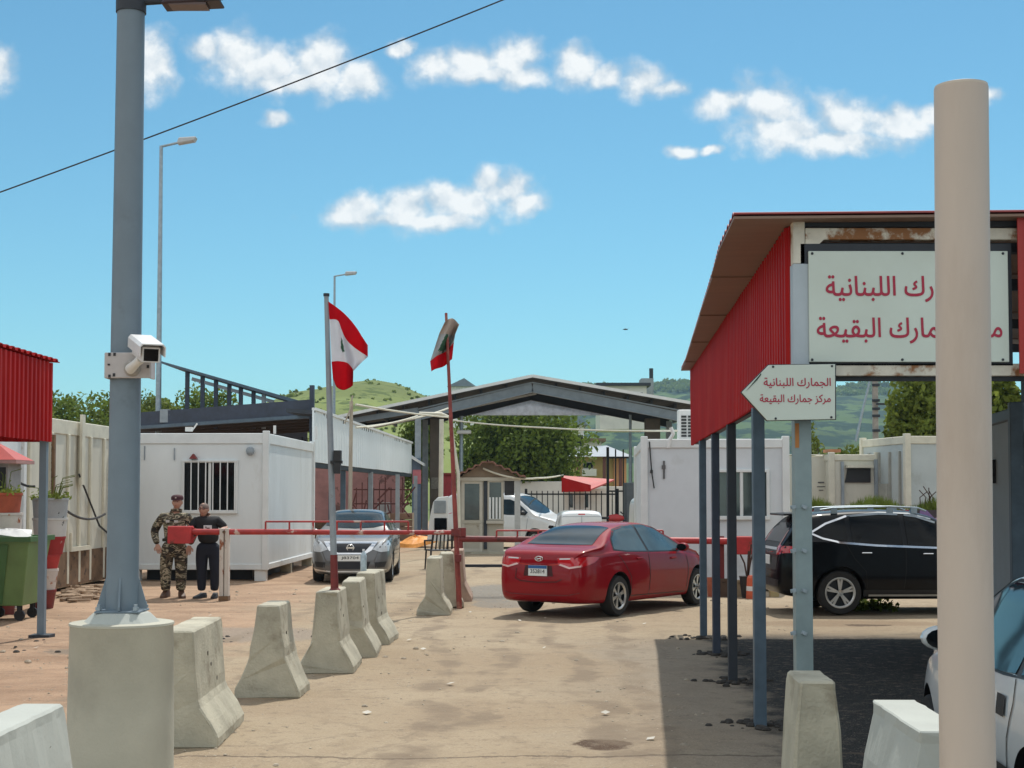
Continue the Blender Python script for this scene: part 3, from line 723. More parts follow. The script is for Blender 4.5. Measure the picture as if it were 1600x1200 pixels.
    def mirror(s, x, z, mat, gl=glassd):
        for sd, ax in ((1, 'L'), (-1, 'R')):
            h, n = s.proj(x - s.ox, z, ax); m = MB(); c = h + Vector((.02, sd * .11, .05))
            m.lathe([(.001, -.05), (.06, -.045), (.085, -.02), (.09, .02), (.07, .06), (.03, .085), (.001, .09)], 14, (0, 0, 0), 'X', caps=False)
            for v in m.v: v.y *= 1.25; v.z *= .8; v += c
            m.bar(h + Vector((0, -sd * .02, 0)), c, .05, .03)
            o = m.build('wing_mirror', mat, s.root, smooth=True)
            g = MB(); g.lathe([(.08, -.004), (.08, .004)], 14, (0, 0, 0), 'X')
            for v in g.v: v.y *= 1.15; v.z *= .72; v += c + Vector((-.052, 0, 0))
            g.build('mirror_glass', gl, o)
    def handle(s, x, z, mat, axes='LR', wd=.17, ht=.03):
        for ax in axes:
            h, n = s.proj(x - s.ox, z, ax); m = MB(); m.box(h + n * .012, (wd, .03, ht)); m.build('door_handle', mat, s.root, bevel=.008)

def paint(name, col, metal=.3, rough=.35, coat=.8, spec=.4): return M(name, col, rough, metal, var=.08, scale=2, coat=coat, spec=spec, dirt=[min(1, c * 1.1 + .004) for c in col], dscale=1.6, dth=.55, dsoft=.3)

SEDAN = dict(L=4.53, W=1.775, R=.315, ra=.98, fa=3.68, roofhalf=.565, rimr=.68, tw=.2, nsp=6,
    top=[(0, .72), (.03, .93), (.10, 1.01), (.30, 1.06), (.55, 1.10), (.95, 1.27), (1.35, 1.39), (1.8, 1.435), (2.25, 1.44), (2.65, 1.385), (3.0, 1.23), (3.35, 1.04), (3.55, .985), (4.0, .89), (4.3, .78), (4.46, .62), (4.53, .45)],
    belt=[(0, .66), (.04, .86), (.3, .955), (.9, .975), (1.6, .955), (2.6, .915), (3.3, .89), (3.9, .80), (4.3, .68), (4.53, .42)],
    wid=[(0, .60), (.03, .68), (.12, .765), (.35, .835), (.9, .88), (2.2, .885), (3.5, .88), (3.9, .85), (4.2, .765), (4.4, .62), (4.5, .48), (4.53, .40)],
    bot=[(0, .34), (.06, .26), (.3, .22), (2, .19), (4.2, .19), (4.45, .22), (4.53, .28)])

# --- the red saloon seen from behind
rp = paint('dark red car paint', (.25, .002, .008), .0, .5, .55, .08)
phi = radians(34.0)
def heading(hx): return pi / 2 - hx
RW = at(961, 960, 21.8); RW.z = 0
sc_ = .945
ctr = Vector((RW.x, RW.y, -.012)) + (Vector((sin(phi), cos(phi), 0)) * (SEDAN['L'] / 2 - SEDAN['ra']) + Vector((-cos(phi), sin(phi), 0)) * .79) * sc_
c = Car('parked_car', 'dark red four door saloon car turning in front of the right boom', 'car', ctr, heading(phi), sc_, SEDAN, rp, 'cars and vans at the crossing')
SIDE = [(.93, 1.035), (1.02, 1.19), (1.30, 1.325), (1.75, 1.385), (2.25, 1.385), (2.6, 1.315), (2.95, 1.15), (3.25, .985), (3.05, .955), (2.1, .975), (1.3, 1.00)]
def cutx(P, a, b):
    """the outline between x=a and x=b"""
    def clip(P, x, keep):
        o = []
        for i in range(len(P)):
            p, q = P[i], P[(i + 1) % len(P)]
            if keep(p[0]): o.append(p)
            if keep(p[0]) != keep(q[0]):
                t = (x - p[0]) / (q[0] - p[0]); o.append((x, p[1] + (q[1] - p[1]) * t))
        return o
    return clip(clip(P, a, lambda v: v >= a), b, lambda v: v <= b)
for ax in 'LR':
    c.panel('window_surround', [(a + (.035 if a > 2 else -.03), b + (.016 if b > 1.1 else -.014)) for a, b in SIDE], ax, black, .003)
    c.panel('side_window', cutx(SIDE, .9, 1.92), ax, glassl, .007); c.panel('side_window', cutx(SIDE, 1.99, 3.3), ax, glassl, .007)
    c.panel('tail_light', [(.0, .80), (.05, .93), (.30, .945), (.46, .93), (.33, .86), (.12, .80)], ax, M('red lamp lens', (.50, .008, .014), .12, coat=1), .006)
    c.panel('head_lamp', [(4.45, .58), (4.38, .70), (4.05, .86), (3.75, .92), (3.95, .80), (4.2, .66)], ax, M('clear lamp lens', (.55, .58, .60), .08, coat=1), .006)
    c.line('door_seam', [(1.955, .965), (1.95, .6), (1.93, .3)], ax, black, .014); c.line('door_seam', [(3.25, .96), (3.3, .7), (3.24, .3)], ax, black, .014)
    c.line('door_seam', [(1.0, .95), (1.18, .78), (1.33, .6), (1.36, .3), (3.2, .27)], ax, black, .012)
c.panel('rear_window', [(.56, .0), (.57, .35), (.60, .60), (.72, .585), (1.02, .535), (1.28, .505), (1.33, .3), (1.34, 0), (1.33, -.3), (1.28, -.505), (1.02, -.535), (.72, -.585), (.60, -.60), (.57, -.35)], 'T', glassb, .006)
c.panel('windshield', [(3.3, 0), (3.27, .4), (3.16, .62), (2.9, .585), (2.62, .53), (2.58, 0), (2.62, -.53), (2.9, -.585), (3.16, -.62), (3.27, -.4)], 'T', glassb, .006)
TL = M('red lamp lens', (.40, .006, .012))
c.panel('tail_light', [(.33, .92), (.60, .935), (.74, .90), (.735, .79), (.56, .755), (.36, .815)], 'B', TL, .007, mx=True)
c.panel('reversing_light', [(.37, .815), (.56, .762), (.72, .790), (.72, .815), (.56, .79), (.40, .835)], 'B', M('pale pink lens', (.75, .50, .48), .2, coat=1), .011, mx=True)
c.line('chrome_strip', [(.38, .905), (.56, .912)], 'B', alu, .018, .012, mx=True)
c.line('boot_seam', [(-.42, .60), (-.33, .56), (0, .545), (.33, .56), (.42, .60), (.40, .75)], 'B', M('seam dark red', (.06, .003, .005), .5), .016)
c.panel('plate_recess', [(-.24, .80), (.24, .80), (.27, .64), (-.27, .64)], 'B', M('recess dark red', (.05, .002, .004), .5), .004)
h, n = c.proj(0, .725, 'B')
pl = part('number_plate', M('plate white', (.72, .74, .72), .5, var=.04), c.root, lambda m: m.box((h.x - .018, 0, .725), (.012, .34, .16)))
part('blue_band', M('plate blue', (.02, .10, .28), .5), pl, lambda m: m.box((h.x - .0255, 0, .78), (.004, .336, .046)))
RB = Matrix(((0, 0, -1, 0), (-1, 0, 0, 0), (0, 1, 0, 0), (0, 0, 0, 1)))   # lettering that reads from behind the car
text('lettering', '352814', .26, .062, M('plate ink', (.02, .03, .03), .6), pl, (h.x - .0265, 0, .715), RB, bold=.01)
h2, n = c.proj(0, .91, 'B')
em = MB(); em.tube([(h2.x - .012, .07 * cos(a), .905 + .035 * sin(a)) for a in np.linspace(0, 2 * pi, 25)], .0075, 6, caps=False)
em.tube([(h2.x - .012, .035, .93), (h2.x - .013, .03, .885)], .008, 6); em.tube([(h2.x - .012, -.03, .925), (h2.x - .013, -.035, .88)], .008, 6); em.tube([(h2.x - .012, .032, .90), (h2.x - .013, -.033, .91)], .008, 6)
em.build('badge', chrome, c.root, smooth=True)
c.mirror(3.02, .965, rp); c.handle(1.62, .875, rp); c.handle(2.78, .84, rp)
c.line('bumper_crease', [(-.70, .40), (-.5, .36), (0, .35), (.5, .36), (.70, .40)], 'B', M('crease red', (.14, .004, .008), .5), .018)

# --- the silver saloon facing the photographer
sp = paint('silver grey car paint', (.115, .115, .115), .4, .35)
S2 = dict(SEDAN, L=4.42, W=1.695, R=.30, ra=.92, fa=3.52, roofhalf=.56,
    top=[(0, .72), (.03, .93), (.10, 1.02), (.30, 1.07), (.50, 1.10), (.85, 1.27), (1.25, 1.42), (1.7, 1.495), (2.2, 1.505), (2.6, 1.44), (3.0, 1.25), (3.3, 1.08), (3.5, 1.03), (3.95, .95), (4.2, .87), (4.34, .74), (4.42, .50)],
    belt=[(0, .66), (.04, .86), (.3, .955), (.9, .975), (1.6, .955), (2.6, .93), (3.2, .92), (3.8, .86), (4.2, .76), (4.36, .62), (4.42, .42)],
    wid=[(0, .60), (.03, .66), (.12, .74), (.35, .80), (.9, .84), (2.2, .847), (3.5, .845), (3.9, .825), (4.15, .775), (4.3, .69), (4.38, .60), (4.42, .54)])
fc = at(546, 912, 29.4); fc.z = 0
c = Car('parked_car', 'silver grey saloon car facing the camera behind the left boom', 'car', Vector((fc.x - .05, 29.4 + 2.2, -.012)), radians(-88.6), .97, S2, sp, 'cars and vans at the crossing')
for ax in 'LR':
    c.panel('window_surround', [(a - .1 + (.03 if a > 2 else -.03), b + .03 + (.015 if b > 1.1 else -.012)) for a, b in SIDE], ax, black, .003)
    c.panel('side_window', [(a - .1, b + .03) for a, b in cutx(SIDE, .9, 1.92)], ax, glassl, .007); c.panel('side_window', [(a - .1, b + .03) for a, b in cutx(SIDE, 1.99, 3.3)], ax, glassl, .007)
    c.line('door_seam', [(1.855, .965), (1.85, .6), (1.83, .3)], ax, black, .014); c.line('door_seam', [(3.15, .96), (3.2, .7), (3.14, .3)], ax, black, .014)
c.panel('windshield', [(3.24, 0), (3.2, .4), (3.1, .63), (2.9, .60), (2.52, .525), (2.45, 0), (2.52, -.525), (2.9, -.60), (3.1, -.63), (3.2, -.4)], 'T', glassb, .006)
c.panel('rear_window', [(.5, 0), (.53, .55), (1.12, .5), (1.2, 0), (1.12, -.5), (.53, -.55)], 'T', glassb, .006)
c.panel('head_lamp', [(.46, .70), (.62, .86), (.74, .90), (.80, .80), (.775, .66), (.62, .645)], 'F', M('clear lamp lens', (.55, .58, .60)), .008, mx=True)
c.panel('grille_trim', [(-.56, .86), (.56, .86), (.44, .68), (.30, .60), (-.30, .60), (-.44, .68)], 'F', chrome, .008)
c.panel('grille', [(-.44, .815), (.44, .815), (.32, .68), (.25, .635), (-.25, .635), (-.32, .68)], 'F', M('black grille', (.008, .009, .014), .5), .014)
c.panel('lower_intake', [(-.42, .45), (.42, .45), (.36, .30), (-.36, .30)], 'F', M('black grille', (.008, .009, .014)), .006)
c.panel('fog_light_recess', [(.50, .44), (.74, .45), (.70, .34), (.52, .33)], 'F', black, .006, mx=True)
c.line('bumper_trim', [(-.72, .285), (-.4, .25), (.4, .25), (.72, .285)], 'F', alu, .03, .008)
h, n = c.proj(0, .735, 'F')
em = MB(); em.tube([(h.x + .025, .07 * cos(a), .735 + .065 * sin(a)) for a in np.linspace(0, 2 * pi, 25)], .011, 6, caps=False); em.box((h.x + .026, 0, .735), (.012, .17, .032)); em.build('badge', chrome, c.root, smooth=True)
h, n = c.proj(0, .52, 'F')
pl = part('number_plate', M('plate white', (.72, .74, .72)), c.root, lambda m: m.box((h.x + .012, 0, .525), (.012, .50, .12)))
FB = Matrix(((0, 0, 1, 0), (1, 0, 0, 0), (0, 1, 0, 0), (0, 0, 0, 1)))
text('lettering', 'J83704', .36, .07, M('plate ink', (.02, .03, .03)), pl, (h.x + .02, 0, .525), FB)
c.mirror(2.95, .98, sp)

# --- the black sport utility car
bp = paint('black car paint', (.004, .005, .007), .0, .4, .30, .08)
SUV = dict(L=4.55, W=1.82, R=.355, ra=.98, fa=3.60, roofhalf=.60, rimr=.70, tw=.225, rim='twin', nsp=5, gap=.06,
    top=[(0, .72), (.03, 1.02), (.10, 1.15), (.28, 1.42), (.46, 1.585), (.8, 1.645), (1.6, 1.685), (2.2, 1.67), (2.55, 1.60), (2.95, 1.40), (3.4, 1.14), (3.6, 1.09), (4.1, 1.00), (4.38, .86), (4.5, .68), (4.55, .50)],
    belt=[(0, .66), (.04, .94), (.12, 1.08), (.3, 1.16), (.9, 1.14), (1.8, 1.08), (3.0, 1.03), (3.6, .99), (4.1, .90), (4.4, .76), (4.55, .46)],
    wid=[(0, .66), (.03, .74), (.10, .80), (.3, .86), (.9, .905), (2.2, .91), (3.6, .905), (4.0, .87), (4.3, .78), (4.48, .62), (4.55, .5)],
    bot=[(0, .42), (.06, .34), (.3, .28), (2, .24), (4.2, .24), (4.45, .28), (4.55, .36)])
RW = at(1312, 958, 22.0); RW.z = 0; hs = radians(87.5); s_ = .925
fw, lf = Vector((sin(hs), cos(hs), 0)), Vector((-cos(hs), sin(hs), 0))
c = Car('parked_car', 'black sport utility car with roof rails and chrome window line', 'car', RW + (fw * (4.55 / 2 - .98) + lf * .84) * s_ + Vector((0, 0, -.012)), heading(hs), s_, SUV, bp, 'cars and vans at the crossing')
SS = [(.58, 1.30), (.80, 1.42), (1.15, 1.545), (1.7, 1.60), (2.2, 1.585), (2.55, 1.50), (2.95, 1.30), (3.3, 1.10), (2.6, 1.095), (1.6, 1.135), (1.0, 1.185), (.74, 1.245)]
for ax in 'LR':
    c.line('chrome_trim', [(2.55, 1.53), (2.2, 1.62), (1.7, 1.636), (1.15, 1.58), (.80, 1.455), (.54, 1.31)], ax, greyst, .02, .006)
    c.line('chrome_trim', [(1.15, 1.575), (.80, 1.455), (.53, 1.305), (.72, 1.22), (1.0, 1.155), (1.6, 1.108), (2.6, 1.068), (3.35, 1.075)], ax, chrome, .03, .009)
    c.panel('side_window', cutx(SS, .5, 1.12), ax, glassd, .007); c.panel('side_window', cutx(SS, 1.20, 2.02), ax, glassd, .007); c.panel('side_window', cutx(SS, 2.10, 3.35), ax, glassd, .007)
    c.line('wind_deflector', [(1.22, 1.575), (1.7, 1.61), (2.0, 1.60)], ax, greyst, .03, .016); c.line('wind_deflector', [(2.12, 1.59), (2.3, 1.565), (2.6, 1.47)], ax, greyst, .03, .016)
    c.panel('tail_light', [(.02, .98), (.10, 1.10), (.34, 1.10), (.50, 1.06), (.30, 1.0)], ax, TL, .007)
    c.panel('sill_cladding', [(1.36, .40), (3.2, .40), (3.2, .30), (1.36, .30)], ax, black, .006); c.line('sill_trim', [(1.45, .315), (3.15, .315)], ax, alu, .028, .012)
    c.line('door_seam', [(2.06, 1.08), (2.05, .7), (2.02, .42)], ax, M('seam black', (.002, .002, .002), .8), .014); c.line('door_seam', [(1.08, 1.15), (1.22, .9), (1.40, .7), (1.42, .42)], ax, M('seam black', (.002, .002, .002)), .012)
c.panel('rear_window', [(-.55, 1.16), (.55, 1.16), (.56, 1.30), (.50, 1.46), (-.50, 1.46), (-.56, 1.30)], 'B', glassb, .006)
c.panel('tail_light', [(.58, .95), (.74, .97), (.74, 1.10), (.62, 1.12), (.60, 1.35), (.56, 1.35), (.55, 1.05)], 'B', TL, .007, mx=True)
c.line('chrome_strip', [(-.55, 1.05), (.55, 1.05)], 'B', chrome, .04, .012)
c.panel('bumper_cladding', [(-.72, .56), (.72, .56), (.68, .44), (-.68, .44)], 'B', black, .008)
h, n = c.proj(0, .86, 'B')
pl = part('number_plate', M('plate white', (.72, .74, .72)), c.root, lambda m: m.box((h.x - .014, 0, .86), (.012, .36, .15)))
sp_ = MB(); sp_.prism([(.50 - c.ox, -.56, 1.60), (.50 - c.ox, .56, 1.60), (.16 - c.ox, .53, 1.585), (.16 - c.ox, -.53, 1.585)], (0, 0, .035)); sp_.build('spoiler', bp, c.root, bevel=.012)
for sd in (1, -1):
    m = MB(); q = [(.75, 1.68), (.95, 1.71), (1.9, 1.735), (2.35, 1.715), (2.5, 1.66)]
    m.tube([(a - c.ox, sd * .55, b) for a, b in q], .015, 8)
    for a in (.98, 1.9, 2.3): m.b2(a - c.ox - .05, a - c.ox + .05, sd * .55 - .02, sd * .55 + .02, 1.62, 1.715)
    m.build('roof_rail', galv, c.root, smooth=True)
c.mirror(3.12, 1.09, bp); c.handle(1.42, .99, chrome, ht=.022); c.handle(2.42, .975, chrome, ht=.022)

# --- the old white hatchback on the right
wp = paint('faded white car paint', (.55, .59, .61), .0, .4)
HT = dict(L=3.62, W=1.60, R=.275, ra=.62, fa=2.97, roofhalf=.56, rimr=.62, tw=.165, nsp=8, rim='cover', gap=.06,
    top=[(0, .60), (.03, .86), (.12, 1.02), (.40, 1.28), (.65, 1.365), (1.2, 1.395), (1.75, 1.385), (2.05, 1.30), (2.35, 1.10), (2.6, .955), (2.8, .92), (3.2, .84), (3.45, .74), (3.58, .60), (3.62, .48)],
    belt=[(0, .55), (.04, .80), (.2, .89), (.8, .90), (1.8, .87), (2.6, .84), (3.1, .76), (3.45, .66), (3.62, .44)],
    wid=[(0, .62), (.04, .70), (.2, .76), (.7, .795), (1.8, .80), (2.8, .79), (3.2, .75), (3.45, .66), (3.62, .52)],
    bot=[(0, .34), (.08, .26), (.3, .22), (2, .19), (3.4, .19), (3.62, .26)])
hh = radians(4.0); fw, lf = Vector((sin(hh), cos(hh), 0)), Vector((-cos(hh), sin(hh), 0))
c = Car('parked_car', 'small white hatchback car parked under the red roof behind the cream pole', 'car', Vector((2.50, 8.1, -.012)) - lf * .80 + fw * .05, heading(hh), 1.0, HT, wp, 'cars and vans at the crossing')
WS = [(.42, .95), (.52, 1.16), (.72, 1.29), (1.2, 1.33), (1.68, 1.325), (1.95, 1.235), (2.42, .915), (2.2, .895), (1.2, .905)]
for ax in 'LR':
    c.panel('window_surround', [(a + (.03 if a > 1.5 else -.03), b + (.02 if b > 1.05 else -.015)) for a, b in WS], ax, black, .003)
    c.panel('side_window', cutx(WS, .4, .88), ax, glassb, .007); c.panel('side_window', cutx(WS, .96, 2.5), ax, glassb, .007)
    c.line('door_seam', [(.93, .895), (.92, .78), (1.0, .6), (1.03, .25)], ax, black, .014); c.line('door_seam', [(2.44, .88), (2.46, .6), (2.42, .24)], ax, black, .012)
    c.panel('side_moulding', [(.92, .46), (2.60, .46), (2.60, .37), (.92, .37)], ax, black, .012); c.panel('indicator_repeater', [(2.46, .70), (2.52, .70), (2.52, .64), (2.46, .64)], ax, black, .009)
    c.panel('handle_recess', [(1.05, .80), (1.20, .80), (1.20, .695), (1.05, .695)], ax, black, .010)
c.panel('windshield', [(2.52, 0), (2.48, .4), (2.38, .61), (2.1, .575), (1.86, .52), (1.83, 0), (1.86, -.52), (2.1, -.575), (2.38, -.61), (2.48, -.4)], 'T', glassb, .006)
c.panel('rear_window', [(-.5, .98), (.5, .98), (.46, 1.26), (-.46, 1.26)], 'B', glassb, .006)
c.panel('head_lamp', [(.40, .58), (.62, .60), (.62, .72), (.42, .70)], 'F', M('clear lamp lens', (.55, .58, .60)), .006, mx=True)
c.mirror(2.28, .915, wp)

# --- the white vans behind the booth
vp = paint('white van paint', (.70, .72, .72), 0, .4)
VAN = dict(L=4.2, W=1.75, R=.31, ra=.75, fa=3.42, roofhalf=.68, rimr=.62, tw=.19, nsp=7, rim='cover',
    top=[(0, 1.0), (.02, 1.55), (.08, 1.72), (.3, 1.80), (1.5, 1.82), (2.3, 1.80), (2.6, 1.72), (3.0, 1.45), (3.4, 1.12), (3.6, 1.06), (4.0, .94), (4.15, .78), (4.2, .55)],
    belt=[(0, .8), (.03, 1.05), (.3, 1.08), (2.2, 1.06), (3.2, 1.00), (3.8, .88), (4.1, .70), (4.2, .5)],
    wid=[(0, .74), (.04, .80), (.2, .85), (1, .875), (3.2, .875), (3.8, .82), (4.08, .68), (4.2, .5)],
    bot=[(0, .34), (.08, .27), (.3, .24), (2, .21), (4, .21), (4.2, .3)])
VW = [(2.02, 1.14), (2.02, 1.60), (2.45, 1.60), (2.72, 1.50), (3.12, 1.18), (3.05, 1.09), (2.4, 1.10)]
def van(label, loc, rz, scale, rear='panel', name='van'):
    c = Car(name, label, 'van', loc, rz, scale, VAN, vp, 'cars and vans at the crossing')
    for ax in 'LR':
        c.panel('side_window', VW, ax, glassb, .006); c.line('door_seam', [(1.98, 1.62), (1.98, .3)], ax, greyst, .016); c.line('door_seam', [(3.16, 1.05), (3.1, .4)], ax, greyst, .014)
        c.handle(2.15, .98, black, ax)
    c.panel('windshield', [(3.36, 0), (3.3, .45), (3.16, .68), (2.95, .66), (2.65, .62), (2.6, 0), (2.65, -.62), (2.95, -.66), (3.16, -.68), (3.3, -.45)], 'T', glassb, .006)
    c.panel('brake_light', [(-.12, 1.70), (.12, 1.70), (.12, 1.66), (-.12, 1.66)], 'B', M('red lamp lens', (.40, .006, .012)), .008)
    c.line('rear_door_seam', [(0, 1.62), (0, .4)], 'B', greyst, .018); c.line('rear_door_seam', [(-.72, 1.60), (.72, 1.60)], 'B', greyst, .016)
    c.panel('tail_light', [(.70, .80), (.80, .80), (.80, 1.15), (.72, 1.2)], 'B', M('red lamp lens', (.40, .006, .012)), .008, mx=True)
    c.mirror(2.98, 1.12, black)
    return c
a = radians(118); fw = Vector((sin(a), cos(a), 0))
p = at(884, 770, 47.5); c = van('white delivery van behind the booth with one rear door swung open', Vector((p.x, 47.5, 0)) - fw * 2.0 + Vector((0, 0, -.012)), heading(a), 1.0)
d0 = at(686, 806, 47.0); ow = MB(); I = inv_of(c.root)
ow.prism([at(*q, 47.0) for q in ((667, 846), (672, 806), (677, 784), (684, 777), (701, 775), (701, 846))], (0, .06, 0)); do = ow.build('rear_door', vp, c.root, world=True, bevel=.02)
part('door_window', glassd, do, lambda m: m.box((d0.x + .05, d0.y - .02, d0.z - .32), (.40, .02, .50)), world=True, bevel=.02)
part('door_lining', greyst, do, lambda m: m.box((d0.x + .03, d0.y - .02, d0.z + .28), (.38, .015, .40)), world=True, bevel=.02)
p = at(906, 800, 38.5); van('low white panel van seen from behind over the red car roof', (p.x, 38.5 + 1.5, -.012), pi / 2 + .03, .745)
p = at(1040, 800, 46); van('white van half hidden behind the right white cabin', (p.x + .95, 46, -.012), radians(8), .95)
# ------------------------------------------------------------------ concrete barriers
def barrier(label, x, y, L=1.0, h=.8, rz=0, w0=.27, wk=.15, wt=.095, zk=.31, mat=None, seed=0, name='concrete_barrier'):
    t = thing(name, label, 'barrier', (x, y + L / 2, -.03), rz, 'concrete barriers along the lane')
    rng = random.Random(seed); m = MB(); rings = []; ny = 14
    half = [(0, w0), (.07, w0), (.10, w0 - .012), (.17, w0 - .05), (zk - .05, wk + .02), (zk, wk), (zk + .08, wk - .006), (.55, (wk + wt) / 2), (h - .05, wt + .004), (h, wt)]
    for j in range(ny + 1):
        yy = -L / 2 + L * j / ny; r = []
        for sd in (1, -1):
            for (z, q) in (half if sd == 1 else half[::-1]):
                e = .009 * noise.noise((yy * 9 + seed, z * 9, q * 9 * sd)); k = 0
                if (j in (0, ny)) : k = .024 * abs(noise.noise((z * 14, q * 7 * sd, seed)))
                ch = .0
                if z < .02 and rng.random() < .35: ch = rng.uniform(0, .025)
                r.append(Vector((sd * (q + e - k), yy + (k if j == 0 else -k if j == ny else 0), z * (h + .03) / h + ch)))
        rings.append(r)
    m.loft(rings); m.build('block', mat or conc, t, bevel=.012)
    # a torn edge and a hole, as on the old blocks
    d = MB()
    for k in range(3):
        a = rng.uniform(0, 6.28); sz = rng.uniform(.01, .022); zz = rng.uniform(.35, .7); q = wk + (wt - wk) * (zz - zk) / (h - zk)
        d.lathe([(.001, .002), (sz, .002), (sz * .8, -.004), (.001, -.004)], 9, (q + .002, rng.uniform(-L * .3, L * .3), zz), 'X', caps=False)
    d.build('air_hole', M('hole shadow grey', (.10, .09, .07), .95), t)
    return t
def lane(px, py, dx=0): 
    p = at(px, py, 10); Y = 10 * H / (H - p.z) if p.z < H else 0
    return at(px, py, Y).x + dx, Y
barrier('smooth pale barrier in front of the lamp post pedestal', -2.235, 6.08, .98, .80, 0, .30, .20, .105, .20, M('pale concrete', (.40, .42, .385), .85, var=.1, scale=2, bump=.1), 1)
barrier('barrier standing right beside the lamp post pedestal', -2.42, 10.62, 1.22, .81, radians(1.5), .30, .155, .115, .33, None, 2)
barrier('lone barrier with broad foot, between the pedestal one and the grey flag pole', -2.17, 13.15, .62, .80, radians(-1), .29, .16, .10, .36, None, 3)
barrier('barrier that carries the grey flag pole', -1.88, 14.95, .85, .80, 0, .28, .15, .11, .32, None, 4)
barrier('barrier just behind the one with the flag pole', -1.80, 16.35, .95, .82, radians(2), .29, .15, .10, .32, None, 5)
barrier('rearmost of the left row, with a plastic bottle on top', -1.74, 17.75, .9, .84, radians(-3), .29, .15, .11, .32, None, 6)
barrier('barrier at the left foot of the red flag pole, first of three', -1.17, 22.0, .9, .83, 0, .255, .125, .10, .30, None, 7)
barrier('middle barrier of the three by the red flag pole', -1.05, 23.4, .8, .84, radians(3), .27, .14, .10, .32, None, 8)
barrier('reddish barrier behind the red flag pole', -.93, 24.7, .9, .84, 0, .26, .14, .10, .32, concr, 9)
barrier('tall narrow barrier at the foot of the grey green sign post', 1.635, 7.86, .50, .80, radians(-3), .24, .145, .095, .16, None, 10)
barrier('clean chamfered barrier in front of the cream pole', 1.83, 6.22, .96, .80, radians(-2), .27, .20, .105, .15, M('pale concrete', (.40, .42, .385)), 11)

# ------------------------------------------------------------------ big lamp post with its pedestal
LX, LY = at(193, 770, 8.6).x, 8.6
t = thing('lamp_post', 'thick blue grey lamp post on a round concrete pedestal', 'lamp post', (LX, LY, 0))
zt = Z(972, LY); r0 = .292; m = MB()
m.lathe([(r0 + .012, -.1), (r0 + .008, zt * .5), (r0, zt - .02), (r0 + .006, zt - .012), (r0 + .004, zt), (r0 - .02, zt + .004)], 64)
m.build('pedestal', concd, t, smooth=True)
m = MB(); m.lathe([(r0 - .055, zt - .01), (r0 - .125, zt + .055), (r0 - .13, zt + .06)], 8)
m.build('pedestal_cap', M('pale concrete', (.40, .42, .385)), t, bevel=.01)
zc = zt + .06; top = 4.69; lean = at(209, 0, LY).x - at(195, 940, LY).x
bx = 0.0
m = MB(); m.tube([(bx + lean * k / 8, 0, zc + (top - zc) * k / 8) for k in range(9)], [.0935 - .0135 * k / 8 for k in range(9)], 40); m.build('pole', polem, t, smooth=True)
m = MB(); m.box((bx, 0, zc + .006), (.255, .255, .012)); m.build('base_plate', polem, t, bevel=.003)
for k in range(4):
    a = k * pi / 2 + .12; d = Vector((cos(a), sin(a), 0)); u = Vector((-sin(a), cos(a), 0)) * .006; b = Vector((bx, 0, zc + .016))
    m = MB(); m.prism([b + d * .07 - u, b + d * .142 - u, b + d * .142 + Vector((0, 0, .02)) - u, b + d * .088 + Vector((0, 0, .20)) - u], u * 2); m.build('gusset', polem, t)
for k in range(4):
    a = pi / 4 + k * pi / 2; m = MB(); m.cyl((bx + .15 * cos(a), .15 * sin(a), zc), (bx + .15 * cos(a), .15 * sin(a), zc + .05), .012, n=8); m.lathe([(.02, zc + .016), (.02, zc + .034)], 6, (bx + .15 * cos(a), .15 * sin(a), 0)); m.build('anchor_bolt', galv, t)
tx = bx + lean; m = MB(); m.lathe([(.088, top - .05), (.088, top + .05), (.05, top + .06)], 32, (tx, 0, 0)); m.build('collar', darkst, t)
m = MB(); m.tube([(tx, 0, top + .01), (tx + .55, -.05, top + .03)], .02, 10); m.build('arm', darkst, t)
m = MB(); m.prism([(tx + .18, -.05, top - .01), (tx + .22, -.05, top + .05), (tx + .5, -.05, top + .06), (tx + .54, -.05, top + .01)], (0, .16, 0)); m.build('lamp_head', M('dark lamp casing', (.035, .02, .025), .5), t, bevel=.01)
m = MB(); m.box((tx + .34, .02, top - .005), (.22, .12, .014)); m.build('lamp_lens', M('lamp lens brown', (.10, .06, .05), .3), t)

# security camera on the post
cy = LY - .11; P = lambda px, py, dy=0: at(px, py, cy + dy)
t = thing('security_camera', 'white box security camera clamped to the thick lamp post', 'camera', P(200, 595))
a, b = P(164, 551), P(236, 591)
m = MB(); m.b2(a.x, b.x, cy - .012, cy, b.z, a.z); pl = m.build('bracket_plate', camb, t, world=True, bevel=.004)
for q in (a.x, b.x - .012): part('bracket_flange', camb, t, lambda m: m.b2(q, q + .012, cy, cy + .10, b.z, a.z), world=True)
m = MB()
for (px, py) in ((172, 554), (180, 554), (172, 588), (179, 586), (171, 570), (232, 573)):
    q = P(px, py); m.box((q.x, cy - .013, q.z), (.014, .006, .018 if px != 171 else .01))
m.build('slot', black, pl, world=True)
q = P(208, 576); m = MB(); m.lathe([(.046, 0), (.046, .02), (.038, .035), (.02, .04)], 20, (q.x, cy - .012, q.z), 'Y')
for v in m.v: v.y = 2 * (cy - .012) - v.y
m.build('mount_base', M('grey casting', (.33, .31, .28), .6), t, world=True, smooth=True)
q1, q2 = P(204, 576, -.05), P(221, 560, -.16); m = MB(); m.tube([q + Vector((0, .02, -.02)), q1, q1.lerp(q2, .6), q2], [.032, .03, .024, .028], 14); m.build('arm', whitepl, t, world=True, smooth=True)
hc = P(236, 553, -.30); dirv = Vector((.44, -1, -.25)).normalized(); up = Vector((0, 0, 1)); sdv = dirv.cross(up).normalized(); upv = sdv.cross(dirv)
def bx3(c, dx, f0, f1, z0, z1): return [c + sdv * a * dx + dirv * f + upv * z for f in (f0, f1) for a, z in ((-1, z0), (1, z0), (1, z1), (-1, z1))]
m = MB(); bk = hc
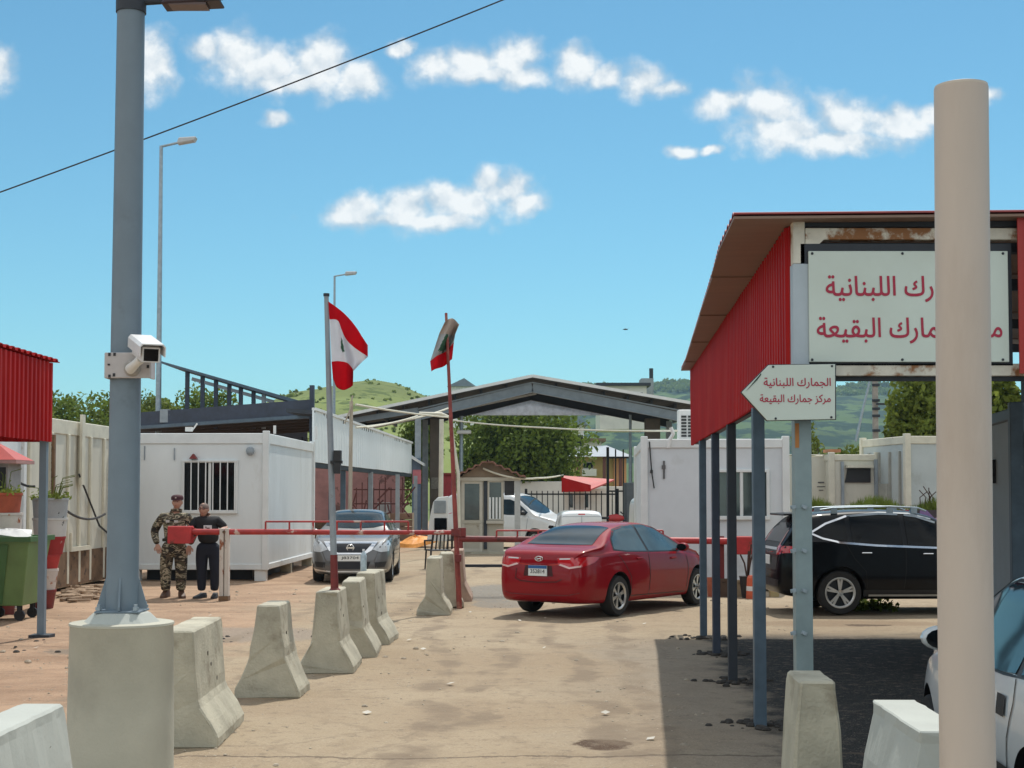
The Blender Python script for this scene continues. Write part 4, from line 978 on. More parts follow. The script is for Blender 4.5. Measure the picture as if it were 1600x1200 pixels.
m.add(bx3(bk, .052, -.33, 0, -.05, .04), [(3, 2, 1, 0), (4, 5, 6, 7), (0, 1, 5, 4), (1, 2, 6, 5), (2, 3, 7, 6), (3, 0, 4, 7)]); m.build('housing', camm, t, world=True, bevel=.012, seg=2)
m = MB()
sec = [(-.072, -.01), (-.072, .045), (-.058, .062), (.058, .062), (.072, .045), (.072, -.01), (.066, -.01), (.066, .042), (.054, .055), (-.054, .055), (-.066, .042), (-.066, -.01)]
m.loft([[bk + sdv * x + upv * z + dirv * f for x, z in sec] for f in (-.36, .05)]); m.build('sun_shield', camm, t, world=True)
m = MB(); m.add(bx3(bk, .040, 0, .006, -.040, .028), [(3, 2, 1, 0), (4, 5, 6, 7), (0, 1, 5, 4), (1, 2, 6, 5), (2, 3, 7, 6), (3, 0, 4, 7)]); m.build('lens_window', M('lens glass', (.006, .005, .006), .08), t, world=True)
m = MB(); m.add(bx3(bk, .049, 0.001, .004, -.046, .036), [(3, 2, 1, 0), (4, 5, 6, 7), (0, 1, 5, 4), (1, 2, 6, 5), (2, 3, 7, 6), (3, 0, 4, 7)]); m.build('front_bezel', camm, t, world=True)

# ------------------------------------------------------------------ slim street lamps
def slim(label, px, ytop, pxe, pyh, Y, base, r):
    b = at(px, 770, Y).x; t = thing('street_lamp', label, 'street lamp', (b, Y, 0), 0, 'slim street lamps'); zt = Z(ytop, Y); e = at(pxe, pyh, Y)
    part('pole', galv, t, lambda m: m.tube([(b, Y, 0), (b, Y, zt)], [r * 1.6, r * .8], 16), world=True, smooth=True)
    part('arm', galv, t, lambda m: m.tube([(b, Y, zt - .02), (b + (e.x - b) * .55, Y, zt + (e.z - zt) * .55)], r * .55, 10), world=True)
    h = part('lamp_head', M('lamp head grey', (.42, .44, .45), .4), t, lambda m: m.prism([(b + (e.x - b) * .45, Y - .14, zt + (e.z - zt) * .4 - .05), (e.x - .06, Y - .14, e.z - .08), (e.x, Y - .14, e.z + .05), (b + (e.x - b) * .5, Y - .14, zt + (e.z - zt) * .5 + .12)], (0, .28, 0)), world=True, bevel=.03)
    part('lamp_lens', M('lamp lens grey', (.5, .5, .5), .2), h, lambda m: m.box((b + (e.x - b) * .8, Y, e.z - .07), (abs(e.x - b) * .28, .2, .04)), world=True)
slim('slim street lamp with its head turned right, beside the thick lamp post', 246, 228, 308, 217, 42, 645, .062)
slim('farther street lamp rising behind the red and white flag', 521, 431, 558, 426, 70, 640, .06)

# overhead cable
def cable(name, label, pts, r, mat, sag=.0, cat='cable', group=None):
    m = MB(); P = [Vector(p) for p in pts]; Q = []
    for a, b in zip(P[:-1], P[1:]):
        for k in range(12): q = a.lerp(b, k / 12); q.z -= sag * 4 * (k / 12) * (1 - k / 12); Q.append(q)
    Q.append(P[-1]); o = m.tube(Q, r, 6).build(name, mat); tag(o, label, cat, group); return o
cable('overhead_cable', 'thin dark cable crossing the sky behind the thick lamp post', [at(-60, 322, 22), at(820, -14, 22)], .011, black, .05)

# ------------------------------------------------------------------ flags
def flagmat():
    return [M('flag red', (.62, .010, .022), .7, var=.1, trans=.45, spec=.1), M('flag white', (.74, .75, .78), .7, var=.05, trans=.45), M('flag green', (.02, .10, .05), .7, trans=.2), M('faded backlit flag stripe', (.42, .34, .28), .7, trans=.3), M('worn shaded flag white', (.30, .30, .29), .8, var=.3, scale=4)]  # tan stripe holds backlight, greyed white holds shade, besides fading and wear
def cedar(u, v):
    x, y = (u - .5) / .19, (v - .5) / .21
    if abs(y) > 1: return False
    if y > .72: return abs(x) < .10
    tier = (y + 1) * 2.6; k = tier - math.floor(tier)
    return abs(x) < (.10 + .30 * math.floor(tier + .001) / 2 + .32 * k) * (1 if y < .6 else .6)
def flag(name, label, ctl, Y, dep, top=0, ks=1.0, group='flags on the poles'):
    """ctl: rows of picture points at v = 0, .25, .75, 1 (hoist to fly); dep(u, v) = depth of the fold in metres"""
    nu, nv = 64, 56; vs = []; fs = []; ms = []
    rows = [0, .25, .75, 1]
    def ev(u, v):
        def cr(P, t):
            n = len(P) - 1; i = min(int(t * n), n - 1); f = t * n - i; p = [np.array(P[max(0, min(n, i + q))], float) for q in (-1, 0, 1, 2)]
            return .5 * (2 * p[1] + (p[2] - p[0]) * f + (2 * p[0] - 5 * p[1] + 4 * p[2] - p[3]) * f * f + (3 * p[1] - 3 * p[2] + p[3] - p[0]) * f ** 3)
        k = 0 if v < .25 else 1 if v < .75 else 2; f = (v - rows[k]) / (rows[k + 1] - rows[k])
        return cr(ctl[k], u) * (1 - f) + cr(ctl[k + 1], u) * f
    for j in range(nv + 1):
        for i in range(nu + 1):
            u, v = i / nu, j / nv; p = ev(u, v); y = Y + dep(u, v); vs.append(at(p[0], p[1], Y) + Vector((0, dep(u, v), 0)))
    n = nu + 1; o0 = vs[0].copy()
    for j in range(nv):
        for i in range(nu):
            fs.append((j * n + i, j * n + i + 1, (j + 1) * n + i + 1, (j + 1) * n + i)); u, v = (i + .5) / nu, (j + .5) / nv
            ms.append(top if v < .25 else 0 if v > .75 else 2 if cedar(.5 + (u - .5) / ks, .5 + (v - .5) / min(1.15, ks)) else 4 if ks > 1 else 1)
    me = bpy.data.meshes.new(name); me.from_pydata([tuple(p - o0) for p in vs], [], fs)
    for q in flagmat(): me.materials.append(q)
    me.polygons.foreach_set('material_index', ms); o = link_mesh(name, me, smooth=True); o.location = o0
    sm = o.modifiers.new('solid', 'SOLIDIFY'); sm.thickness = .003
    tag(o, label, 'flag', group); return o
FY = 15.25
t = thing('flag_pole', 'grey flag pole with rusty red foot standing in a barrier', 'flag pole', at(523, 921, FY), 0, 'flag poles')
B_, T_ = at(523, 925, FY), at(510, 463, FY)
part('pole', greyst, t, lambda m: m.tube([B_.lerp(T_, .12), B_.lerp(T_, .55), T_], [.034, .031, .024], 14), world=True, smooth=True)
part('rusty_foot', darkred, t, lambda m: m.tube([B_, B_.lerp(T_, .125)], [.042, .036], 14), world=True, smooth=True)
part('top_cap', darkst, t, lambda m: m.cyl(T_, T_ + Vector((0, 0, .03)), .032), world=True)
q = at(527, 722, FY - .06); part('junction_box', black, t, lambda m: (m.b2(q.x - .035, q.x + .04, q.y - .04, q.y + .06, q.z + .01, q.z + .12), m.b2(q.x - .03, q.x + .035, q.y - .05, q.y + .05, q.z - .12, q.z - .01), m.box((q.x - .01, q.y + .02, q.z), (.12, .09, .03))), world=True)
part('weld_knot', darkred, t, lambda m: m.lathe([(.05, 0), (.06, .03), (.03, .06)], 9, tuple(at(523, 926, FY))), world=True)
flag('flag', 'red and white cedar flag flying right from the grey pole',
     [[(513, 471), (536, 488), (558, 513), (573, 538)], [(515, 499), (529, 502), (543, 533), (574, 557)], [(518, 565), (531, 565), (545, 569), (552, 580)], [(520, 590), (528, 606), (540, 610), (552, 602)]], FY - .02,
     lambda u, v: .10 * sin(u * 7 + v * 2) * u + .05 * sin(u * 13 - v * 5) * u - .12 * v * u, ks=.55)
RY = 23.3
t = thing('flag_pole', 'rusty red flag pole beside the three barriers', 'flag pole', at(717, 925, RY), 0, 'flag poles')
B_, T_ = at(718, 948, RY), at(697, 489, RY); B_.z = -.05
part('pole', M('rusty red paint', (.26, .05, .04), .6, var=.35, scale=6, dirt=(.36, .17, .12), dscale=4, dth=.58), t, lambda m: m.tube([B_, B_.lerp(T_, .5), T_], [.045, .034, .022], 14), world=True, smooth=True)
for q, w_ in (((712, 832), .14), ((716, 872), .10)): part('hinge_bracket', darkred, t, lambda m: m.box(at(*q, RY - .05), (w_, .1, .11)), world=True)
flag('flag', 'worn cedar flag blowing left from the red pole',
     [[(717, 505), (711, 499), (702, 498), (694, 504)], [(711, 521), (704, 522), (694, 522), (686, 520)], [(709, 534), (698, 546), (684, 556), (671, 563)], [(706, 560), (698, 568), (686, 575), (673, 579)]], RY - .05,
     lambda u, v: .16 * sin(u * 5 + 1) * (1 - v * .5) + .07 * sin(u * 11 - v * 4) + .15 * u, top=3, ks=1.45)

# ------------------------------------------------------------------ cabins
def cabin(name, label, x, y, wd, dp, zb, zt, rz, wall, trim, parts=None, group=None, cat='cabin', rim=.17, leg=True, posts=True, ribs=0, rails=True):
    """local origin = front left corner on the ground; front looks along -y"""
    t = thing(name, label, cat, (x, y, 0), rz, group)
    m = MB(); m.b2(.03, wd - .03, .03, dp - .03, zb + .05, zt - .06)
    n = max(1, int(wd / .9))
    w = m.build('wall', wall, t)
    if ribs:
        r = MB()
        for k in range(1, ribs):
            q = wd * k / ribs; r.b2(q - .012, q + .012, .016, .03, zb + .12, zt - rim)
            q = dp * k / ribs
            r.b2(.016, .03, q - .012, q + .012, zb + .12, zt - rim); r.b2(wd - .03, wd - .016, q - .012, q + .012, zb + .12, zt - rim)
        r.build('panel_joint', wall, w)
    m = MB(); m.b2(.0, wd, .0, .08, zt - rim, zt); m.b2(0, wd, dp - .08, dp, zt - rim, zt); m.b2(0, .08, .08, dp - .08, zt - rim, zt); m.b2(wd - .08, wd, .08, dp - .08, zt - rim, zt); m.b2(.08, wd - .08, .08, dp - .08, zt - .07, zt - .03)
    m.build('roof_frame', trim, t, bevel=.012)
    m = MB(); m.b2(.0, wd, .0, .08, zb, zb + .12); m.b2(0, wd, dp - .08, dp, zb, zb + .12); m.b2(0, .08, .08, dp - .08, zb, zb + .12); m.b2(wd - .08, wd, .08, dp - .08, zb, zb + .12); m.build('floor_frame', trim, t, bevel=.01)
    if posts:
        for cx in (.045, wd - .045):
            for cy in (.045, dp - .045):
                m = MB(); m.b2(cx - .065, cx + .065, cy - .065, cy + .065, zb - .003, zt + .05); m.build('corner_post', trim, t, bevel=.008)
    if leg and zb > .05:
        for cx in (.15, wd - .15):
            for cy in (.1, dp * .5, dp - .15):
                m = MB(); m.b2(cx - .12, cx + .12, cy - .05, cy + .12, -.05, zb); m.build('foot_block', conc if cy > .2 else trim, t)
    return t
# left white cabin
CX0, CY0 = -7.98, 30.55
cw = at(419, 770, CY0).x - CX0; crz = radians(-1.2)
t = cabin('portable_cabin', 'white portable cabin with a barred window behind the two men', CX0, CY0, cw, 6.2, .21, Z(677, CY0), crz, white, whited, rim=.22)
def cabwin(t, x0, x1, z0, z1, y, bars=7, split=True, glass=glassd, fr=whited):
    f = MB(); e = .055
    f.b2(x0 - e, x1 + e, y - .05, y + .02, z1, z1 + e); f.b2(x0 - e, x1 + e, y - .07, y + .02, z0 - e * 1.3, z0); f.b2(x0 - e, x0, y - .05, y + .02, z0, z1); f.b2(x1, x1 + e, y - .05, y + .02, z0, z1)
    if split: f.b2((x0 + x1) / 2 - .03, (x0 + x1) / 2 + .03, y - .03, y + .02, z0, z1)
    w = f.build('window', fr, t, bevel=.006)
    g = MB(); g.b2(x0, x1, y - .012, y + .01, z0, z1); g.build('pane', glass, w)
    if bars:
        b = MB()
        for k in range(bars + 1):
            q = x0 + (x1 - x0) * k / bars; b.b2(q - .011, q + .011, y - .075, y - .055, z0 - .03, z1 + .05)
        b.b2(x0 - .02, x1 + .02, y - .078, y - .054, z1 + .02, z1 + .045); b.build('window_bars', fr, w)
    return w
lx = lambda px: at(px, 770, CY0).x - CX0
cabwin(t, lx(288), lx(368), Z(797, CY0), Z(723, CY0), 0.03)
part('wall_lamp', greyst, t, lambda m: m.lathe([(.03, 0), (.07, .03), (.09, .09), (.07, .16), (.03, .18)], 12, (lx(392), -.06, Z(712, CY0))), smooth=True)
part('siren', darkred, t, lambda m: m.prism([(lx(297), -.10, Z(717, CY0)), (lx(309), -.10, Z(717, CY0)), (lx(303), -.10, Z(709, CY0))], (0, .12, 0)))
part('wall_bracket', greyst, t, lambda m: (m.b2(lx(225) - .01, lx(225) + .01, .0, .03, Z(719, CY0), Z(697, CY0)), m.b2(lx(272) - .01, lx(272) + .01, .0, .03, Z(719, CY0), Z(700, CY0))))
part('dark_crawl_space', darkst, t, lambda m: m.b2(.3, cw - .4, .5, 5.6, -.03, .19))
part('floodlight', whitepl, t, lambda m: (m.box((lx(291), .2, Z(670, CY0)), (.14, .08, .09)), m.bar((lx(296), .2, Z(672, CY0)), (lx(304), .2, Z(661, CY0)), .025, .025)))
part('roof_stub', whitepl, t, lambda m: (m.b2(lx(423), lx(423) + .05, .3, .35, Z(677, CY0), Z(664, CY0)), m.b2(lx(452), lx(452) + .06, 3.4, 3.46, Z(677, CY0), Z(677, CY0) + .3)))
# cream panel cabins along the left edge
t = cabin('portable_cabin', 'long cream cabin with rusted foot between red awning and lamp post', -8.40, 24.9, 6.0, 2.4, .05, Z(668, 30.5), radians(88), cream, creamt, rim=.27, leg=False, posts=False)
t.location = (-8.40, 24.6, 0)
zt = Z(668, 30.5)
# its long face looks right (+X): local x runs along the road, local -y looks to +X
m = MB()
for k, q in enumerate((.05, .95, 2.05, 2.95, 3.6, 4.25, 5.1, 5.9)): m.b2(q - .05, q + .05, -.022, .03, .1, zt - .26)
m.build('batten', creamt, t, bevel=.008)
m = MB(); m.b2(3.45, 3.62, -.09, -.04, zt - 1.2, zt + .14); m.build('rain_pipe', creamt, t)
m = MB(); m.b2(2.2, 5.95, -.012, .03, .06, .70); m.b2(2.0, 2.08, -.06, .0, .1, zt - .3); m.b2(5.55, 5.66, -.06, .0, .1, zt - .4); m.build('rusted_skirt', rustp, t)
m = MB(); m.b2(3.0, 4.1, -.06, -.012, .70, .78); m.b2(3.0, 3.05, -.06, -.012, .78, 1.05); m.build('bent_flap', creamt, t)
m = MB(); m.tube([(3.4, -.05, zt - 1.0), (4.6, -.07, zt - 2.0), (5.6, -.07, zt - 2.3)], .02, 6); m.build('wall_cable', black, t)
t = cabin('portable_cabin', 'pale grey cabin at the left edge behind the skip', -8.2, 18.6, 5.9, 2.4, .05, 3.05, radians(89), white, whited, rim=.16, leg=False)
m = MB()
for q in (1.2, 2.4, 3.5, 4.7): m.b2(q - .035, q + .035, -.03, .03, .1, 2.85)
m.build('batten', whited, t); m = MB(); m.b2(4.35, 4.40, -.012, .03, .9, 2.7); m.build('dark_joint', black, t)

# small red roofed sentry box at the left edge
t = thing('sentry_box', 'small grey sentry box with red hipped roof at the left edge', 'sentry box', (-8.02, 22.85, 0))
part('wall', M('grey boards', (.33, .32, .31), .8), t, lambda m: m.b2(-.40, .30, -.30, .30, 0, Z(722, 21.5)))
part('doorway', black, t, lambda m: m.b2(.10, .27, -.32, -.295, .3, Z(728, 21.5)))
part('roof', redtile, t, lambda m: m.loft([[Vector((sx * .46, sy * .42, Z(716, 21.5))) for sx, sy in ((-1, -1), (1, -1), (1, 1), (-1, 1))], [Vector((sx * .05, sy * .05, Z(688, 21.5))) for sx, sy in ((-1, -1), (1, -1), (1, 1), (-1, 1))]]))
part('eave', M('pinkish eave', (.40, .22, .20), .7), t, lambda m: m.b2(-.47, .47, -.43, .43, Z(722, 21.5), Z(716.5, 21.5)))

# ------------------------------------------------------------------ left red awning
AX = -5.94; AY = 18.8
t = thing('red_canopy', 'bright red corrugated canopy at the left edge on a blue grey post', 'canopy', (AX, AY, 0))
zt_, zb_ = Z(568, AY), Z(690, AY)
part('fascia', redsh, t, lambda m: m.corr((AX + .05, AY, zt_), (.12, -9, -.02), (0, 0, zb_ - zt_), .16, .03, (1, 0, 0)), world=True)
part('end_fascia', redsh, t, lambda m: m.corr((AX + .04, AY + .02, zt_), (-4, 0, 0), (0, 0, zb_ - zt_), .16, .03, (0, 1, 0)), world=True)
part('roof', redsh, t, lambda m: m.corr((AX + .11, AY + .12, zt_ + .03), (0, -9.2, 0), (-4.5, 0, .25), .2, .03, (0, 0, 1)), world=True)
for q in (0, -3, -6): part('post', navy2 if q else polem, t, lambda m: m.b2(AX - .06, AX + .03, AY - .12 + q, AY - .03 + q, -.05, zb_ + .9), world=True, bevel=.004)
part('base_plate', darkst, t, lambda m: m.b2(AX - .14, AX + .12, AY - .2, AY + .05, -.06, .012), world=True)
part('beam', darkst, t, lambda m: m.b2(AX - .06, AX + .03, AY - 9, AY - .14, zt_ - .14, zt_ - .02), world=True)

# ------------------------------------------------------------------ skip on wheels, with a bag on it, and painted pots
p = at(22, 950, 21.2); sx = p.x - .1
t = thing('waste_container', 'tapered green metal waste container on castors by the left post', 'waste container', (sx, 21.3, 0))
zt_, zb_ = 1.13, .20
m = MB(); m.loft([[Vector((a * .30, b * .36, zb_)) for a, b in ((-1, -1), (1, -1), (1, 1), (-1, 1))], [Vector((a * .43, b * .50, zt_)) for a, b in ((-1, -1), (1, -1), (1, 1), (-1, 1))]]); m.build('tub', greenb, t, bevel=.01)
m = MB(); m.prism([(-.28, -.375, zb_ + .02), (.02, -.375, zb_ + .02), (.14, -.512, zt_ - .06), (-.40, -.512, zt_ - .06)], (0, .012, 0)); m.build('front_panel', greend, t)
m = MB(); m.b2(-.47, .47, -.55, -.47, zt_ - .02, zt_ + .05); m.b2(-.47, .47, .47, .55, zt_ - .02, zt_ + .05); m.b2(-.47, -.40, -.47, .47, zt_ - .02, zt_ + .05); m.b2(.40, .47, -.47, .47, zt_ - .02, zt_ + .05); m.build('rim', greend, t)
for a in (-.24, .24):
    for b in (-.28, .28):
        m = MB(); m.lathe([(.075, -.02), (.08, 0), (.075, .02)], 16, (a, b, .06), 'Y'); m.b2(a - .03, a + .03, b - .035, b - .025, .06, .2); m.b2(a - .03, a + .03, b + .025, b + .035, .06, .2); m.build('castor', black, t, smooth=True)
o = MB(); rr = random.Random(3); o.loft([[Vector((sx + r * cos(a) * 1.0 * (1 + .25 * rr.uniform(-1, 1)), 21.15 + r * .8 * sin(a), z + .03 * rr.uniform(-1, 1))) for a in [k * pi / 8 for k in range(16)]] for r, z in ((.26, 1.14), (.36, 1.18), (.30, 1.24), (.14, 1.28), (.02, 1.27))])
ob = o.build('rubbish_bag', M('white plastic bag', (.62, .63, .62), .4, var=.1), smooth=True); tag(ob, 'crumpled white plastic bag lying on the green container', 'bag')
def pot(label, x, y, z0, h, r0, r1, mat, plants=0, rimmat=None, square=False):
    t = thing('painted_pot', label, 'planter', (x, y, z0), 0, 'painted pots stacked by the left cabins'); n = 4 if square else 20
    k = 1.38 if square else 1; rot = pi / 4 if square else 0; m = MB()
    m.lathe([(r0 * k, 0), (r1 * k, h * .86), (r1 * k * 1.04, h * .87), (r1 * k * 1.04, h), (r1 * k * .93, h), (r1 * k * .9, h * .8)], n, (0, 0, 0))
    for v in m.v: x_, y_ = v.x, v.y; v.x, v.y = x_ * cos(rot) - y_ * sin(rot), x_ * sin(rot) + y_ * cos(rot)
    m.build('pot', mat, t, smooth=not square)
    m = MB(); m.lathe([(r1 * .94, h * .82), (r1 * .5, h * .86)], 12); m.build('soil', soil, t)
    if plants:
        rng = np.random.default_rng(plants); P = np.stack([rng.uniform(-r1, r1, 260) * .95, rng.uniform(-r1, r1, 260), h * .92 + rng.gamma(1.6, .028, 260)], 1); leaf_mesh('foliage', P, .035, plants, leafm, t)
        m = MB()
        for q in range(14):
            a = rng.uniform(0, 6.28); l = rng.uniform(.2, .5); m.tube([(r1 * .4 * cos(a), r1 * .4 * sin(a), h * .85), (r1 * .7 * cos(a), r1 * .7 * sin(a), h + l * .7), (r1 * (1 + l) * cos(a), r1 * sin(a), h + l * .8)], .006, 4)
        m.build('stem', leafy, t)
speck = M('speckled white paint', (.50, .50, .48), .8, var=.1, dirt=(.05, .05, .05), dscale=7, dth=.64, dsoft=.02)
speckg = M('speckled grey paint', (.33, .35, .36), .8, var=.1, dirt=(.04, .04, .04), dscale=6, dth=.63, dsoft=.02)
speckr = M('flaking red paint', (.30, .02, .02), .7, var=.2, dirt=(.45, .35, .32), dscale=5, dth=.60, dsoft=.02)
whitr = M('white paint with rust', (.55, .50, .46), .8, var=.1, dirt=(.35, .12, .05), dscale=4, dth=.58, dsoft=.04)
orr = M('orange red paint', (.36, .075, .035), .7, var=.25, scale=5)
PY = 23.3; zz = lambda a: Z(a, PY); pxx = lambda a: at(a, 770, PY).x
st = [('small dark red bucket, the lowest of the pot stack by the post', 948, 921, 14, 18, 71, darkred, 0), ('white and red pot, second from the ground beside the green container', 921, 888, 14.5, 19, 73, whitr, 0), ('plain red bucket in the middle of the pot stack', 888, 866, 16, 20, 75, redp, 0),
      ('flaking red pot under the two speckled ones', 866, 838, 20, 24, 78, speckr, 0), ('white black speckled pot, second from the top', 838, 809, 24, 26, 79, speck, 0), ('grey speckled pot with weeds, top of the stack', 809, 778, 25, 27, 79, speckg, 5)]
for lb, yb, yt, r0, r1, px, mt, pl_ in st:
    z0 = zz(yb) if yb < 940 else -.02; pot(lb, pxx(px), PY, z0, zz(yt) - z0, r0 / F * PY, r1 / F * PY, mt, pl_)
PY = 22.15
for lb, yb, yt, r0, r1, px, mt, pl_ in [('tall brown pot hidden behind the green container', 952, 880, 18, 24, 6, darkred, 0), ('rusty pot under the white and orange one', 880, 832, 24, 27, 7, speckr, 0), ('white and orange pot standing behind the green container', 832, 801, 26, 28, 6, whitr, 0), ('orange red pot with grass at the left edge', 801, 770, 26, 29, 4, orr, 8)]:
    z0 = Z(yb, PY) if yb < 950 else -.02; pot(lb, at(px, 770, PY).x, PY, z0, Z(yt, PY) - z0, r0 / F * PY, r1 / F * PY, mt, pl_)
cable('slack_cable', 'dark cable sagging from the speckled pot to the lamp post', [at(20, 745, 24.2), at(54, 760, 24.0)], .022, black, .05); cable('slack_cable', 'dark cable sagging along the cream cabin wall', [at(104, 798, 24.8), at(164, 803, 28.4)], .022, black, .12)
# debris at the foot of the cream cabin
m = MB(); rr = random.Random(11)
for k in range(60):
    px = rr.uniform(98, 168); Y = rr.uniform(24.5, 28.5); q = at(px, 770, Y); m.box((q.x, Y, .02), (rr.uniform(.05, .35), rr.uniform(.05, .2), rr.uniform(.02, .09)), rr.uniform(0, 3))
o = m.build('rubble', M('earthy rubble', (.30, .21, .14), .95, var=.35, scale=4), bevel=.01); tag(o, 'low heap of earth and broken boards below the cream cabin', 'rubble', kind='stuff')

# ------------------------------------------------------------------ boom barriers
BY = 25.15
t = thing('boom_barrier', 'red boom with square counterweight in front of the two men', 'boom barrier', (at(351, 770, BY).x, BY, 0), 0, 'boom barriers')
bz = Z(831, BY); b = lambda px, py=831, dy=0: at(px, py, BY + dy)
tiltz = (Z(833, BY) - Z(831, BY))
part('boom', boomp, t, lambda m: m.tube([b(296), b(420), b(560, 832), b(712, 832)], [.052, .050, .042, .038], 14), world=True, smooth=True)
a1, a2 = b(265, 822), b(300, 849); part('counterweight', redp, t, lambda m: m.b2(a1.x, a2.x, BY - .16, BY + .14, a2.z, a1.z), world=True, bevel=.012)
part('counterweight_brace', redp, t, lambda m: (m.bar(b(298, 848), b(310, 834), .03, .02), m.bar(b(299, 824), b(310, 829), .03, .02)), world=True)
for px in (347.5, 355.5):
    part('post', M('chipped white post', (.55, .50, .44), .7, var=.15, dirt=(.25, .08, .03), dscale=6, dth=.57, dsoft=.05, stretch=(1, 1, .5)), t, lambda m: m.b2(b(px).x - .035, b(px).x + .035, BY - .07, BY + .07, -.05, bz + .06), world=True, bevel=.004)
part('pivot_bolt', rustp, t, lambda m: m.cyl((b(351.5).x, BY - .10, bz), (b(351.5).x, BY + .10, bz), .025), world=True)
part('post_foot', rustp, t, lambda m: m.b2(b(344).x, b(359).x, BY - .1, BY + .1, -.03, .05), world=True)
def rail(t, x0, x1, ytop, ylow, n, Y):
    m = MB(); p0, p1 = at(x0, ytop, Y), at(x1, ytop, Y); m.tube([p0, p1], .016, 8)
    for k in range(n + 1):
        q = x0 + (x1 - x0) * k / n; m.tube([at(q, ytop, Y), at(q, ylow, Y)], .016, 8)
    m.build('truss_rail', boomp, t, world=True)
rail(t, 415, 638, 815, 831, 6, BY)
DY = 26.2
t = thing('boom_barrier', 'red boom across the right lane with counterweight near the black car', 'boom barrier', (at(718, 770, DY).x, DY, 0), 0, 'boom barriers')
b = lambda px, py=844: at(px, py, DY)
part('boom', darkred, t, lambda m: m.tube([b(716, 842), b(860, 843)], [.058, .05], 14), world=True, smooth=True)
part('boom_end', redp, t, lambda m: m.tube([b(860, 843), b(1100, 845), b(1150, 846)], [.05, .058, .062], 14), world=True, smooth=True)
a1, a2 = b(1148, 838), b(1180, 866); part('counterweight', redp, t, lambda m: m.b2(a1.x, a2.x, DY - .15, DY + .15, a2.z, a1.z), world=True, bevel=.012)
part('post', darkred, t, lambda m: (m.b2(b(1128).x - .05, b(1128).x + .05, DY + .07, DY + .15, -.05, b(0, 838).z)), world=True)
part('rest_post', darkred, t, lambda m: (m.tube([b(719, 836), b(720, 930)], .05, 10), m.b2(b(714).x, b(728).x, DY - .07, DY + .07, Z(838, DY), Z(830, DY) + .06)), world=True)
part('lower_bar', darkst, t, lambda m: m.bar(b(720, 884), b(800, 884), .07, .05), world=True)
rail(t, 776, 1036, 829, 843, 8, DY)

# chair and tarpaulin
p = at(682, 885, 35.2); t = thing('plastic_chair', 'black plastic armchair behind the first of the three barriers', 'chair', (p.x + .05, 35.2, 0), radians(200))
for a, c_ in ((-.24, -.22), (.24, -.22), (-.26, .24), (.26, .24)): part('leg', black, t, lambda m: m.tube([(a * 1.1, c_ * 1.1, -.02), (a, c_, .44)], [.018, .024], 8))
part('seat', black, t, lambda m: m.b2(-.26, .26, -.25, .24, .42, .455), bevel=.015)
part('backrest', black, t, lambda m: [m.bar((-.25 + .1 * k, .25, .46), (-.22 + .088 * k, .33, .88), .035, .02, (0, 1, 0)) for k in range(6)] and m.tube([(-.26, .25, .46), (-.24, .33, .86), (0, .35, .92), (.24, .33, .86), (.26, .25, .46)], .022, 8))
for sd in (-1, 1): part('armrest', black, t, lambda m: m.tube([(sd * .27, -.2, .44), (sd * .29, -.2, .66), (sd * .28, .27, .68)], .022, 8))
p = at(650, 852, 49); m = MB(); rr = random.Random(2)
m.loft([[Vector((p.x + r * .95 * cos(a) * (1 + .15 * rr.uniform(-1, 1)), 49 + 1.0 * r * sin(a), z * (1 + .2 * rr.uniform(-1, 1)))) for a in [k * pi / 9 for k in range(18)]] for r, z in ((.72, -.02), (.62, .12), (.40, .24), (.18, .33), (.02, .36))])
for v in m.v:
    v.z += max(0, (v.x - p.x)) * .28
o = m.build('tarpaulin', tarp); tag(o, 'orange tarpaulin heaped on the ground under the left boom', 'tarpaulin')
p = at(568, 893, 18.2); p = at(568, 898, 18.2); t = thing('plastic_bottle', 'clear plastic water bottle standing on the rearmost left barrier', 'bottle', (at(568.5, 770, 18.2).x, 18.2, .836))
part('bottle', M('pale bottle plastic', (.42, .52, .58), .15, var=.2, scale=20), t, lambda m: m.lathe([(.036, 0), (.040, .01), (.038, .08), (.040, .10), (.038, .19), (.03, .215), (.014, .24), (.014, .25)], 16), smooth=True)
part('cap', M('bottle cap white', (.7, .72, .75), .4), t, lambda m: m.lathe([(.016, .25), (.016, .27)], 12))
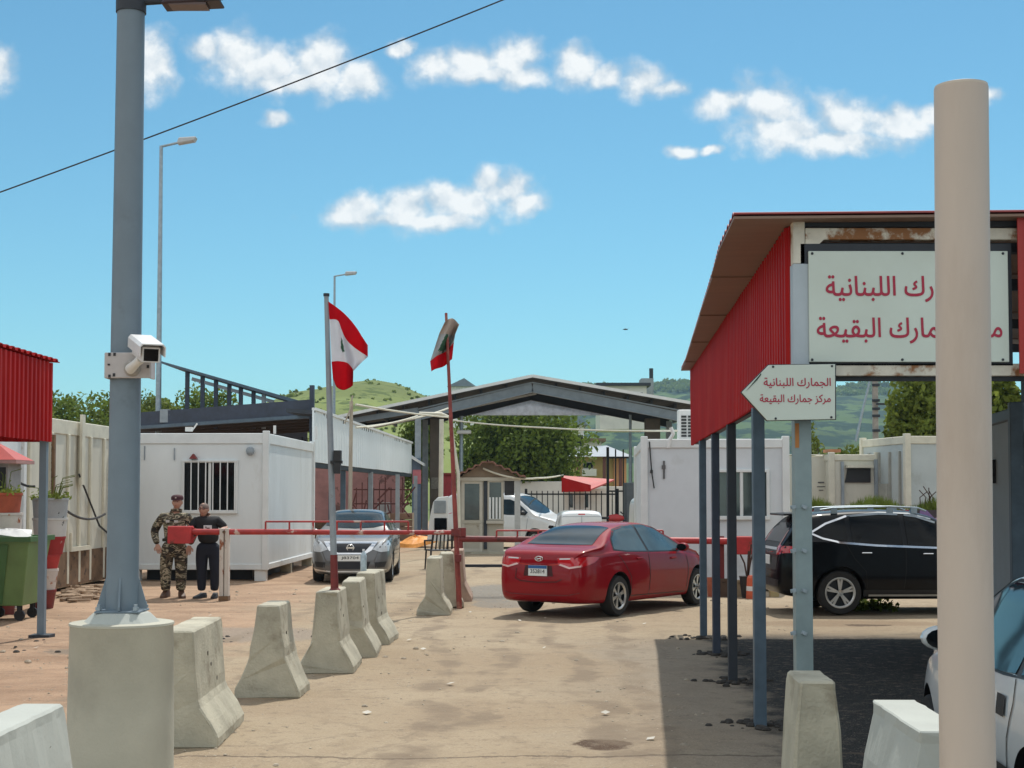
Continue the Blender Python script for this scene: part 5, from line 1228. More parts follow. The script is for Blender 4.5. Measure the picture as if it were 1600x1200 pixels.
# ------------------------------------------------------------------ gable canopy over the lanes
GY, GB = 60.0, 70.0
rx = X(832, GY); rzz = Z(590, GY); lx_, lz_ = X(488, GY), Z(662, GY); ex, ez = X(1150, GY), Z(644, GY)
t = thing('gable_canopy', 'wide open steel gable canopy spanning the lanes behind the booth', 'canopy', (rx, GY, 0))
for (xa, za) in ((lx_, lz_), (ex, ez)):
    m = MB(); d = Vector((xa - rx, 0, za - rzz)); nrm = Vector((-d.z, 0, d.x)).normalized(); nrm = nrm if nrm.z > 0 else -nrm
    m.corr((rx, GY - .5, rzz), (0, GB - GY + 1, 0), d, .5, .05, nrm, thick=.05); m.build('roof_sheet', M('grey roof sheet', (.055, .062, .068), .6, var=.2), t, world=True)
    m = MB(); m.bar((rx, GY - .53, rzz + .03), (xa, GY - .53, za + .03), .06, .12); m.build('verge_trim', whited, t, world=True)
    # purlins under the roof
    m = MB()
    for k in range(1, 9):
        f = k / 8.5; m.b2(rx + d.x * f - .04, rx + d.x * f + .04, GY, GB, rzz + d.z * f - .24, rzz + d.z * f - .06)
    m.build('purlins', darkst, t, world=True)
    for yy in (GY, (GY + GB) / 2):
        sh = .62; cx_ = X(653, GY) if xa == lx_ else X(1066, GY)
        f = (cx_ - rx) / d.x
        m = MB(); p0, p1 = Vector((rx, yy, rzz - .30)), Vector((rx + d.x * f, yy, rzz + d.z * f - .46))
        m.bar(p0 + Vector((0, 0, -.1)), p1 + Vector((0, 0, -.1)), .09, .34, (0, 0, 1)); m.bar(p0 + Vector((0, 0, .1)), p1 + Vector((0, 0, .14)), .26, .05); m.bar(p0 + Vector((0, 0, -.29)), p1 + Vector((0, 0, -.29)), .26, .04)
        m.bar(Vector((rx + d.x * f, yy, rzz + d.z * f - .35)), Vector((xa, yy, za - .14)), .12, .22)
        m.build('rafter', M('grey rafter steel', (.19, .23, .26), .5, var=.18, scale=3) if yy == GY else darkst, t, world=True)
        m = MB(); m.b2(cx_ - .12, cx_ + .12, yy - .14, yy + .14, -.05, rzz + d.z * f - .5); m.build('column', greyst, t, world=True)
m = MB(); ax_, az_ = rx, rzz - .22; gz = Z(648.5, GB); gl_, gr_ = rx - 3.8, rx + 4.2
m.prism([(gl_, GB + .2, gz), (gr_, GB + .2, gz), (ax_, GB + .2, az_)], (0, .06, 0)); m.build('gable_sheet', M('pale gable sheet', (.72, .75, .80), .5, trans=.6), t, world=True)
m = MB(); a_, b_ = Vector((X(742, GY + 4), GY + 4, Z(635, GY + 4))), Vector((X(838, GY + 4), GY + 4, Z(615, GY + 4))); m.bar(a_ + Vector((-5.0, 0, -1.05)), b_, .1, .08); m.build('inner_rail', whited, t, world=True)
for (pa, pb, lb) in ((672, 691, 'brown clad pillar left of the booth with a pale notice'), (1008, 1031, 'brown clad pillar rising behind the right white cabin')):
    t = thing('canopy_pillar', lb, 'pillar', (X((pa + pb) / 2, 61.5), 61.5, 0), 0, 'brown pillars under the gable canopy')
    part('shaft', brownp, t, lambda m: m.b2(X(pa, 61.5), X(pb, 61.5), 61.2, 61.8, -.05, Z(654, 61.5)), world=True, bevel=.02)
    if pa < 700: part('notice', M('faded notice', (.16, .15, .12), .7, var=.4, scale=12), t, lambda m: m.b2(X(674, 61.2), X(688, 61.2), 61.16, 61.199, Z(764, 61.2), Z(746, 61.2)), world=True)

# ------------------------------------------------------------------ covered stall with the white fascia
Ya, Yb = 36.6, 58.5
A1, A0 = at(491, 641, Ya), at(491, 722, Ya); B1, B0 = at(643, 693, Yb), at(643, 740, Yb)
t = thing('covered_stall', 'long open shelter with white sheet fascia receding behind the silver car', 'shelter', (A0.x, Ya, 0))
m = MB(); m.corr(A1, B1 - A1, A0 - A1, .45, .015, (1, .1, 0), thick=.05, down2=B0 - B1); m.build('fascia', M('white fascia', (.72, .77, .78), .45, var=.05, scale=.8, dirt=(.45, .46, .44), dscale=1.0, dth=.64, dsoft=.15), t, world=True)
m = MB(); m.bar(A1 + Vector((0, 0, .03)), B1 + Vector((0, 0, .03)), .12, .07); m.build('fascia_cap', whited, t, world=True)
m = MB(); sft = Vector((-.7, 0, .05)); m.loft([[A1, A1 + sft, A1 + sft - Vector((0, 0, .1)), A1 - Vector((0, 0, .1))], [B1, B1 + sft, B1 + sft - Vector((0, 0, .1)), B1 - Vector((0, 0, .1))]]); m.build('roof', darkst, t, world=True)
m = MB(); m.bar(A0 + Vector((-.1, .1, -.02)), B0 + Vector((-.1, 0, -.02)), .16, .22); m.build('eave_beam', darkst, t, world=True)
for px, Y in ((519, 40.0), (537, 42.5), (580, 47.0), (622, 53.0), (650, 57.5)):
    q = X(px, Y); f = (Y - Ya) / (Yb - Ya); m = MB(); m.b2(q - .09, q + .05, Y - .07, Y + .07, -.05, A0.lerp(B0, min(1, f)).z - .1); m.build('post', greyst if px > 560 else navy2, t, world=True)
m = MB(); m.b2(X(470, 60), X(632, 60), 60, 60.15, 0, 3.2); m.build('end_wall', pinkw, t, world=True)
m = MB(); m.b2(X(590, 59), X(612, 59), 58.9, 59, 0, Z(785, 59)); m.build('door', M('grey door', (.36, .35, .34), .7), t, world=True)
# odds and ends stored below it
m = MB(); rr = random.Random(4)
for k in range(16):
    px = rr.uniform(545, 640); Y = rr.uniform(55, 58.5); q = at(px, 770, Y); q.z = rr.uniform(.4, 1.6)
    m.tube([q, q + Vector((rr.uniform(-.6, .6), rr.uniform(-.1, .3), rr.uniform(.2, 1.1)))], .03, 5)
for k in range(9): m.b2(X(556 + k * 9, 57), X(557.6 + k * 9, 57), 57, 57.05, 0, 2.0 + .2 * (k % 3))
for h_ in (.6, 1.35, 1.9): m.b2(X(552, 57), X(640, 57), 57.06, 57.1, h_, h_ + .05)
m.build('rack', M('rusty rack steel', (.11, .035, .03), .8, var=.4), t, world=True)
rr = random.Random(9)
for k, (px, Y, w_, h_, mt, lb, nm, ct) in enumerate([(505, 44, .9, 1.5, M('brown sacks', (.16, .10, .06), .9, var=.3), 'brown sack pile between the white cabin and the silver car', 'sack_pile', 'sacks'), (597, 50, .7, .9, M('pale crate', (.42, .38, .30), .8), 'pale crate stored behind the silver car roof', 'crate', 'crate'),
      (628, 56, .9, 1.05, M('brown crate', (.20, .12, .08), .8), 'brown crate under the far end of the white fascia', 'crate', 'crate')]):
    p = at(px, 770, Y); t = thing(nm, lb, ct, (p.x, Y, 0)); 
    if nm == 'sack_pile':
        for q in range(6): part('sack', mt, t, lambda m: m.loft([[Vector((rr.uniform(-.03, .03) + r * w_ * .55 * cos(a) + (q % 2 - .5) * .35, r * .3 * sin(a), z * .3 + (q // 2) * .34 + .15)) for a in [i * pi / 6 for i in range(12)]] for r, z in ((.3, -.5), (.9, -.3), (1, 0), (.9, .3), (.3, .5))]), smooth=True)
    else:
        part('case', mt, t, lambda m: [m.b2(-w_ / 2, w_ / 2, -.3, .3, h_ * i / 4 + .015, h_ * (i + 1) / 4 - .015) for i in range(4)], bevel=.01)
        for a in (-1, 1): part('corner_batten', wood, t, lambda m: m.b2(a * w_ / 2 - .03, a * w_ / 2 + .03, -.33, -.28, 0, h_))
# little gabled kiosk at its far end
t = thing('kiosk', 'narrow kiosk with small white gable and pink foot past the white fascia', 'kiosk', (X(652, 59.2), 59.4, 0))
part('wall', M('kiosk blue grey', (.10, .14, .20), .6), t, lambda m: m.b2(X(644, 59.4), X(657, 59.4), 59.3, 59.9, -.02, Z(716, 59.4)), world=True)
part('panel', M('pink panel', (.50, .16, .18), .7), t, lambda m: m.b2(X(645, 59.3), X(658, 59.3), 59.24, 59.29, Z(756, 59.3), Z(734, 59.3)), world=True)
part('roof', whited, t, lambda m: m.prism([(X(642, 59), 59.0, Z(711, 59)), (X(662, 59), 59.0, Z(724, 59)), (X(662, 59), 59.0, Z(728, 59)), (X(642, 59), 59.0, Z(716, 59))], (0, 1, 0)), world=True)

# ------------------------------------------------------------------ dark steel roof behind the left cabin
t = thing('steel_shed', 'dark blue steel shed roof with a deep edge beam behind the left cabin', 'shed', (X(352, 40), 40, 0))
P1, P2 = at(196, 646, 40.5), at(486, 624, 38.0); Q1, Q2 = at(196, 671, 40.5), at(486, 652, 38.0)
m = MB(); m.prism([Q1, Q2, P2, P1], (0, .18, 0)); m.build('edge_beam', navy, t, world=True)
m = MB(); m.prism([Q1 + Vector((0, -.10, -.02)), Q2 + Vector((0, -.10, -.02)), Q2 + Vector((0, -.10, .07)), Q1 + Vector((0, -.10, .07))], (0, .3, 0)); m.build('bottom_flange', navy2, t, world=True)
m = MB(); m.prism([Q1 + Vector((0, .2, .1)), Q2 + Vector((0, .2, .1)), Q2 + Vector((0, 9, .25)), Q1 + Vector((0, 9, .25))], (0, 0, .08)); m.build('roof', darkst, t, world=True)
m = MB()
for k in range(1, 6): m.prism([Q1 + Vector((0, k * 1.4, -.02)), Q2 + Vector((0, k * 1.4, -.02)), Q2 + Vector((0, k * 1.4, .1)), Q1 + Vector((0, k * 1.4, .1))], (0, .12, 0))
m.build('rafters', M('brown steel', (.05, .035, .03), .7), t, world=True)
m = MB(); m.b2(X(483, 37.8), X(490, 37.8), 37.75, 37.9, -.05, Z(602, 37.8)); m.build('post', navy, t, world=True)
m = MB(); m.b2(X(200, 41), X(206, 41), 41, 41.15, -.05, Q1.z); m.b2(X(470, 46), X(474, 46), 46, 46.15, -.05, Q1.z); m.build('rear_post', navy, t, world=True)
m = MB(); m.box(at(258, 650, 40.0), (.24, .2, .36)); m.build('clamp', greyst, t, world=True)
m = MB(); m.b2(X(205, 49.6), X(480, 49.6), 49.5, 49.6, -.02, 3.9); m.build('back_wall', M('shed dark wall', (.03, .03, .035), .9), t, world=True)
t = thing('sloping_roof_frame', 'thin lean-to roof sloping down to the right on slender posts', 'roof frame', (X(352, 42), 42, 0))
R1, R2 = at(250, 567, 42), at(470, 632, 42)
m = MB(); m.prism([R1, R2, R2 + Vector((0, 0, .10)), R1 + Vector((0, 0, .06))], (0, 3.0, 0)); m.build('roof', navy2, t, world=True)
m = MB(); R1b, R2b = at(300, 592, 42.3), at(428, 628, 42.3); m.bar(R1b, R2b, .08, .10); m.build('lower_rail', greyst, t, world=True)
for k, px in enumerate((291, 315, 336, 357, 375, 395, 411)):
    f = (px - 250) / 220; zt_ = R1.z + (R2.z - R1.z) * f; m = MB(); m.b2(X(px, 42.3) - .055, X(px, 42.3) + .055, 42.25, 42.36, Q1.z + .1, zt_ + .0); m.build('post', navy if px < 400 else greyst, t, world=True)

# ------------------------------------------------------------------ slim poles, pipes and lines
def mast(label, px0, y0, px1, y1, Y, r, mat, name='wooden_pole', cat='pole', ground_=True):
    a = at(px0, y0, Y); b = at(px1, y1, Y); 
    if ground_: b.z = -.05
    m = MB(); m.tube([b, a], [r, r * .85], 12); c_ = a.copy(); o = m.build(name, mat, smooth=True); tag(o, label, cat); return o
mast('weathered wooden pole behind the silver car', 549, 627, 546, 850, 34.2, .05, wood)
t = thing('wire_crosspiece', 'light forked crosspiece on top of the weathered wooden pole', 'crosspiece', at(549, 640, 34.1))
part('bar', wood, t, lambda m: (m.tube([at(538, 662, 34.1), at(551, 630, 34.1)], .018, 6), m.tube([at(549, 628, 34.1), at(551, 618, 34.1)], .02, 6)), world=True)
mast('cream pipe standing left of the red flag pole', 690, 655, 688, 860, 48.6, .085, creamt, 'cream_pipe', 'pipe')
o = MB().tube([at(655, 646, 42), at(690, 647, 42), at(703, 652, 42), at(708, 690, 42), at(716, 740, 42), at(718, 860, 42)], .05, 10).build('bent_pipe', creamt, smooth=True); tag(o, 'bent cream pipe arching down behind the booth roof', 'pipe')
mast('thin green grey mast right of the yellow house', 985, 648, 984, 830, 63, .07, galv, 'thin_mast', 'mast')
mast('thin grey mast just behind the red flag pole', 721, 650, 720, 800, 62, .09, galv, 'thin_mast', 'mast')
t = thing('pole_lamp', 'small floodlight on the mast above the booth', 'floodlight', at(724, 675, 61.5)); part('lamp', whitepl, t, lambda m: m.box(at(725, 675, 61.6), (.6, .25, .16)), world=True, bevel=.03); part('stem', galv, t, lambda m: m.bar(at(721, 672, 61.8), at(721, 680, 61.8), .05, .05), world=True)
lines = [('white pipe line running level from the wooden pole to the pillar', [at(556, 632, 34), at(700, 652, 42)], .028), ('upper white line rising toward the gable canopy', [at(556, 668, 35), at(640, 655, 44), at(700, 638, 50)], .03),
         ('long white line drooping across the lanes to the right white cabin', [at(703, 656, 42), at(848, 668, 36), at(1058, 673, 28)], .022), ('white line from the booth roof to the bar gate', [at(755, 732, 43.5), at(800, 746, 43.3), at(840, 747, 44), at(880, 742, 60)], .03),
         ('second white line under the upper one', [at(573, 668, 36), at(652, 650, 44)], .025)]
for lb, p_, r_ in lines: cable('white_line', lb, p_, r_, creamt, .03, 'line')

# ------------------------------------------------------------------ booth
BYY = 43.6; p0, p1 = X(719, BYY), X(812, BYY); zt_ = Z(748, BYY)
t = thing('guard_booth', 'small cream guard booth with brown gabled roof between the lanes', 'booth', ((p0 + p1) / 2, BYY + .8, 0))
bc = M('booth cream', (.40, .37, .30), .6, var=.1, scale=3, dirt=(.26, .22, .16), dscale=3, dth=.6)
bd = M('booth frame', (.47, .44, .37), .6, var=.1)
m = MB(); m.b2(p0 + .05, X(787, BYY), BYY + .06, BYY + .12, .05, zt_); m.b2(X(787, BYY), p1 - .08, BYY + .06, BYY + .12, zt_ - .06, zt_); m.b2(p0, p0 + .08, BYY + .12, BYY + 1.6, .05, zt_); m.b2(p0 + .08, X(770, BYY), BYY + 1.5, BYY + 1.58, .05, zt_); m.b2(p1 - .08, p1, BYY + 1.5, BYY + 1.58, .05, zt_)
m.build('wall', bc, t, world=True)
part('floor_slab', conc, t, lambda m: m.b2(p0 - .1, p1 + .05, BYY - .15, BYY + 1.7, -.05, .06), world=True)
def frm(name, xa, xb, za, zb_, yy, e, mat, par):
    m = MB(); m.b2(xa, xb, yy - .03, yy + .03, zb_ - e, zb_); m.b2(xa, xb, yy - .03, yy + .03, za, za + e); m.b2(xa, xa + e, yy - .03, yy + .03, za + e, zb_ - e); m.b2(xb - e, xb, yy - .03, yy + .03, za + e, zb_ - e); return m.build(name, mat, par, world=True)
d = frm('door', X(721, BYY), X(754, BYY), Z(862, BYY), Z(751, BYY), BYY + .03, .09, bd, t)
part('door_pane', glassw, d, lambda m: m.b2(X(725, BYY), X(750, BYY), BYY + .035, BYY + .05, Z(812, BYY), Z(755, BYY)), world=True)
part('door_panel', bc, d, lambda m: (m.b2(X(724, BYY), X(751, BYY), BYY + .02, BYY + .05, Z(858, BYY), Z(818, BYY)), m.b2(X(722, BYY), X(752, BYY), BYY - .01, BYY + .05, Z(818, BYY), Z(813, BYY))), world=True)
w_ = frm('window', X(762, BYY), X(786, BYY), Z(813, BYY), Z(751, BYY), BYY + .03, .05, bd, t)
part('pane', glassw, w_, lambda m: m.b2(X(763, BYY), X(785, BYY), BYY + .035, BYY + .05, Z(812, BYY), Z(752, BYY)), world=True)
part('window_bars', whited, w_, lambda m: [m.b2(X(764 + k * 5.2, BYY), X(767 + k * 5.2, BYY), BYY - .02, BYY + .0, Z(811, BYY), Z(777, BYY)) for k in range(4)], world=True)
part('dark_opening', darkst, t, lambda m: m.b2(X(756, BYY), X(761, BYY), BYY + .02, BYY + .059, Z(858, BYY), Z(750, BYY)), world=True)
part('sill', bd, t, lambda m: m.b2(X(760, BYY), X(788, BYY), BYY - .08, BYY + .05, Z(818, BYY), Z(813.5, BYY)), world=True)
part('hatch_blind', black, t, lambda m: m.b2(X(788, BYY), X(803.5, BYY), BYY + .03, BYY + .059, Z(774, BYY), Z(751, BYY)), world=True)
part('corner_post', M('grey corner post', (.42, .43, .42), .6), t, lambda m: m.b2(X(804, BYY), X(813, BYY), BYY - .03, BYY + .05, 0, zt_), world=True)
brn = M('brown gable board', (.23, .17, .115), .8, var=.15, scale=4)
xa_, xm_, xb_ = X(708, BYY), X(762, BYY), X(822, BYY); ze_, zp_ = Z(746, BYY), Z(719, BYY)
m = MB(); m.prism([(xa_ + .2, BYY - .02, ze_), (xb_ - .2, BYY - .02, ze_), (xm_, BYY - .02, zp_)], (0, 1.6, 0)); m.build('gable', brn, t, world=True)
tile = M('clay roof tiles', (.20, .10, .07), .85, var=.35, scale=8)
for (xa, xc) in ((xa_, xm_), (xb_, xm_)):
    m = MB(); dd = Vector((xc - xa, 0, zp_ - ze_)); nn = Vector((-dd.z, 0, dd.x)); nn = nn if nn.z > 0 else -nn
    m.corr((xa, BYY - .35, ze_ + .02), dd, (0, 2.2, 0), .22, .05, nn, thick=.05, trap=False); m.build('roof', tile, t, world=True)
m = MB(); m.b2(xa_ + .15, xb_ - .15, BYY - .06, BYY + .0, ze_ - .10, ze_); m.build('fascia_board', bd, t, world=True)

# ------------------------------------------------------------------ bar gate and what lies beyond
def barfence(name, label, pts, zb_, zt_, pitch, r, group=None, rails=(.08, .92)):
    a, b = Vector(pts[0]), Vector(pts[1]); t = thing(name, label, 'fence', (a.x, a.y, 0), 0, group); L = (b - a).length; n = int(L / pitch); mt = M('black fence paint', (.012, .012, .015), .5)
    m = MB()
    for k in range(n + 1): q = a.lerp(b, k / n); m.b2(q.x - r, q.x + r, q.y - r, q.y + r, zb_, zt_)
    m.build('bars', mt, t, world=True)
    m = MB()
    for f in rails: z = zb_ + (zt_ - zb_) * f; m.bar(Vector((a.x, a.y - .05, z)), Vector((b.x, b.y - .05, z)), .05, .07)
    m.build('rails', mt, t, world=True)
    m = MB()
    for q in (a, b): m.b2(q.x - .06, q.x + .06, q.y + .05, q.y + .17, zb_, zt_ + .1)
    m.build('end_posts', mt, t, world=True)
barfence('bar_fence', 'low black bar fence behind the white vans', [(X(822, 68), 68, 0), (X(965, 68), 68, 0)], 0, Z(767, 68), .24, .022)
barfence('bar_gate', 'tall black bar gate in front of the yellow house', [(X(950, 66), 66, 0), (X(986, 66), 66, 0)], 0, Z(702, 66), .30, .03, rails=(.08, .5, .9))
t = thing('yellow_house', 'yellow house with blue grey hipped roof and orange wing beyond the gate', 'house', (X(930, 112), 114, 0))
hz = lambda py: Z(py, 112); hx = lambda px: X(px, 112)
part('wall', yellw, t, lambda m: m.b2(hx(897), hx(960), 112, 118, -.5, hz(712)), world=True)
part('wing', orangew, t, lambda m: m.b2(hx(958.5), hx(978), 111.5, 117, -.5, hz(712)), world=True)
part('roof', bluer, t, lambda m: m.loft([[Vector(q) for q in ((hx(884), 110.5, hz(714)), (hx(988), 110.5, hz(714)), (hx(992), 119, hz(711)), (hx(884), 119, hz(711)))], [Vector(q) for q in ((hx(915), 113.5, hz(697)), (hx(950), 113.5, hz(695)), (hx(950), 114.5, hz(695)), (hx(915), 114.5, hz(697)))]]), world=True)
w_ = part('window', rwhite, t, lambda m: m.b2(hx(911), hx(927), 111.8, 111.99, hz(736), hz(722)), world=True); part('pane', glassd, w_, lambda m: m.b2(hx(912), hx(926), 111.75, 111.79, hz(731), hz(723)), world=True)
part('balcony', rwhite, t, lambda m: m.b2(hx(909), hx(931), 111, 111.79, hz(744), hz(733)), world=True)
for px in (903, 943, 968): part('column', M('dark red column', (.14, .05, .04), .7), t, lambda m: m.b2(hx(px) - .12, hx(px) + .12, 110.9, 111.1, -.5, hz(714)), world=True)
t = thing('awning_kiosk', 'white kiosk under a red sloping awning behind the bar fence', 'kiosk', (X(905, 82), 83, 0))
kx = lambda px: X(px, 82); kz = lambda py: Z(py, 82)
part('wall', rwhite, t, lambda m: m.b2(kx(882), kx(955), 82, 85, -.5, kz(764)), world=True)
part('awning', redtile, t, lambda m: m.prism([(kx(876), 80.5, kz(766)), (kx(922), 80.5, kz(766)), (kx(962), 83, kz(751)), (kx(882), 83, kz(745))], (0, 0, .08)), world=True)
part('awning_side', redsh, t, lambda m: m.prism([(kx(876), 80.48, kz(769)), (kx(921), 80.48, kz(768)), (kx(921), 80.48, kz(758)), (kx(876), 80.48, kz(746))], (0, .06, 0)), world=True)
for px in (888, 912): 
    w_ = part('window', whitepl, t, lambda m: m.b2(kx(px), kx(px + 9), 81.9, 81.99, kz(796), kz(768)), world=True); part('pane', glassw, w_, lambda m: m.b2(kx(px + 2), kx(px + 7), 81.86, 81.89, kz(793), kz(771)), world=True)
for px, Y, w_, h_, lb in [(836, 90, 5.0, 2.5, 'long white wall behind the low bar fence'), (960, 92, 3.4, 2.2, 'pale wall piece behind the tall bar gate')]:
    p = at(px, 770, Y); o = MB().b2(p.x - w_ / 2, p.x + w_ / 2, Y, Y + .3, -.5, h_).build('boundary_wall', rwhite, bevel=.03); tag(o, lb, 'wall')
t = thing('red_stall', 'small pink red stall wall seen between cream pipe and red flag pole', 'stall', (X(696, 64), 64.3, 0)); part('wall', M('pink red sheet', (.52, .07, .08), .7), t, lambda m: m.b2(X(689, 64), X(705, 64), 64, 64.8, 0, Z(742, 64)), world=True); part('roof', redtile, t, lambda m: m.b2(X(687, 64), X(707, 64), 63.8, 65, Z(742, 64) + .003, Z(739, 64)), world=True)
t = thing('switch_cabinet', 'dark grey metal cabinet beside the half hidden van', 'cabinet', (X(990, 58), 58.4, 0)); part('case', M('dark grey cabinet', (.07, .085, .095), .6), t, lambda m: m.b2(X(977, 58), X(1003, 58), 58, 59, 0, Z(754, 58)), world=True, bevel=.03); part('cabinet_door', M('dark grey cabinet', (.07, .085, .095)), t, lambda m: m.b2(X(979, 58), X(1001, 58), 57.95, 57.995, .2, Z(758, 58)), world=True)
# scooters and odds by the gate read as one dark motorbike
t = thing('motorbike', 'dark red motorbike parked under the tall bar gate', 'motorbike', (X(958, 58), 58, 0))
for s_ in (-.62, .62): part('wheel', rubber, t, lambda m: m.lathe([(.20, -.05), (.29, -.05), (.31, 0), (.29, .05), (.20, .05)], 20, (s_, 0, .30), 'Y'), smooth=True)
part('frame', darkst, t, lambda m: (m.tube([(-.62, 0, .3), (-.1, 0, .45), (.35, 0, .85), (.62, 0, .3)], .05, 8), m.tube([(.3, -.32, 1.05), (.36, 0, .98), (.3, .32, 1.05)], .02, 6)))
part('tank', redp, t, lambda m: m.lathe([(.02, -.32), (.14, -.2), (.17, .05), (.10, .3), (.02, .36)], 12, (.08, 0, .80), 'X'), smooth=True); part('seat', black, t, lambda m: m.b2(-.65, -.15, -.12, .12, .76, .86), bevel=.03)
# houses on the slopes
def house(label, px0, px1, ytop, yb, Y, wall, roofm, roofh=1.2, gable=True, wins=2):
    x0, x1 = X(px0, Y), X(px1, Y); zt_ = Z(ytop, Y); zb_ = Z(yb, Y); t = thing('house', label, 'house', ((x0 + x1) / 2, Y, 0))
    part('wall', wall, t, lambda m: m.b2(x0, x1, Y, Y + 8, zb_ - 2, zt_), world=True)
    e = .4
    part('roof', roofm, t, lambda m: m.prism([(x0 - e, Y - e, zt_ + .003), (x1 + e, Y - e, zt_ + .003), (x1 + e, Y + 8 + e, zt_ + .003), (x0 - e, Y + 8 + e, zt_ + .003)], (0, 0, .3)) if not gable else m.prism([(x0 - e, Y - e, zt_ + .003), (x1 + e, Y - e, zt_ + .003), (x0 + (x1 - x0) * .62, Y - e, zt_ + roofh)], (0, 8.8, 0)), world=True)
    for k in range(wins):
        q = x0 + (x1 - x0) * (k + .5) / wins; h_ = zt_ - zb_; w_ = part('window', whitepl, t, lambda m: m.b2(q - .5, q + .5, Y - .06, Y - .004, zt_ - h_ * .62, zt_ - h_ * .25), world=True); part('pane', glassd, w_, lambda m: m.b2(q - .42, q + .42, Y - .10, Y - .064, zt_ - h_ * .59, zt_ - h_ * .28), world=True)
    return t
house('white hillside house with grey roof above the gable canopy on the right', 938, 1011, 603, 640, 150, rwhite, darkst, 1.0, False, 3)
t = thing('chimney_tower', 'grey rooftop tank room with a thin flue near the right red canopy', 'tower', (X(1010, 158), 158, 0)); part('wall', M('grey render', (.28, .31, .33), .8), t, lambda m: m.b2(X(1003, 158), X(1022, 158), 158, 161, Z(640, 158), Z(591, 158)), world=True); part('flue', darkst, t, lambda m: m.cyl((X(1019, 158), 158.5, Z(592, 158)), (X(1019, 158), 158.5, Z(575, 158)), .22), world=True)
house('white gabled house with slate roof peeping over the canopy left slope', 704, 738, 604, 640, 160, M('white far render', (.7, .72, .72), .8), bluer, .9, True, 1)
house('small white building on posts above the big dark tree', 880, 912, 664, 720, 135, rwhite, bluer, 1.0, True, 2)
house('low white house with dark roof left of the yellow house', 868, 893, 684, 720, 128, rwhite, M('far dark roof', (.10, .10, .11), .7), .8, False, 1)
house('flat white house behind the blue grey hipped roof', 905, 940, 690, 720, 140, rwhite, M('far brown roof', (.20, .13, .09), .7), .8, False, 1)

# ------------------------------------------------------------------ right white cabin and what stands around it
RX, RYC = X(1003, 27.4), 27.4
rw = X(1230, RYC) - RX; RZ = Z(686, RYC)
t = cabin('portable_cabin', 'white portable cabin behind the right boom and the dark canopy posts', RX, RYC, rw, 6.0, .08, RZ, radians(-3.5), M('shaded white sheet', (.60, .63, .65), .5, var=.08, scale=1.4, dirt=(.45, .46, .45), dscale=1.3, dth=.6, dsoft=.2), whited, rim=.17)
wl = lambda px: X(px, RYC) - RX
cabwin(t, wl(1119), wl(1196), Z(806, RYC), Z(738, RYC), .03, bars=0, glass=glassw)
part('window_bars', whited, t, lambda m: [m.b2(wl(1119 + 19 * k) - .012, wl(1119 + 19 * k) + .012, -.01, .015, Z(806, RYC), Z(738, RYC)) for k in range(1, 4)])
part('hanging_cable', black, t, lambda m: (m.tube([(wl(1015), .0, Z(690, RYC)), (wl(1018), -.02, Z(735, RYC)), (wl(1022), -.02, Z(763, RYC))], .014, 6), m.box((wl(1018), -.03, Z(737, RYC)), (.05, .05, .06))))
part('wall_stain', M('grey stain', (.12, .12, .12), .9), t, lambda m: (m.b2(wl(1036), wl(1039), .008, .03, Z(748, RYC), Z(720, RYC)), m.b2(wl(1034), wl(1040), .0, .03, Z(733, RYC), Z(727, RYC))))
part('pipe_elbow', whitepl, t, lambda m: m.tube([(wl(1048), -.05, Z(668, RYC)), (wl(1052), -.05, Z(678, RYC)), (wl(1046), -.05, Z(688, RYC)), (wl(1044), -.05, Z(700, RYC))], .035, 8))
p = at(1072, 684, 28.6); t = thing('air_conditioner', 'white air conditioner outdoor unit on the right cabin roof', 'air conditioner', (p.x, 28.6, RZ - .02))
ah = Z(641, 28.5) - RZ + .03; part('case', whitepl, t, lambda m: m.b2(-.16, .42, -.15, .15, .05, ah), bevel=.015)
part('grille', M('dark grille', (.03, .03, .03), .6), t, lambda m: [m.b2(-.11 + a * .13, -.01 + a * .13, -.165, -.151, .10 + k * .062, .14 + k * .062) for k in range(int((ah - .15) / .062)) for a in range(4)])
for s_ in (-.1, .35): part('foot', darkst, t, lambda m: m.b2(s_ - .03, s_ + .03, -.16, .16, 0, .05))
terr = M('terracotta', (.42, .13, .07), .8, var=.2)
for px, yb, wpx, hpx, mt, lb in [(1111, 938, 13, 30, terr, 'terracotta plant box behind the farthest canopy post'), (1130, 940, 14, 28, M('brown plastic', (.10, .065, .045), .7), 'brown square plant box, second from the left under the boom'), (1156, 942, 17, 26, M('tan plaster', (.36, .27, .17), .8), 'tan plant box with orange edge under the right counterweight'), (1208, 944, 15, 18, M('yellow tan card', (.45, .38, .20), .85), 'yellow tan cardboard box behind the black car bumper')]:
    Y = 25.9; p = at(px, 770, Y); w_ = wpx / F * Y; h_ = hpx / F * Y; t = thing('plant_box', lb, 'box', (p.x, Y, -.02), 0, 'boxes at the foot of the right cabin')
    part('box', mt, t, lambda m: m.lathe([(w_ * .62, 0), (w_ * .72, h_ * .9), (w_ * .76, h_ * .9), (w_ * .76, h_), (w_ * .68, h_), (w_ * .62, h_ * .8)], 4)); t.rotation_euler[2] = pi / 4
    part('soil', soil, t, lambda m: m.lathe([(w_ * .66, h_ * .82), (w_ * .3, h_ * .86)], 8))
p = at(1168, 905, 25.6); t = thing('potted_twig', 'dry twig plant in a black pot under the right counterweight', 'plant', (p.x, 25.6, -.02)); part('pot', black, t, lambda m: m.lathe([(.10, 0), (.14, .36), (.15, .38)], 14)); part('stem', M('dry twig', (.06, .035, .025), .9), t, lambda m: [m.tube([(0, 0, .3), (.05 * a, 0, .6), (.12 * a, 0, .75 + .06 * k)], .016, 5) for k, a in enumerate((-1, .2, 1, .6))])
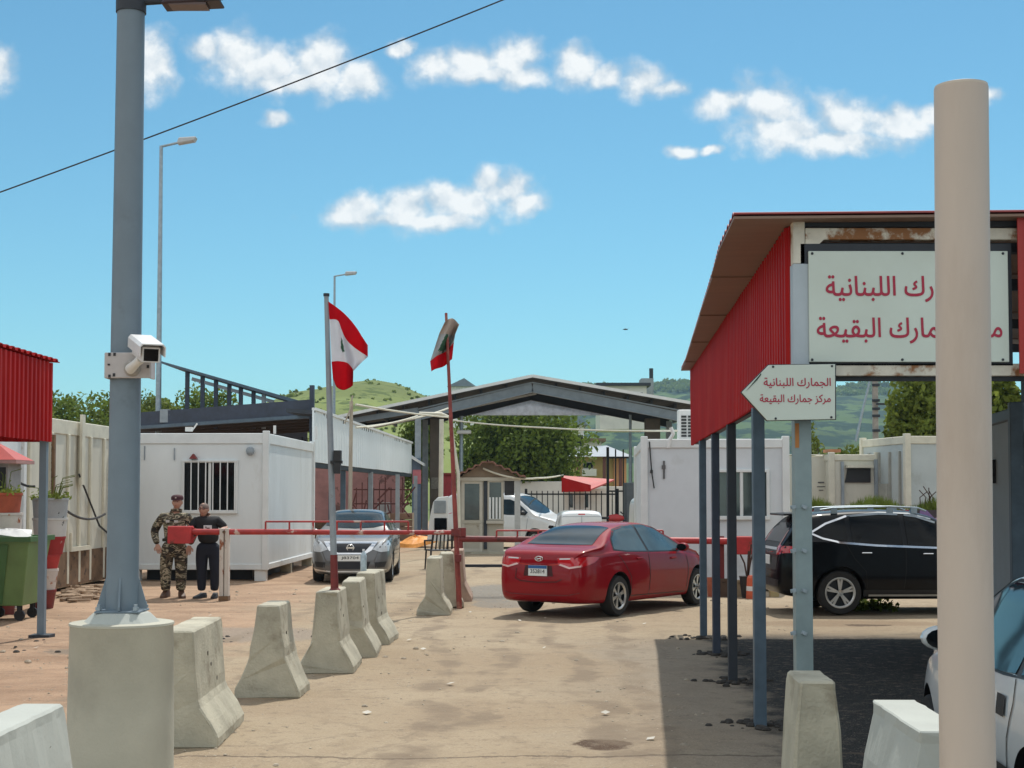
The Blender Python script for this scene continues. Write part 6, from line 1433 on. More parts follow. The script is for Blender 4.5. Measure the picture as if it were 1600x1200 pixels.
p = at(1180, 912, 25.4); t = thing('traffic_barrel', 'orange and white striped barrel beside the dry twig pot', 'barrel', (p.x, 25.4, -.02)); part('barrel', M('orange plastic', (.62, .12, .05), .5), t, lambda m: m.lathe([(.16, 0), (.15, .2), (.14, .36), (.12, .4)], 16)); part('stripe', whitepl, t, lambda m: m.lathe([(.154, .14), (.15, .22)], 16, caps=False))

# cream cabins, planters and painted wall at the back right
t = cabin('portable_cabin', 'plain cream cabin wall behind the grey green sign post', X(1236, 33.5), 33.5, X(1294, 33.5) - X(1236, 33.5), 2.4, .05, Z(710, 33.5), 0, cream, creamt, rim=.02, posts=False)
part('wall_mark', M('grey stain', (.12, .12, .12)), t, lambda m: (m.b2(.62, .76, .02, .029, 2.02, 2.05), m.b2(.60, .78, .02, .029, 1.93, 1.95), m.b2(.64, .74, .02, .029, 1.85, 1.87)))
t = cabin('portable_cabin', 'cream cabin with a dark tilted window flap behind the utility pole', X(1297, 33), 33, X(1376, 33) - X(1297, 33), 2.4, .05, Z(710, 33), radians(2), cream, creamt, rim=.14)
w_ = part('window', black, t, lambda m: m.prism([(X(1321, 33) - X(1297, 33), -.02, Z(754, 33)), (X(1361, 33) - X(1297, 33), -.02, Z(754, 33)), (X(1361, 33) - X(1297, 33), -.02, Z(732, 33)), (X(1325, 33) - X(1297, 33), -.02, Z(732, 33))], (0, .05, 0)))
part('window_hood', creamt, w_, lambda m: m.b2(X(1322, 33) - X(1297, 33), X(1362, 33) - X(1297, 33), -.22, .02, Z(731, 33), Z(727, 33)))
part('down_pipe', greyst, t, lambda m: (m.b2(1.0, 1.07, -.05, .02, .1, 2.55), m.b2(.25, .31, -.04, .02, .1, 2.5)))
part('roof_junk', M('orange brown sheet', (.45, .20, .10), .8), t, lambda m: m.b2(.0, .28, .1, .6, Z(710, 33) + .053, Z(710, 33) + .12))
t = cabin('portable_cabin', 'taller grey cabin with a thick white roof edge behind the cream pole', X(1412, 31.5), 31.5, 2.6, 2.6, .05, Z(681, 31.5), radians(8), M('grey cabin sheet', (.42, .46, .45), .55, var=.1, scale=1.5, dirt=(.30, .31, .28), dscale=2, dth=.58, dsoft=.2), creamt, rim=.17)
t.location.x = X(1416, 31.5)
m = MB()
for q in (.35, .9, 1.5, 2.1): m.b2(-.02, .03, q - .03, q + .03, .1, 2.7)
m.b2(-.03, .0, .95, 1.45, .2, 2.0); m.build('side_batten', M('grey batten', (.33, .33, .29), .7), t)
# red planter wall with grass tufts
PWY = 29.5
for a, b_, lb, mt in [(1271, 1320, 'red painted planter with tall grass behind the roof rail of the black car', M('planter red', (.25, .012, .018), .6, var=.3)), (1324, 1420, 'long red planter with grass in front of the grey cabin', M('planter red', (.25, .012, .018))), (1424, 1500, 'planter wall painted with blue and violet shapes beside the cream pole', None)]:
    t = thing('planter', lb, 'planter', (X((a + b_) / 2, PWY), PWY, 0), 0, 'planters behind the black car')
    if mt is None:
        mt = bpy.data.materials.new('mural paint'); mt.use_nodes = True; q = mt.node_tree; vo = q.nodes.new('ShaderNodeTexVoronoi'); vo.inputs['Scale'].default_value = 5; rp_ = q.nodes.new('ShaderNodeValToRGB'); rp_.color_ramp.interpolation = 'CONSTANT'
        tcn = q.nodes.new('ShaderNodeTexCoord'); q.links.new(tcn.outputs['Object'], vo.inputs[0])
        for i, (ps, cl) in enumerate([(0, (.05, .02, .06)), (.25, (.16, .10, .25)), (.45, (.06, .22, .38)), (.62, (.30, .20, .32)), (.8, (.03, .02, .03))]):
            el = rp_.color_ramp.elements[i] if i < 2 else rp_.color_ramp.elements.new(ps); el.position = ps; el.color = (*cl, 1)
        q.links.new(vo.outputs['Color'], rp_.inputs[0]); q.links.new(rp_.outputs[0], q.nodes['Principled BSDF'].inputs['Base Color'])
    zt_ = Z(797, PWY)
    part('box', mt, t, lambda m: (m.b2(X(a, PWY), X(b_, PWY), PWY, PWY + .06, -.03, zt_), m.b2(X(a, PWY), X(b_, PWY), PWY + .5, PWY + .56, -.03, zt_), m.b2(X(a, PWY), X(a, PWY) + .06, PWY + .06, PWY + .5, -.03, zt_), m.b2(X(b_, PWY) - .06, X(b_, PWY), PWY + .06, PWY + .5, -.03, zt_)), world=True)
    part('soil', soil, t, lambda m: m.b2(X(a, PWY) + .06, X(b_, PWY) - .06, PWY + .06, PWY + .5, 0, zt_ - .04), world=True)
    rng = np.random.default_rng(a); nb = int(15 * (b_ - a)); bx_ = rng.uniform(X(a, PWY) + .05, X(b_, PWY) - .05, nb); h_ = (.10 + .22 * np.abs(np.sin(bx_ * 2.6 + a))) * rng.uniform(.4, 1.2, nb)
    m = MB()
    for x_, hh_ in zip(bx_, h_): y_ = PWY + rng.uniform(.05, .5); dx = rng.uniform(-.08, .08); m.add([(x_ - .009, y_, zt_ - .04), (x_ + .009, y_, zt_ - .04), (x_ + dx, y_ + rng.uniform(-.05, .05), zt_ - .04 + hh_)], [(0, 1, 2)])
    m.build('grass', grassm, t, world=True)
m = MB(); rr = random.Random(8)
for k in range(6):
    x_ = X(1445 + k * 4, PWY); m.tube([(x_, PWY + .3, Z(797, PWY)), (x_ + rr.uniform(-.05, .1), PWY + .3, Z(797, PWY) + .25), (x_ + rr.uniform(-.1, .15), PWY + .3, Z(797, PWY) + rr.uniform(.35, .55))], .01, 4)
o = m.build('dead_weed', M('dry twig', (.06, .035, .025))); tag(o, 'dead weed stalks growing in the mural painted planter', 'weed')
# utility pole
UY = 58; t = thing('utility_pole', 'concrete utility pole with dark insulators seen under the big sign', 'utility pole', (X(1369, UY), UY, 0))
part('pole', M('pole concrete', (.30, .28, .25), .85, var=.2), t, lambda m: m.b2(X(1365, UY), X(1373, UY), UY - .1, UY + .1, -.05, Z(590, UY)), world=True, bevel=.02)
part('insulators', darkst, t, lambda m: [m.b2(X(1363, UY), X(1375, UY), UY - .16, UY - .102, Z(y + 2, UY), Z(y - 2, UY)) for y in (602, 626, 639, 650, 673)], world=True)
part('crossarm', darkst, t, lambda m: m.bar(at(1369, 631, UY - .2), at(1396, 632, UY - .2), .08, .08), world=True)
o = MB().tube([at(1360, 592, 57), at(1348, 640, 57), at(1337, 690, 57)], [.045, .05, .055], 8).build('bracing_pole', galv, smooth=True); tag(o, 'thin leaning brace pole left of the utility pole', 'pole')

# ------------------------------------------------------------------ the right red canopy with its sign
def cx(Y): return 1.18 + .066 * Y
ZT, ZB = 3.495, 2.46; CN, CF, CRX = 9.20, 20.4, 4.6
t = thing('red_canopy', 'dark red corrugated canopy on blue steel posts over the right parking bay', 'canopy', (cx(14.8), 14.8, 0))
part('side_fascia', redsh, t, lambda m: m.corr((cx(CN + .1) - .03, CN + .1, ZT), (cx(CF) - cx(CN + .1), CF - CN - .1, 0), (0, 0, ZB - ZT), .15, .022, (-1, .066, 0)), world=True)
m = MB(); n_ = 9; ov = [.40, .40, .36, .33, .30, .27, .24, .21, .18, .17]
rg = []
for k in range(n_ + 1):
    Y = CN - .12 + (CF + .15 - CN) * k / n_; e = cx(Y) - ov[k]; rg.append((Y, e))
for k in range(n_):
    (Y0, e0), (Y1, e1) = rg[k], rg[k + 1]; dz = .012 * (k % 2)
    m.prism([(e0, Y0, ZT + .006 + dz), (CRX + 1.6, Y0, ZT + .05 + dz), (CRX + 1.6, Y1 + .06, ZT + .05 + dz), (e1, Y1 + .06, ZT + .006 + dz)], (0, 0, .016))
m.build('roof', M('roof sheet brown side', (.22, .14, .10), .6, var=.2, scale=2.5, stretch=(.4, 3, 1)), t, world=True)
m = MB(); m.corr((rg[0][1], CN - .13, ZT + .044), (0, CF - CN + .2, 0), (CRX + 1.6 - rg[0][1], 0, .045), .2, .018, (0, 0, 1), thick=.01)
for v in m.v:
    k = min(n_ - 1, max(0, int((v.y - CN + .12) / (CF + .15 - CN) * n_))); f = (v.x - rg[0][1]) / (CRX + 1.6 - rg[0][1]); v.x += (1 - f) * (rg[k][1] - rg[0][1] + (rg[k + 1][1] - rg[k][1]) * ((v.y - rg[k][0]) / (rg[k + 1][0] - rg[k][0])))
m.build('roof_top', M('weathered red roof top', (.30, .06, .06), .6, var=.3), t, world=True)
for px, yb, mt in ((1098, 992, navy2), (1118, 1018, navy), (1143, 1060, darkst), (1185, 1128, navy2)):
    Yp = 4140 / (yb - 770) ; q = X(px, Yp); w_ = .042 if yb < 1100 else .046
    m = MB(); m.b2(q - w_, q + w_, Yp - .04, Yp + .04, -.06, ZB + .01); m.build('post', mt, t, world=True, bevel=.004)
m = MB(); m.bar((cx(CN + .2) + .04, CN + .2, ZB + .06), (cx(CF) + .04, CF, ZB + .06), .06, .10); m.build('edge_beam', navy, t, world=True)
for px, Yp in ((1690, 16.7), (1700, 12.0)):
    m = MB(); m.b2(CRX + 1.2, CRX + 1.28, Yp - .04, Yp + .04, -.06, 3.55); m.build('far_side_post', navy, t, world=True)
for Yp in (11.6, 14.3, 16.7, 18.6):
    m = MB(); m.b2(cx(Yp) + .02, CRX + 1.4, Yp - .03, Yp + .03, 3.40, 3.49); m.build('cross_beam', darkst, t, world=True)
SYF = 9.25
gp = lambda px, py, Y=SYF: at(px, py, Y)
a1, a2 = gp(1229, 0), gp(1257, 0); zb2, zt2 = gp(0, 413).z, gp(0, 342).z
part('sign_post', greenst, t, lambda m: m.b2(gp(1233, 0).x, gp(1259, 0).x, SYF - .05, SYF + .05, -.05, gp(0, 640).z), world=True, bevel=.003)
part('sign_post_upper', M('pale blue grey paint', (.40, .46, .50), .5, var=.08, dirt=(.33, .38, .40), dscale=3, dth=.6, dsoft=.2), t, lambda m: m.b2(gp(1233, 0).x, gp(1257, 0).x, SYF - .05, SYF + .05, gp(0, 640).z + .001, gp(0, 414).z), world=True, bevel=.003)
part('sign_post_top', rustc, t, lambda m: m.b2(gp(1234, 0).x, gp(1252, 0).x, SYF - .045, SYF + .045, gp(0, 413.5).z, gp(0, 342).z), world=True, bevel=.003)
xr = gp(1640, 0).x
part('upper_beam', rustc, t, lambda m: m.b2(gp(1253, 0).x, xr, SYF - .04, SYF + .04, gp(0, 376).z, gp(0, 358).z), world=True, bevel=.003)
part('corner_gusset', rustc, t, lambda m: m.prism([(gp(1253, 0).x, SYF - .042, gp(0, 404).z), (gp(1282, 0).x, SYF - .042, gp(0, 375.5).z), (gp(1253, 0).x, SYF - .042, gp(0, 375.5).z)], (0, .08, 0)), world=True)
part('top_beam', darkst, t, lambda m: m.b2(gp(1252, 0).x, xr, SYF - .02, SYF + .07, gp(0, 355).z, gp(0, 339).z), world=True)
part('shadow_beam', darkst, t, lambda m: m.b2(gp(1253, 0).x, xr, SYF + .06, SYF + .14, gp(0, 392).z, gp(0, 377).z), world=True)
part('lower_beam', rustc, t, lambda m: m.b2(gp(1259, 0).x, xr, SYF - .045, SYF + .035, gp(0, 588).z, gp(0, 569).z), world=True, bevel=.003)
part('lower_angle', darkst, t, lambda m: m.b2(gp(1259, 0).x, xr, SYF + .0, SYF + .05, gp(0, 595).z, gp(0, 588.5).z), world=True)
part('front_fascia', M('bright red sheet', (.36, .022, .016), .5, var=.12, scale=2), t, lambda m: m.corr((gp(1574, 0).x, SYF - .12, gp(0, 335).z), (1.9, 0, .05), (0, 0, gp(0, 586).z - gp(0, 335).z), .17, .03, (0, -1, 0)), world=True)
for py in (762 + 30, 860, 922, 988):
    for px in (1237, 1254):
        bolts = MB(); q = gp(px, py); bolts.tube([q + Vector((0, -.045, 0)), q + Vector((.0, -.07, 0))], .012, 8); bolts.box(q + Vector((0, -.052, 0)), (.035, .01, .022), 0, 0, .4 if px > 1245 else -.2); bolts.build('clamp_bolt', galv, t, world=True)
part('rust_streak', M('orange rust', (.40, .17, .05), .8), t, lambda m: m.b2(gp(1234, 0).x, gp(1240, 0).x, SYF - .0545, SYF - .0505, gp(0, 700).z, gp(0, 662).z), world=True)

# the big board
t = thing('customs_sign', 'large pale sign board with two lines of red Arabic lettering under the red roof', 'sign', gp(1418, 566, 9.2))
p0, p1 = gp(1264, 566, 9.2), gp(1573, 393, 9.2)
bd_ = part('board', signm, t, lambda m: m.b2(p0.x, p1.x, 9.18, 9.20, p0.z, p1.z), world=True, bevel=.003)
part('frame', darkst, t, lambda m: m.b2(p0.x - .045, p1.x + .03, 9.205, 9.235, p0.z - .02, p1.z + .05), world=True)
for px in (1269, 1410, 1567):
    for py in (396, 562): q = gp(px, py, 9.18); part('screw', darkst, t, lambda m: m.lathe([(.009, 0), (.007, -.006)], 8, (q.x, 9.179, q.z), 'Y'), world=True)
I = inv_of(t)
def sgn(body, xa, xb, ya, yb, Y, parent, bold):
    a, b_ = at(xa, (ya + yb) / 2, Y), at(xb, (ya + yb) / 2, Y); c_ = (a + b_) / 2; h_ = at(800, ya, Y).z - at(800, yb, Y).z
    return text('lettering', arabic(body), b_.x - a.x, h_, signr, parent, inv_of(parent) @ Vector((c_.x, Y - .002, c_.z)), bold=bold)
sgn('الجمارك اللبنانية', 1290, 1536, 430, 472, 9.18, bd_, .012)
sgn('مركز جمارك البقيعة', 1276, 1566, 495, 537, 9.18, bd_, .012)
# the arrow board
YA = 9.08; t = thing('arrow_sign', 'white arrow shaped board with red Arabic lettering, pointing left', 'sign', at(1240, 656, YA))
pts = [(1159, 613), (1201, 570.5), (1305, 569), (1305, 655), (1199, 657)]
bd_ = part('board', signm, t, lambda m: m.prism([at(a, b_, YA) for a, b_ in pts], (0, .012, 0)), world=True, bevel=.002)
cen = Vector((1242, 613)); pb = [tuple(cen + (Vector(q) - cen) * 1.022) for q in pts]
part('frame', darkst, t, lambda m: m.prism([at(a, b_, YA + .014) for a, b_ in pb], (0, .02, 0)), world=True)
for px, py in ((1208, 573), (1300, 572), (1212, 654), (1299, 652)): q = at(px, py, YA); part('screw', darkst, t, lambda m: m.lathe([(.008, 0), (.006, -.005)], 8, (q.x, YA - .001, q.z), 'Y'), world=True)
part('green_chip', M('dark green edge paint', (.02, .05, .035), .6), t, lambda m: m.prism([at(a, b_, YA - .003) for a, b_ in ((1166, 611), (1168, 608.5), (1189, 583), (1189.5, 585.5), (1183, 594))], (0, .0025, 0)), world=True)
sgn('الجمارك اللبنانية', 1193, 1298, 590, 607, YA, bd_, .012); sgn('مركز جمارك البقيعة', 1187, 1298, 616, 632, YA, bd_, .012)

# cabin under the canopy on the far right, and the cream pole in front
t = cabin('portable_cabin', 'grey cabin side seen just right of the cream pole', 4.86, 14.3, 2.4, 4.6, .05, Z(636, 14.3), radians(-9.5), M('blue grey cabin sheet', (.26, .31, .34), .55, var=.1), navy2, rim=.12)
part('door', black, t, lambda m: m.b2(.30, 1.2, -.02, .025, .1, 2.3)); part('door_frame', creamt, t, lambda m: m.b2(.12, .17, -.03, .02, .1, 2.4)); part('wall_vent', darkst, t, lambda m: m.b2(-.01, .028, 1.2, 1.35, 1.9, 2.15))  # the black door sheet stands for the shade inside an open doorway
PY_ = 4.0; t = thing('bollard_pole', 'thick round cream pole with flat top in the right foreground', 'pole', (X(1506, PY_), PY_, 0))
zt_ = Z(127, PY_ - .07); r_ = 41.5 / F * PY_
part('pole', creamp, t, lambda m: m.tube([(X(1507, PY_), PY_, -.1), (X(1507, PY_) - .002, PY_, zt_ * .5), (at(1501.5, 127, PY_).x, PY_, zt_)], [r_ * 1.035, r_ * 1.01, r_], 64), world=True, smooth=True)
part('top_cap', M('cream cap', (.62, .55, .47), .5), t, lambda m: m.lathe([(r_ - .002, 0), (r_ * .98, .006), (r_ * .9, .008)], 48, (at(1501.5, 127, PY_).x, PY_, zt_ + .0005)), world=True)
part('base_plate', darkst, t, lambda m: m.b2(X(1507, PY_) - .14, X(1507, PY_) + .14, PY_ - .14, PY_ + .14, -.05, .015), world=True)

# loose stones and rubble round the post feet
m = MB(); rr = random.Random(21)
def stone(x, y, s):
    n_ = 6; m.loft([[Vector((x + s * q * cos(2 * pi * k / n_ + y) * rr.uniform(.8, 1.2), y + s * q * sin(2 * pi * k / n_ + y) * rr.uniform(.8, 1.2), -.025 + h_ * s)) for k in range(n_)] for q, h_ in ((.9, 0), (1, .35), (.55, .75))])
for k in range(2400):
    Y = 8 + 20 * rr.random() ** 1.3; x = rr.uniform(-7, 4.5)
    if -.6 < x < .8 and rr.random() < .5: continue
    if x > .9 + .066 * Y and Y < 19.5: continue
    stone(x, Y, rr.uniform(.005, .015) * (2.6 if rr.random() < .07 else 1))
o = m.build('pebbles', M('pebbles', (.40, .34, .26), .95, var=.4, scale=9)); tag(o, 'scattered small pebbles on the yard', 'pebbles', kind='stuff')
m = MB()
for Yp, xx in ((18.6, X(1098, 18.6)), (16.7, X(1118, 16.7)), (14.3, X(1143, 14.3)), (11.6, X(1185, 11.6))):
    for k in range(60): stone(xx + rr.gauss(.06, .16), Yp + rr.gauss(0, .12), rr.uniform(.015, .045))
for k in range(90): stone(-4.55 + rr.gauss(0, .7), 18.2 + rr.gauss(0, .5), rr.uniform(.012, .04))
o = m.build('dark_rubble', M('broken asphalt', (.045, .04, .035), .95, var=.4, scale=9)); tag(o, 'broken dark asphalt bits round the canopy post feet', 'rubble', kind='stuff')
rng = np.random.default_rng(31); P = np.stack([rng.uniform(X(1352, 21), X(1450, 21), 700), rng.uniform(22.6, 24.0, 700), rng.gamma(1.5, .03, 700)], 1); o = leaf_mesh('weeds', P, .045, 4, leafy); tag(o, 'low weeds growing on the ground under the black car', 'weeds', kind='stuff')
m = MB(); rr = random.Random(77)
for (px, py) in ((812, 968), (905, 948), (1006, 973), (662, 1012), (640, 998), (575, 1110), (705, 1065), (1015, 1150), (945, 1110), (330, 960), (60, 1010), (735, 955), (850, 1010)):
    Y = 4140 / (py - 770); x = X(px, Y); a = rr.uniform(0, 3); s_ = rr.uniform(.02, .045); c_, d_ = cos(a) * s_, sin(a) * s_
    m.add([(x - c_, Y - d_, -.006), (x + d_, Y - c_, .004), (x + c_, Y + d_, .012), (x - d_, Y + c_, .002)], [(0, 1, 2), (0, 2, 3)])
o = m.build('litter', M('paper scrap', (.58, .55, .48), .9)); tag(o, 'small pale scraps of litter on the yard', 'litter', kind='stuff')
# a distant bird
bp_ = at(977, 515, 120); m = MB(); m.tube([(-.22, 0, 0), (0, 0, .03), (.22, 0, 0)], [.01, .07, .02], 8); m.add([(0, -.05, .03), (.05, .05, .03), (-.5, .02, .18)], [(0, 1, 2)]); m.add([(0, -.05, .03), (.05, .05, .03), (.5, .02, .18)], [(0, 1, 2)])
o = m.build('bird', black); o.location = bp_; tag(o, 'tiny dark bird high in the sky above the gable canopy', 'bird')
# ------------------------------------------------------------------ the two men
def skin(name, nodes, edges, mat, parent, sub=2, root=0):
    """nodes: list of (x, y, z, r) ; grown with the Skin modifier"""
    me = bpy.data.meshes.new(name); me.from_pydata([n_[:3] for n_ in nodes], edges, [])
    bm = bmesh.new(); bm.from_mesh(me); lay = bm.verts.layers.skin.verify(); bm.verts.ensure_lookup_table()
    for i, v in enumerate(bm.verts):
        r = nodes[i][3]; v[lay].radius = r if isinstance(r, tuple) else (r, r); v[lay].use_root = (i == root)
    bm.to_mesh(me); bm.free(); o = bpy.data.objects.new(name, me); COL.objects.link(o)
    o.modifiers.new('s', 'SKIN').use_smooth_shade = True; s_ = o.modifiers.new('d', 'SUBSURF'); s_.levels = s_.render_levels = sub
    m2 = eval_mesh(o, name); o.modifiers.clear(); o.data = m2; m2.materials.clear(); m2.materials.append(mat); o.parent = parent
    m2.polygons.foreach_set('use_smooth', [True] * len(m2.polygons)); return o

def head_mesh(m, c, yaw=0, tilt=0, s=1.0):
    R = Matrix.Rotation(yaw, 3, 'Z') @ Matrix.Rotation(tilt, 3, 'Y'); vs = []; nu, nv = 28, 20
    for j in range(nv + 1):
        th = pi * j / nv
        for i in range(nu):
            a = 2 * pi * i / nu; x, y, z = sin(th) * cos(a), sin(th) * sin(a), cos(th)
            p = Vector((x * .076, y * .097, z * .122))
            if z < -.1: k = (-z - .1); p.x *= 1 - .38 * k; p.y *= 1 - .18 * k; p.y -= .012 * k
            if y < 0:
                f = -y
                n_ = math.exp(-((x * .076) / .013) ** 2 - ((p.z + .010) / .030) ** 2) * f; p.y -= .028 * n_ * (1 if p.z < .02 else .5)
                p.y += .008 * math.exp(-((abs(p.x) - .030) / .014) ** 2 - ((p.z - .022) / .012) ** 2) * f
                p.y -= .007 * math.exp(-(p.x / .024) ** 2 - ((p.z + .055) / .010) ** 2) * f
            if abs(x) > .9 and -.3 < z < .25 and -.2 < y < .35: p.x *= 1.14
            vs.append(Vector(c) + R @ (p * s))
    fs = [(j * nu + i, j * nu + (i + 1) % nu, (j + 1) * nu + (i + 1) % nu, (j + 1) * nu + i) for j in range(nv) for i in range(nu)]
    m.add(vs, fs); return R

def hand(m, w_, d, side, curl=.6):
    """wrist point, pointing direction; palm, four unequal fingers and a thumb"""
    d = Vector(d).normalized(); u = d.cross(Vector((0, 1, 0))); u = u.normalized() if u.length > .1 else Vector((1, 0, 0)); nrm = u.cross(d); w_ = Vector(w_)
    m.loft([[w_ + d * t_ + u * a * hw + nrm * b * .013 for a, b in ((-1, -1), (1, -1), (1.1, 0), (1, 1), (-1, 1), (-1.1, 0))] for t_, hw in ((-.01, .024), (.03, .036), (.075, .041), (.09, .038))])
    for k, L in enumerate((.070, .080, .076, .058)):
        b = w_ + d * .086 + u * (-.030 + .020 * k); e = b + d * L * .5 + nrm * L * .10; e2 = e + (d * (1 - curl) + nrm * curl).normalized() * L * .5; m.tube([b, e, e2], [.0095, .0088, .007], 7)
    b = w_ + d * .025 - u * .034 * side; e = b - u * .026 * side + d * .032; m.tube([b, e, e + d * .034 + nrm * .012], [.012, .0105, .008], 7)

def face(par, c, R, s=1.0, glasses=None):
    c = Vector(c); m = MB()
    for sx_ in (-1, 1): m.lathe([(.001, -.003), (.008, -.002), (.010, .004)], 10, (0, 0, 0), 'Y'); 
    vs = m.v; h_ = len(vs) // 2
    for i, v in enumerate(vs): q = Vector((v.x + (-.030 if i < h_ else .030), v.y - .084, v.z * .7 + .022)); vs[i] = c + R @ (q * s)
    m.build('eyes', M('eye dark', (.02, .015, .012), .3), par)
    b = MB(); b.tube([c + R @ Vector(q) * s for q in ((-.046, -.082, .040), (-.030, -.092, .045), (-.014, -.094, .041))], .004, 5); b.tube([c + R @ Vector(q) * s for q in ((.046, -.082, .040), (.030, -.092, .045), (.014, -.094, .041))], .004, 5); b.build('eyebrows', hair, par)
    b = MB(); b.tube([c + R @ Vector(q) * s for q in ((-.022, -.092, -.056), (0, -.101, -.054), (.022, -.092, -.056))], .0045, 6); b.build('mouth', M('lips', (.26, .10, .08), .5), par)
    if glasses:
        g = MB()
        for sx_ in (-1, 1):
            g.tube([c + R @ Vector((sx_ * .032 + .021 * cos(a), -.102, .022 + .015 * sin(a))) * s for a in np.linspace(0, 2 * pi, 15)], .0035, 5, caps=False); g.tube([c + R @ Vector(q) * s for q in ((sx_ * .052, -.10, .026), (sx_ * .080, -.04, .026), (sx_ * .082, .02, .02))], .0035, 5)
        g.tube([c + R @ Vector(q) * s for q in ((-.012, -.105, .026), (.012, -.105, .026))], .0035, 5); g.build('glasses', glasses, par)

camo = bpy.data.materials.new('camouflage cloth'); camo.use_nodes = True; q = camo.node_tree; L_ = q.links.new
tcn = q.nodes.new('ShaderNodeTexCoord'); mp = q.nodes.new('ShaderNodeMapping'); mp.inputs['Scale'].default_value = (7, 7, 14); L_(tcn.outputs['Object'], mp.inputs[0])
n1 = q.nodes.new('ShaderNodeTexNoise'); n1.inputs['Scale'].default_value = 1.0; n1.inputs['Detail'].default_value = 2.2; n1.inputs['Distortion'].default_value = 1.4; L_(mp.outputs[0], n1.inputs[0])
cr = q.nodes.new('ShaderNodeValToRGB'); cr.color_ramp.interpolation = 'CONSTANT'
for i, (ps, cl) in enumerate([(0, (.018, .016, .013)), (.43, (.10, .07, .045)), (.49, (.06, .065, .035)), (.535, (.36, .31, .22)), (.62, (.022, .02, .016))]):
    el = cr.color_ramp.elements[i] if i < 2 else cr.color_ramp.elements.new(ps); el.position = ps; el.color = (*cl, 1)
L_(n1.outputs['Fac'], cr.inputs[0]); L_(cr.outputs[0], q.nodes['Principled BSDF'].inputs['Base Color']); q.nodes['Principled BSDF'].inputs['Roughness'].default_value = .9

MY = 25.62
def leg_set(hipx, kneex, footx, hipz=.92, r=(.105, .080, .060), fy=-.02):
    n_ = [(0, .0, hipz + .10, (.165, .12)), (0, .0, hipz, (.165, .125))]; e_ = [(0, 1)]
    for sd, (hx_, kx_, fx_) in ((-1, (-hipx, kneex[0], footx[0])), (1, (hipx, kneex[1], footx[1]))):
        i = len(n_); n_ += [(hx_, 0, hipz - .10, r[0]), (hx_ * .6 + kx_ * .4, -.01, hipz * .66, r[0] * .92), (kx_, -.015, hipz * .52, r[1]), (kx_ * .5 + fx_ * .5, .0, hipz * .32, r[1] * .92), (fx_, .01, .12, r[2])]
        e_ += [(1, i), (i, i + 1), (i + 1, i + 2), (i + 2, i + 3), (i + 3, i + 4)]
    return n_, e_
def shoe(par, name, x, toe, mat, h=.11):
    m = MB(); d = Vector((toe, -1, 0)).normalized(); sdw = Vector((d.y, -d.x, 0)) * -1
    rings = []
    for t_, wv, z1 in ((-.10, .03, h * .8), (-.085, .042, h), (-.02, .045, h), (.05, .047, h * .72), (.12, .050, h * .50), (.165, .042, h * .40), (.185, .02, h * .28)):
        c_ = Vector((x, .03, 0)) + d * t_; rings.append([c_ + sdw * a * wv + Vector((0, 0, z)) for a, z in ((-1, .0), (1, .0), (1.05, z1 * .45), (.75, z1), (-.75, z1), (-1.05, z1 * .45))])
    m.loft(rings); return m.build(name, mat, par, smooth=True)

# soldier
sx0 = X(273, MY); t = thing('person', 'person in camouflage uniform and dark cap standing behind the red counterweight', 'person', (sx0, MY, -.025), 0, 'two men at the boom'); t.scale = (1.13, 1.1, 1.0)
HC = (.045, -.02, 1.655)
n_ = [(0, 0, 1.02, (.12, .09)), (0, 0, 1.25, (.15, .10)), (.01, 0, 1.42, (.13, .09)), (.025, 0, 1.52, .058), (.04, -.005, 1.60, .055)]; e_ = [(0, 1), (1, 2), (2, 3), (3, 4)]
b = skin('body', n_, e_, skinm, t, 1)
hm = MB(); R_ = head_mesh(hm, HC, radians(-4), 0, .98); hand(hm, (-.235, -.10, .925), (.30, -.25, -1), 1); hand(hm, (.245, -.06, .90), (-.05, -.25, -1), -1); hv = hm.build('extra', skinm, None, smooth=True)
def join(a, b_):
    bm = bmesh.new(); bm.from_mesh(a.data); bm.from_mesh(b_.data); bm.to_mesh(a.data); bm.free(); a.data.polygons.foreach_set('use_smooth', [True] * len(a.data.polygons)); bpy.data.objects.remove(b_)
join(b, hv); face(t, HC, R_, .98)
n_ = [(0, 0, .93, (.165, .12)), (0, 0, 1.08, (.165, .125)), (.0, 0, 1.25, (.185, .130)), (.01, .0, 1.39, (.175, .12)), (.02, 0, 1.475, (.085, .08)), (.03, 0, 1.525, (.068, .068))]; e_ = [(i, i + 1) for i in range(5)]
for sd, pts_ in ((-1, [(-.175, 0, 1.405, .085), (-.265, .02, 1.28, .074), (-.315, .04, 1.15, .066), (-.285, -.02, 1.04, .058), (-.24, -.09, .945, .046)]), (1, [(.195, 0, 1.405, .085), (.275, .02, 1.25, .072), (.30, .02, 1.12, .064), (.275, -.03, 1.0, .056), (.248, -.055, .925, .046)])):
    i = len(n_); n_ += pts_; e_ += [(3, i)] + [(i + k, i + k + 1) for k in range(4)]
j = skin('jacket', n_, e_, camo, t, 2)
part('collar', camo, j, lambda m: m.lathe([(.085, 0), (.09, .04), (.078, .05)], 14, (.03, 0, 1.50), caps=False)); part('chest_patch', M('pale cloth patch', (.50, .48, .44), .8), j, lambda m: m.box((-.075, -.130, 1.335), (.055, .016, .045), .2)); part('chest_patch', M('pale cloth patch', (.50, .48, .44)), j, lambda m: m.box((.055, -.133, 1.33), (.06, .016, .04), -.2))
part('belt', M('webbing belt', (.02, .022, .015), .8), t, lambda m: m.lathe([(.178, 0), (.182, .025), (.178, .05)], 20, (0, 0, .985), caps=False))
ln, le = leg_set(.105, (-.125, .115), (-.125, .105), .92, (.120, .094, .075)); skin('trousers', ln, le, camo, t, 2)
shoe(t, 'boot', -.125, -.10, bootm, .16); shoe(t, 'boot', .115, .35, bootm, .16)
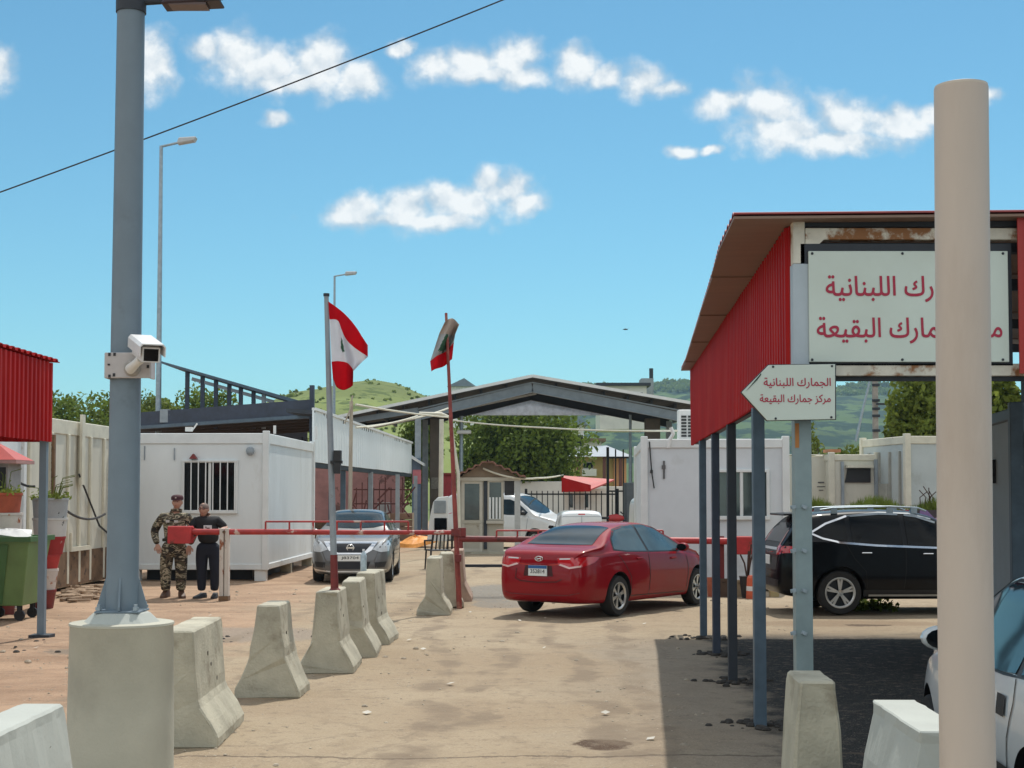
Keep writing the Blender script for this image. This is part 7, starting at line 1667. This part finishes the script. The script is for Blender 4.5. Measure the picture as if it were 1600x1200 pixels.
c_ = Vector(HC); m = MB(); m.lathe([(.088, .045), (.094, .07), (.092, .10), (.075, .125), (.03, .14), (.001, .142)], 20, (0, 0, 0), caps=False)
for v in m.v: v.y *= 1.16
for v in m.v: v += c_
vz = []; m2 = m; bv = [c_ + Vector((a * .075, -.085 - .055 * (1 - a * a), .048 - .012 * (1 - a * a))) for a in np.linspace(-1, 1, 9)]; bk = [c_ + Vector((a * .08, -.07, .056)) for a in np.linspace(-1, 1, 9)]
m.loft([[p_ for p_ in bv] + [p_ for p_ in bk[::-1]], [p_ + Vector((0, 0, .008)) for p_ in bv] + [p_ + Vector((0, 0, .008)) for p_ in bk[::-1]]])
cp = m.build('cap', marn, t, smooth=True); part('cap_badge', M('pale badge', (.5, .4, .35), .5), cp, lambda m: m.box(c_ + Vector((0, -.112, .085)), (.022, .008, .022)))

# man in black leaning on the boom
mx = X(326, MY); t = thing('person', 'person in black T-shirt and dark jeans leaning on the red boom', 'person', (mx, MY + .02, -.025), 0, 'two men at the boom'); t.scale = (1.08, 1.06, 1.0)
wl_ = lambda px, py, Y: at(px, py, Y) - Vector((mx, MY + .02, -.025))
HC = (-.065, -.06, 1.53); eL = wl_(306, 813, MY - .22); hL = wl_(299, 817, MY - .32); eR = wl_(349, 815, MY - .05); hR = wl_(352, 823, MY - .30)
hL = Vector((-.26, -.38, 1.20)); eL = Vector((-.30, -.06, 1.20)); eR = Vector((.28, .03, 1.20)); hR = Vector((.26, -.34, 1.19))
n_ = [(0, 0, 1.0, (.14, .10)), (-.01, 0, 1.2, (.16, .11)), (-.03, -.01, 1.34, (.13, .09)), (-.05, -.03, 1.42, .058), (-.06, -.045, 1.48, .056)]; e_ = [(i, i + 1) for i in range(4)]
for pts_ in ([(-.20, -.02, 1.33, .06), (*eL, .050), (*((eL + hL) / 2), .044), (*hL, .030)], [(.15, -.01, 1.33, .06), (*eR, .050), (*((eR + hR) / 2), .044), (*hR, .030)]):
    i = len(n_); n_ += pts_; e_ += [(2, i)] + [(i + k, i + k + 1) for k in range(3)]
b = skin('body', n_, e_, skinm, t, 2)
hm = MB(); R_ = head_mesh(hm, HC, radians(-10), 0, .98); hand(hm, hL, (.25, -.5, -.15), 1, .8); hand(hm, hR, (-.15, -.5, -.2), -1, .8); hv = hm.build('extra', skinm, None, smooth=True); join(b, hv); face(t, HC, R_, .98, M('red brown glasses', (.09, .015, .015), .3))
m = MB()
for k in range(1): m.lathe([(.079, .02), (.0785, .05), (.066, .088), (.03, .116)], 20, (0, 0, 0), caps=False)
for v in m.v: v.y = v.y * 1.26 + .012; v += Vector(HC)
m.v = m.v; m.build('cropped_hair', M('cropped grey hair', (.17, .12, .10), .8), t, smooth=True)
n_ = [(.01, 0, .93, (.185, .14)), (.0, -.02, 1.08, (.195, .165)), (-.015, -.015, 1.22, (.195, .145)), (-.03, -.01, 1.33, (.17, .115)), (-.045, -.02, 1.405, (.085, .078))]; e_ = [(i, i + 1) for i in range(4)]
for pts_ in ([(-.19, -.02, 1.345, .082), tuple(Vector((-.20, -.02, 1.33)).lerp(eL, .45)) + (.076,), tuple(Vector((-.20, -.02, 1.33)).lerp(eL, .80)) + (.070,)], [(.14, -.01, 1.345, .082), tuple(Vector((.15, -.01, 1.33)).lerp(eR, .45)) + (.076,), tuple(Vector((.15, -.01, 1.33)).lerp(eR, .95)) + (.068,)]):
    i = len(n_); n_ += pts_; e_ += [(3, i)] + [(i + k, i + k + 1) for k in range(2)]
s_ = skin('t_shirt', n_, e_, tshirt, t, 2)
part('chest_print', M('white print', (.62, .60, .60), .8), s_, lambda m: (m.box((.02, -.170, 1.215), (.13, .02, .10), -.05)), bevel=.004); part('print_figure', M('dark print', (.10, .08, .08), .8), s_, lambda m: (m.box((.03, -.1815, 1.20), (.05, .004, .05)), m.box((-.005, -.1815, 1.23), (.018, .004, .03))))
ln, le = leg_set(.105, (-.10, .115), (-.105, .10), .90, (.115, .088, .068)); skin('jeans', ln, le, denim, t, 2)
shoe(t, 'shoe', -.11, -.55, black, .09); shoe(t, 'shoe', .105, .05, black, .09)

# ------------------------------------------------------------------ haze
hz_ = MB(); hz_.b2(-3200, 4200, -200, 4200, -3.5, 190); o = hz_.build('haze', bpy.data.materials.new('haze air')); m = o.data.materials[0]; m.use_nodes = True; q = m.node_tree; q.nodes.clear()
out_ = q.nodes.new('ShaderNodeOutputMaterial'); pv = q.nodes.new('ShaderNodeVolumePrincipled'); pv.inputs['Color'].default_value = (.50, .78, 1.0, 1); pv.inputs['Density'].default_value = .00016; pv.inputs['Anisotropy'].default_value = .2
q.links.new(pv.outputs[0], out_.inputs['Volume']); tag(o, 'pale blue summer haze over the far hills', 'haze', kind='stuff')
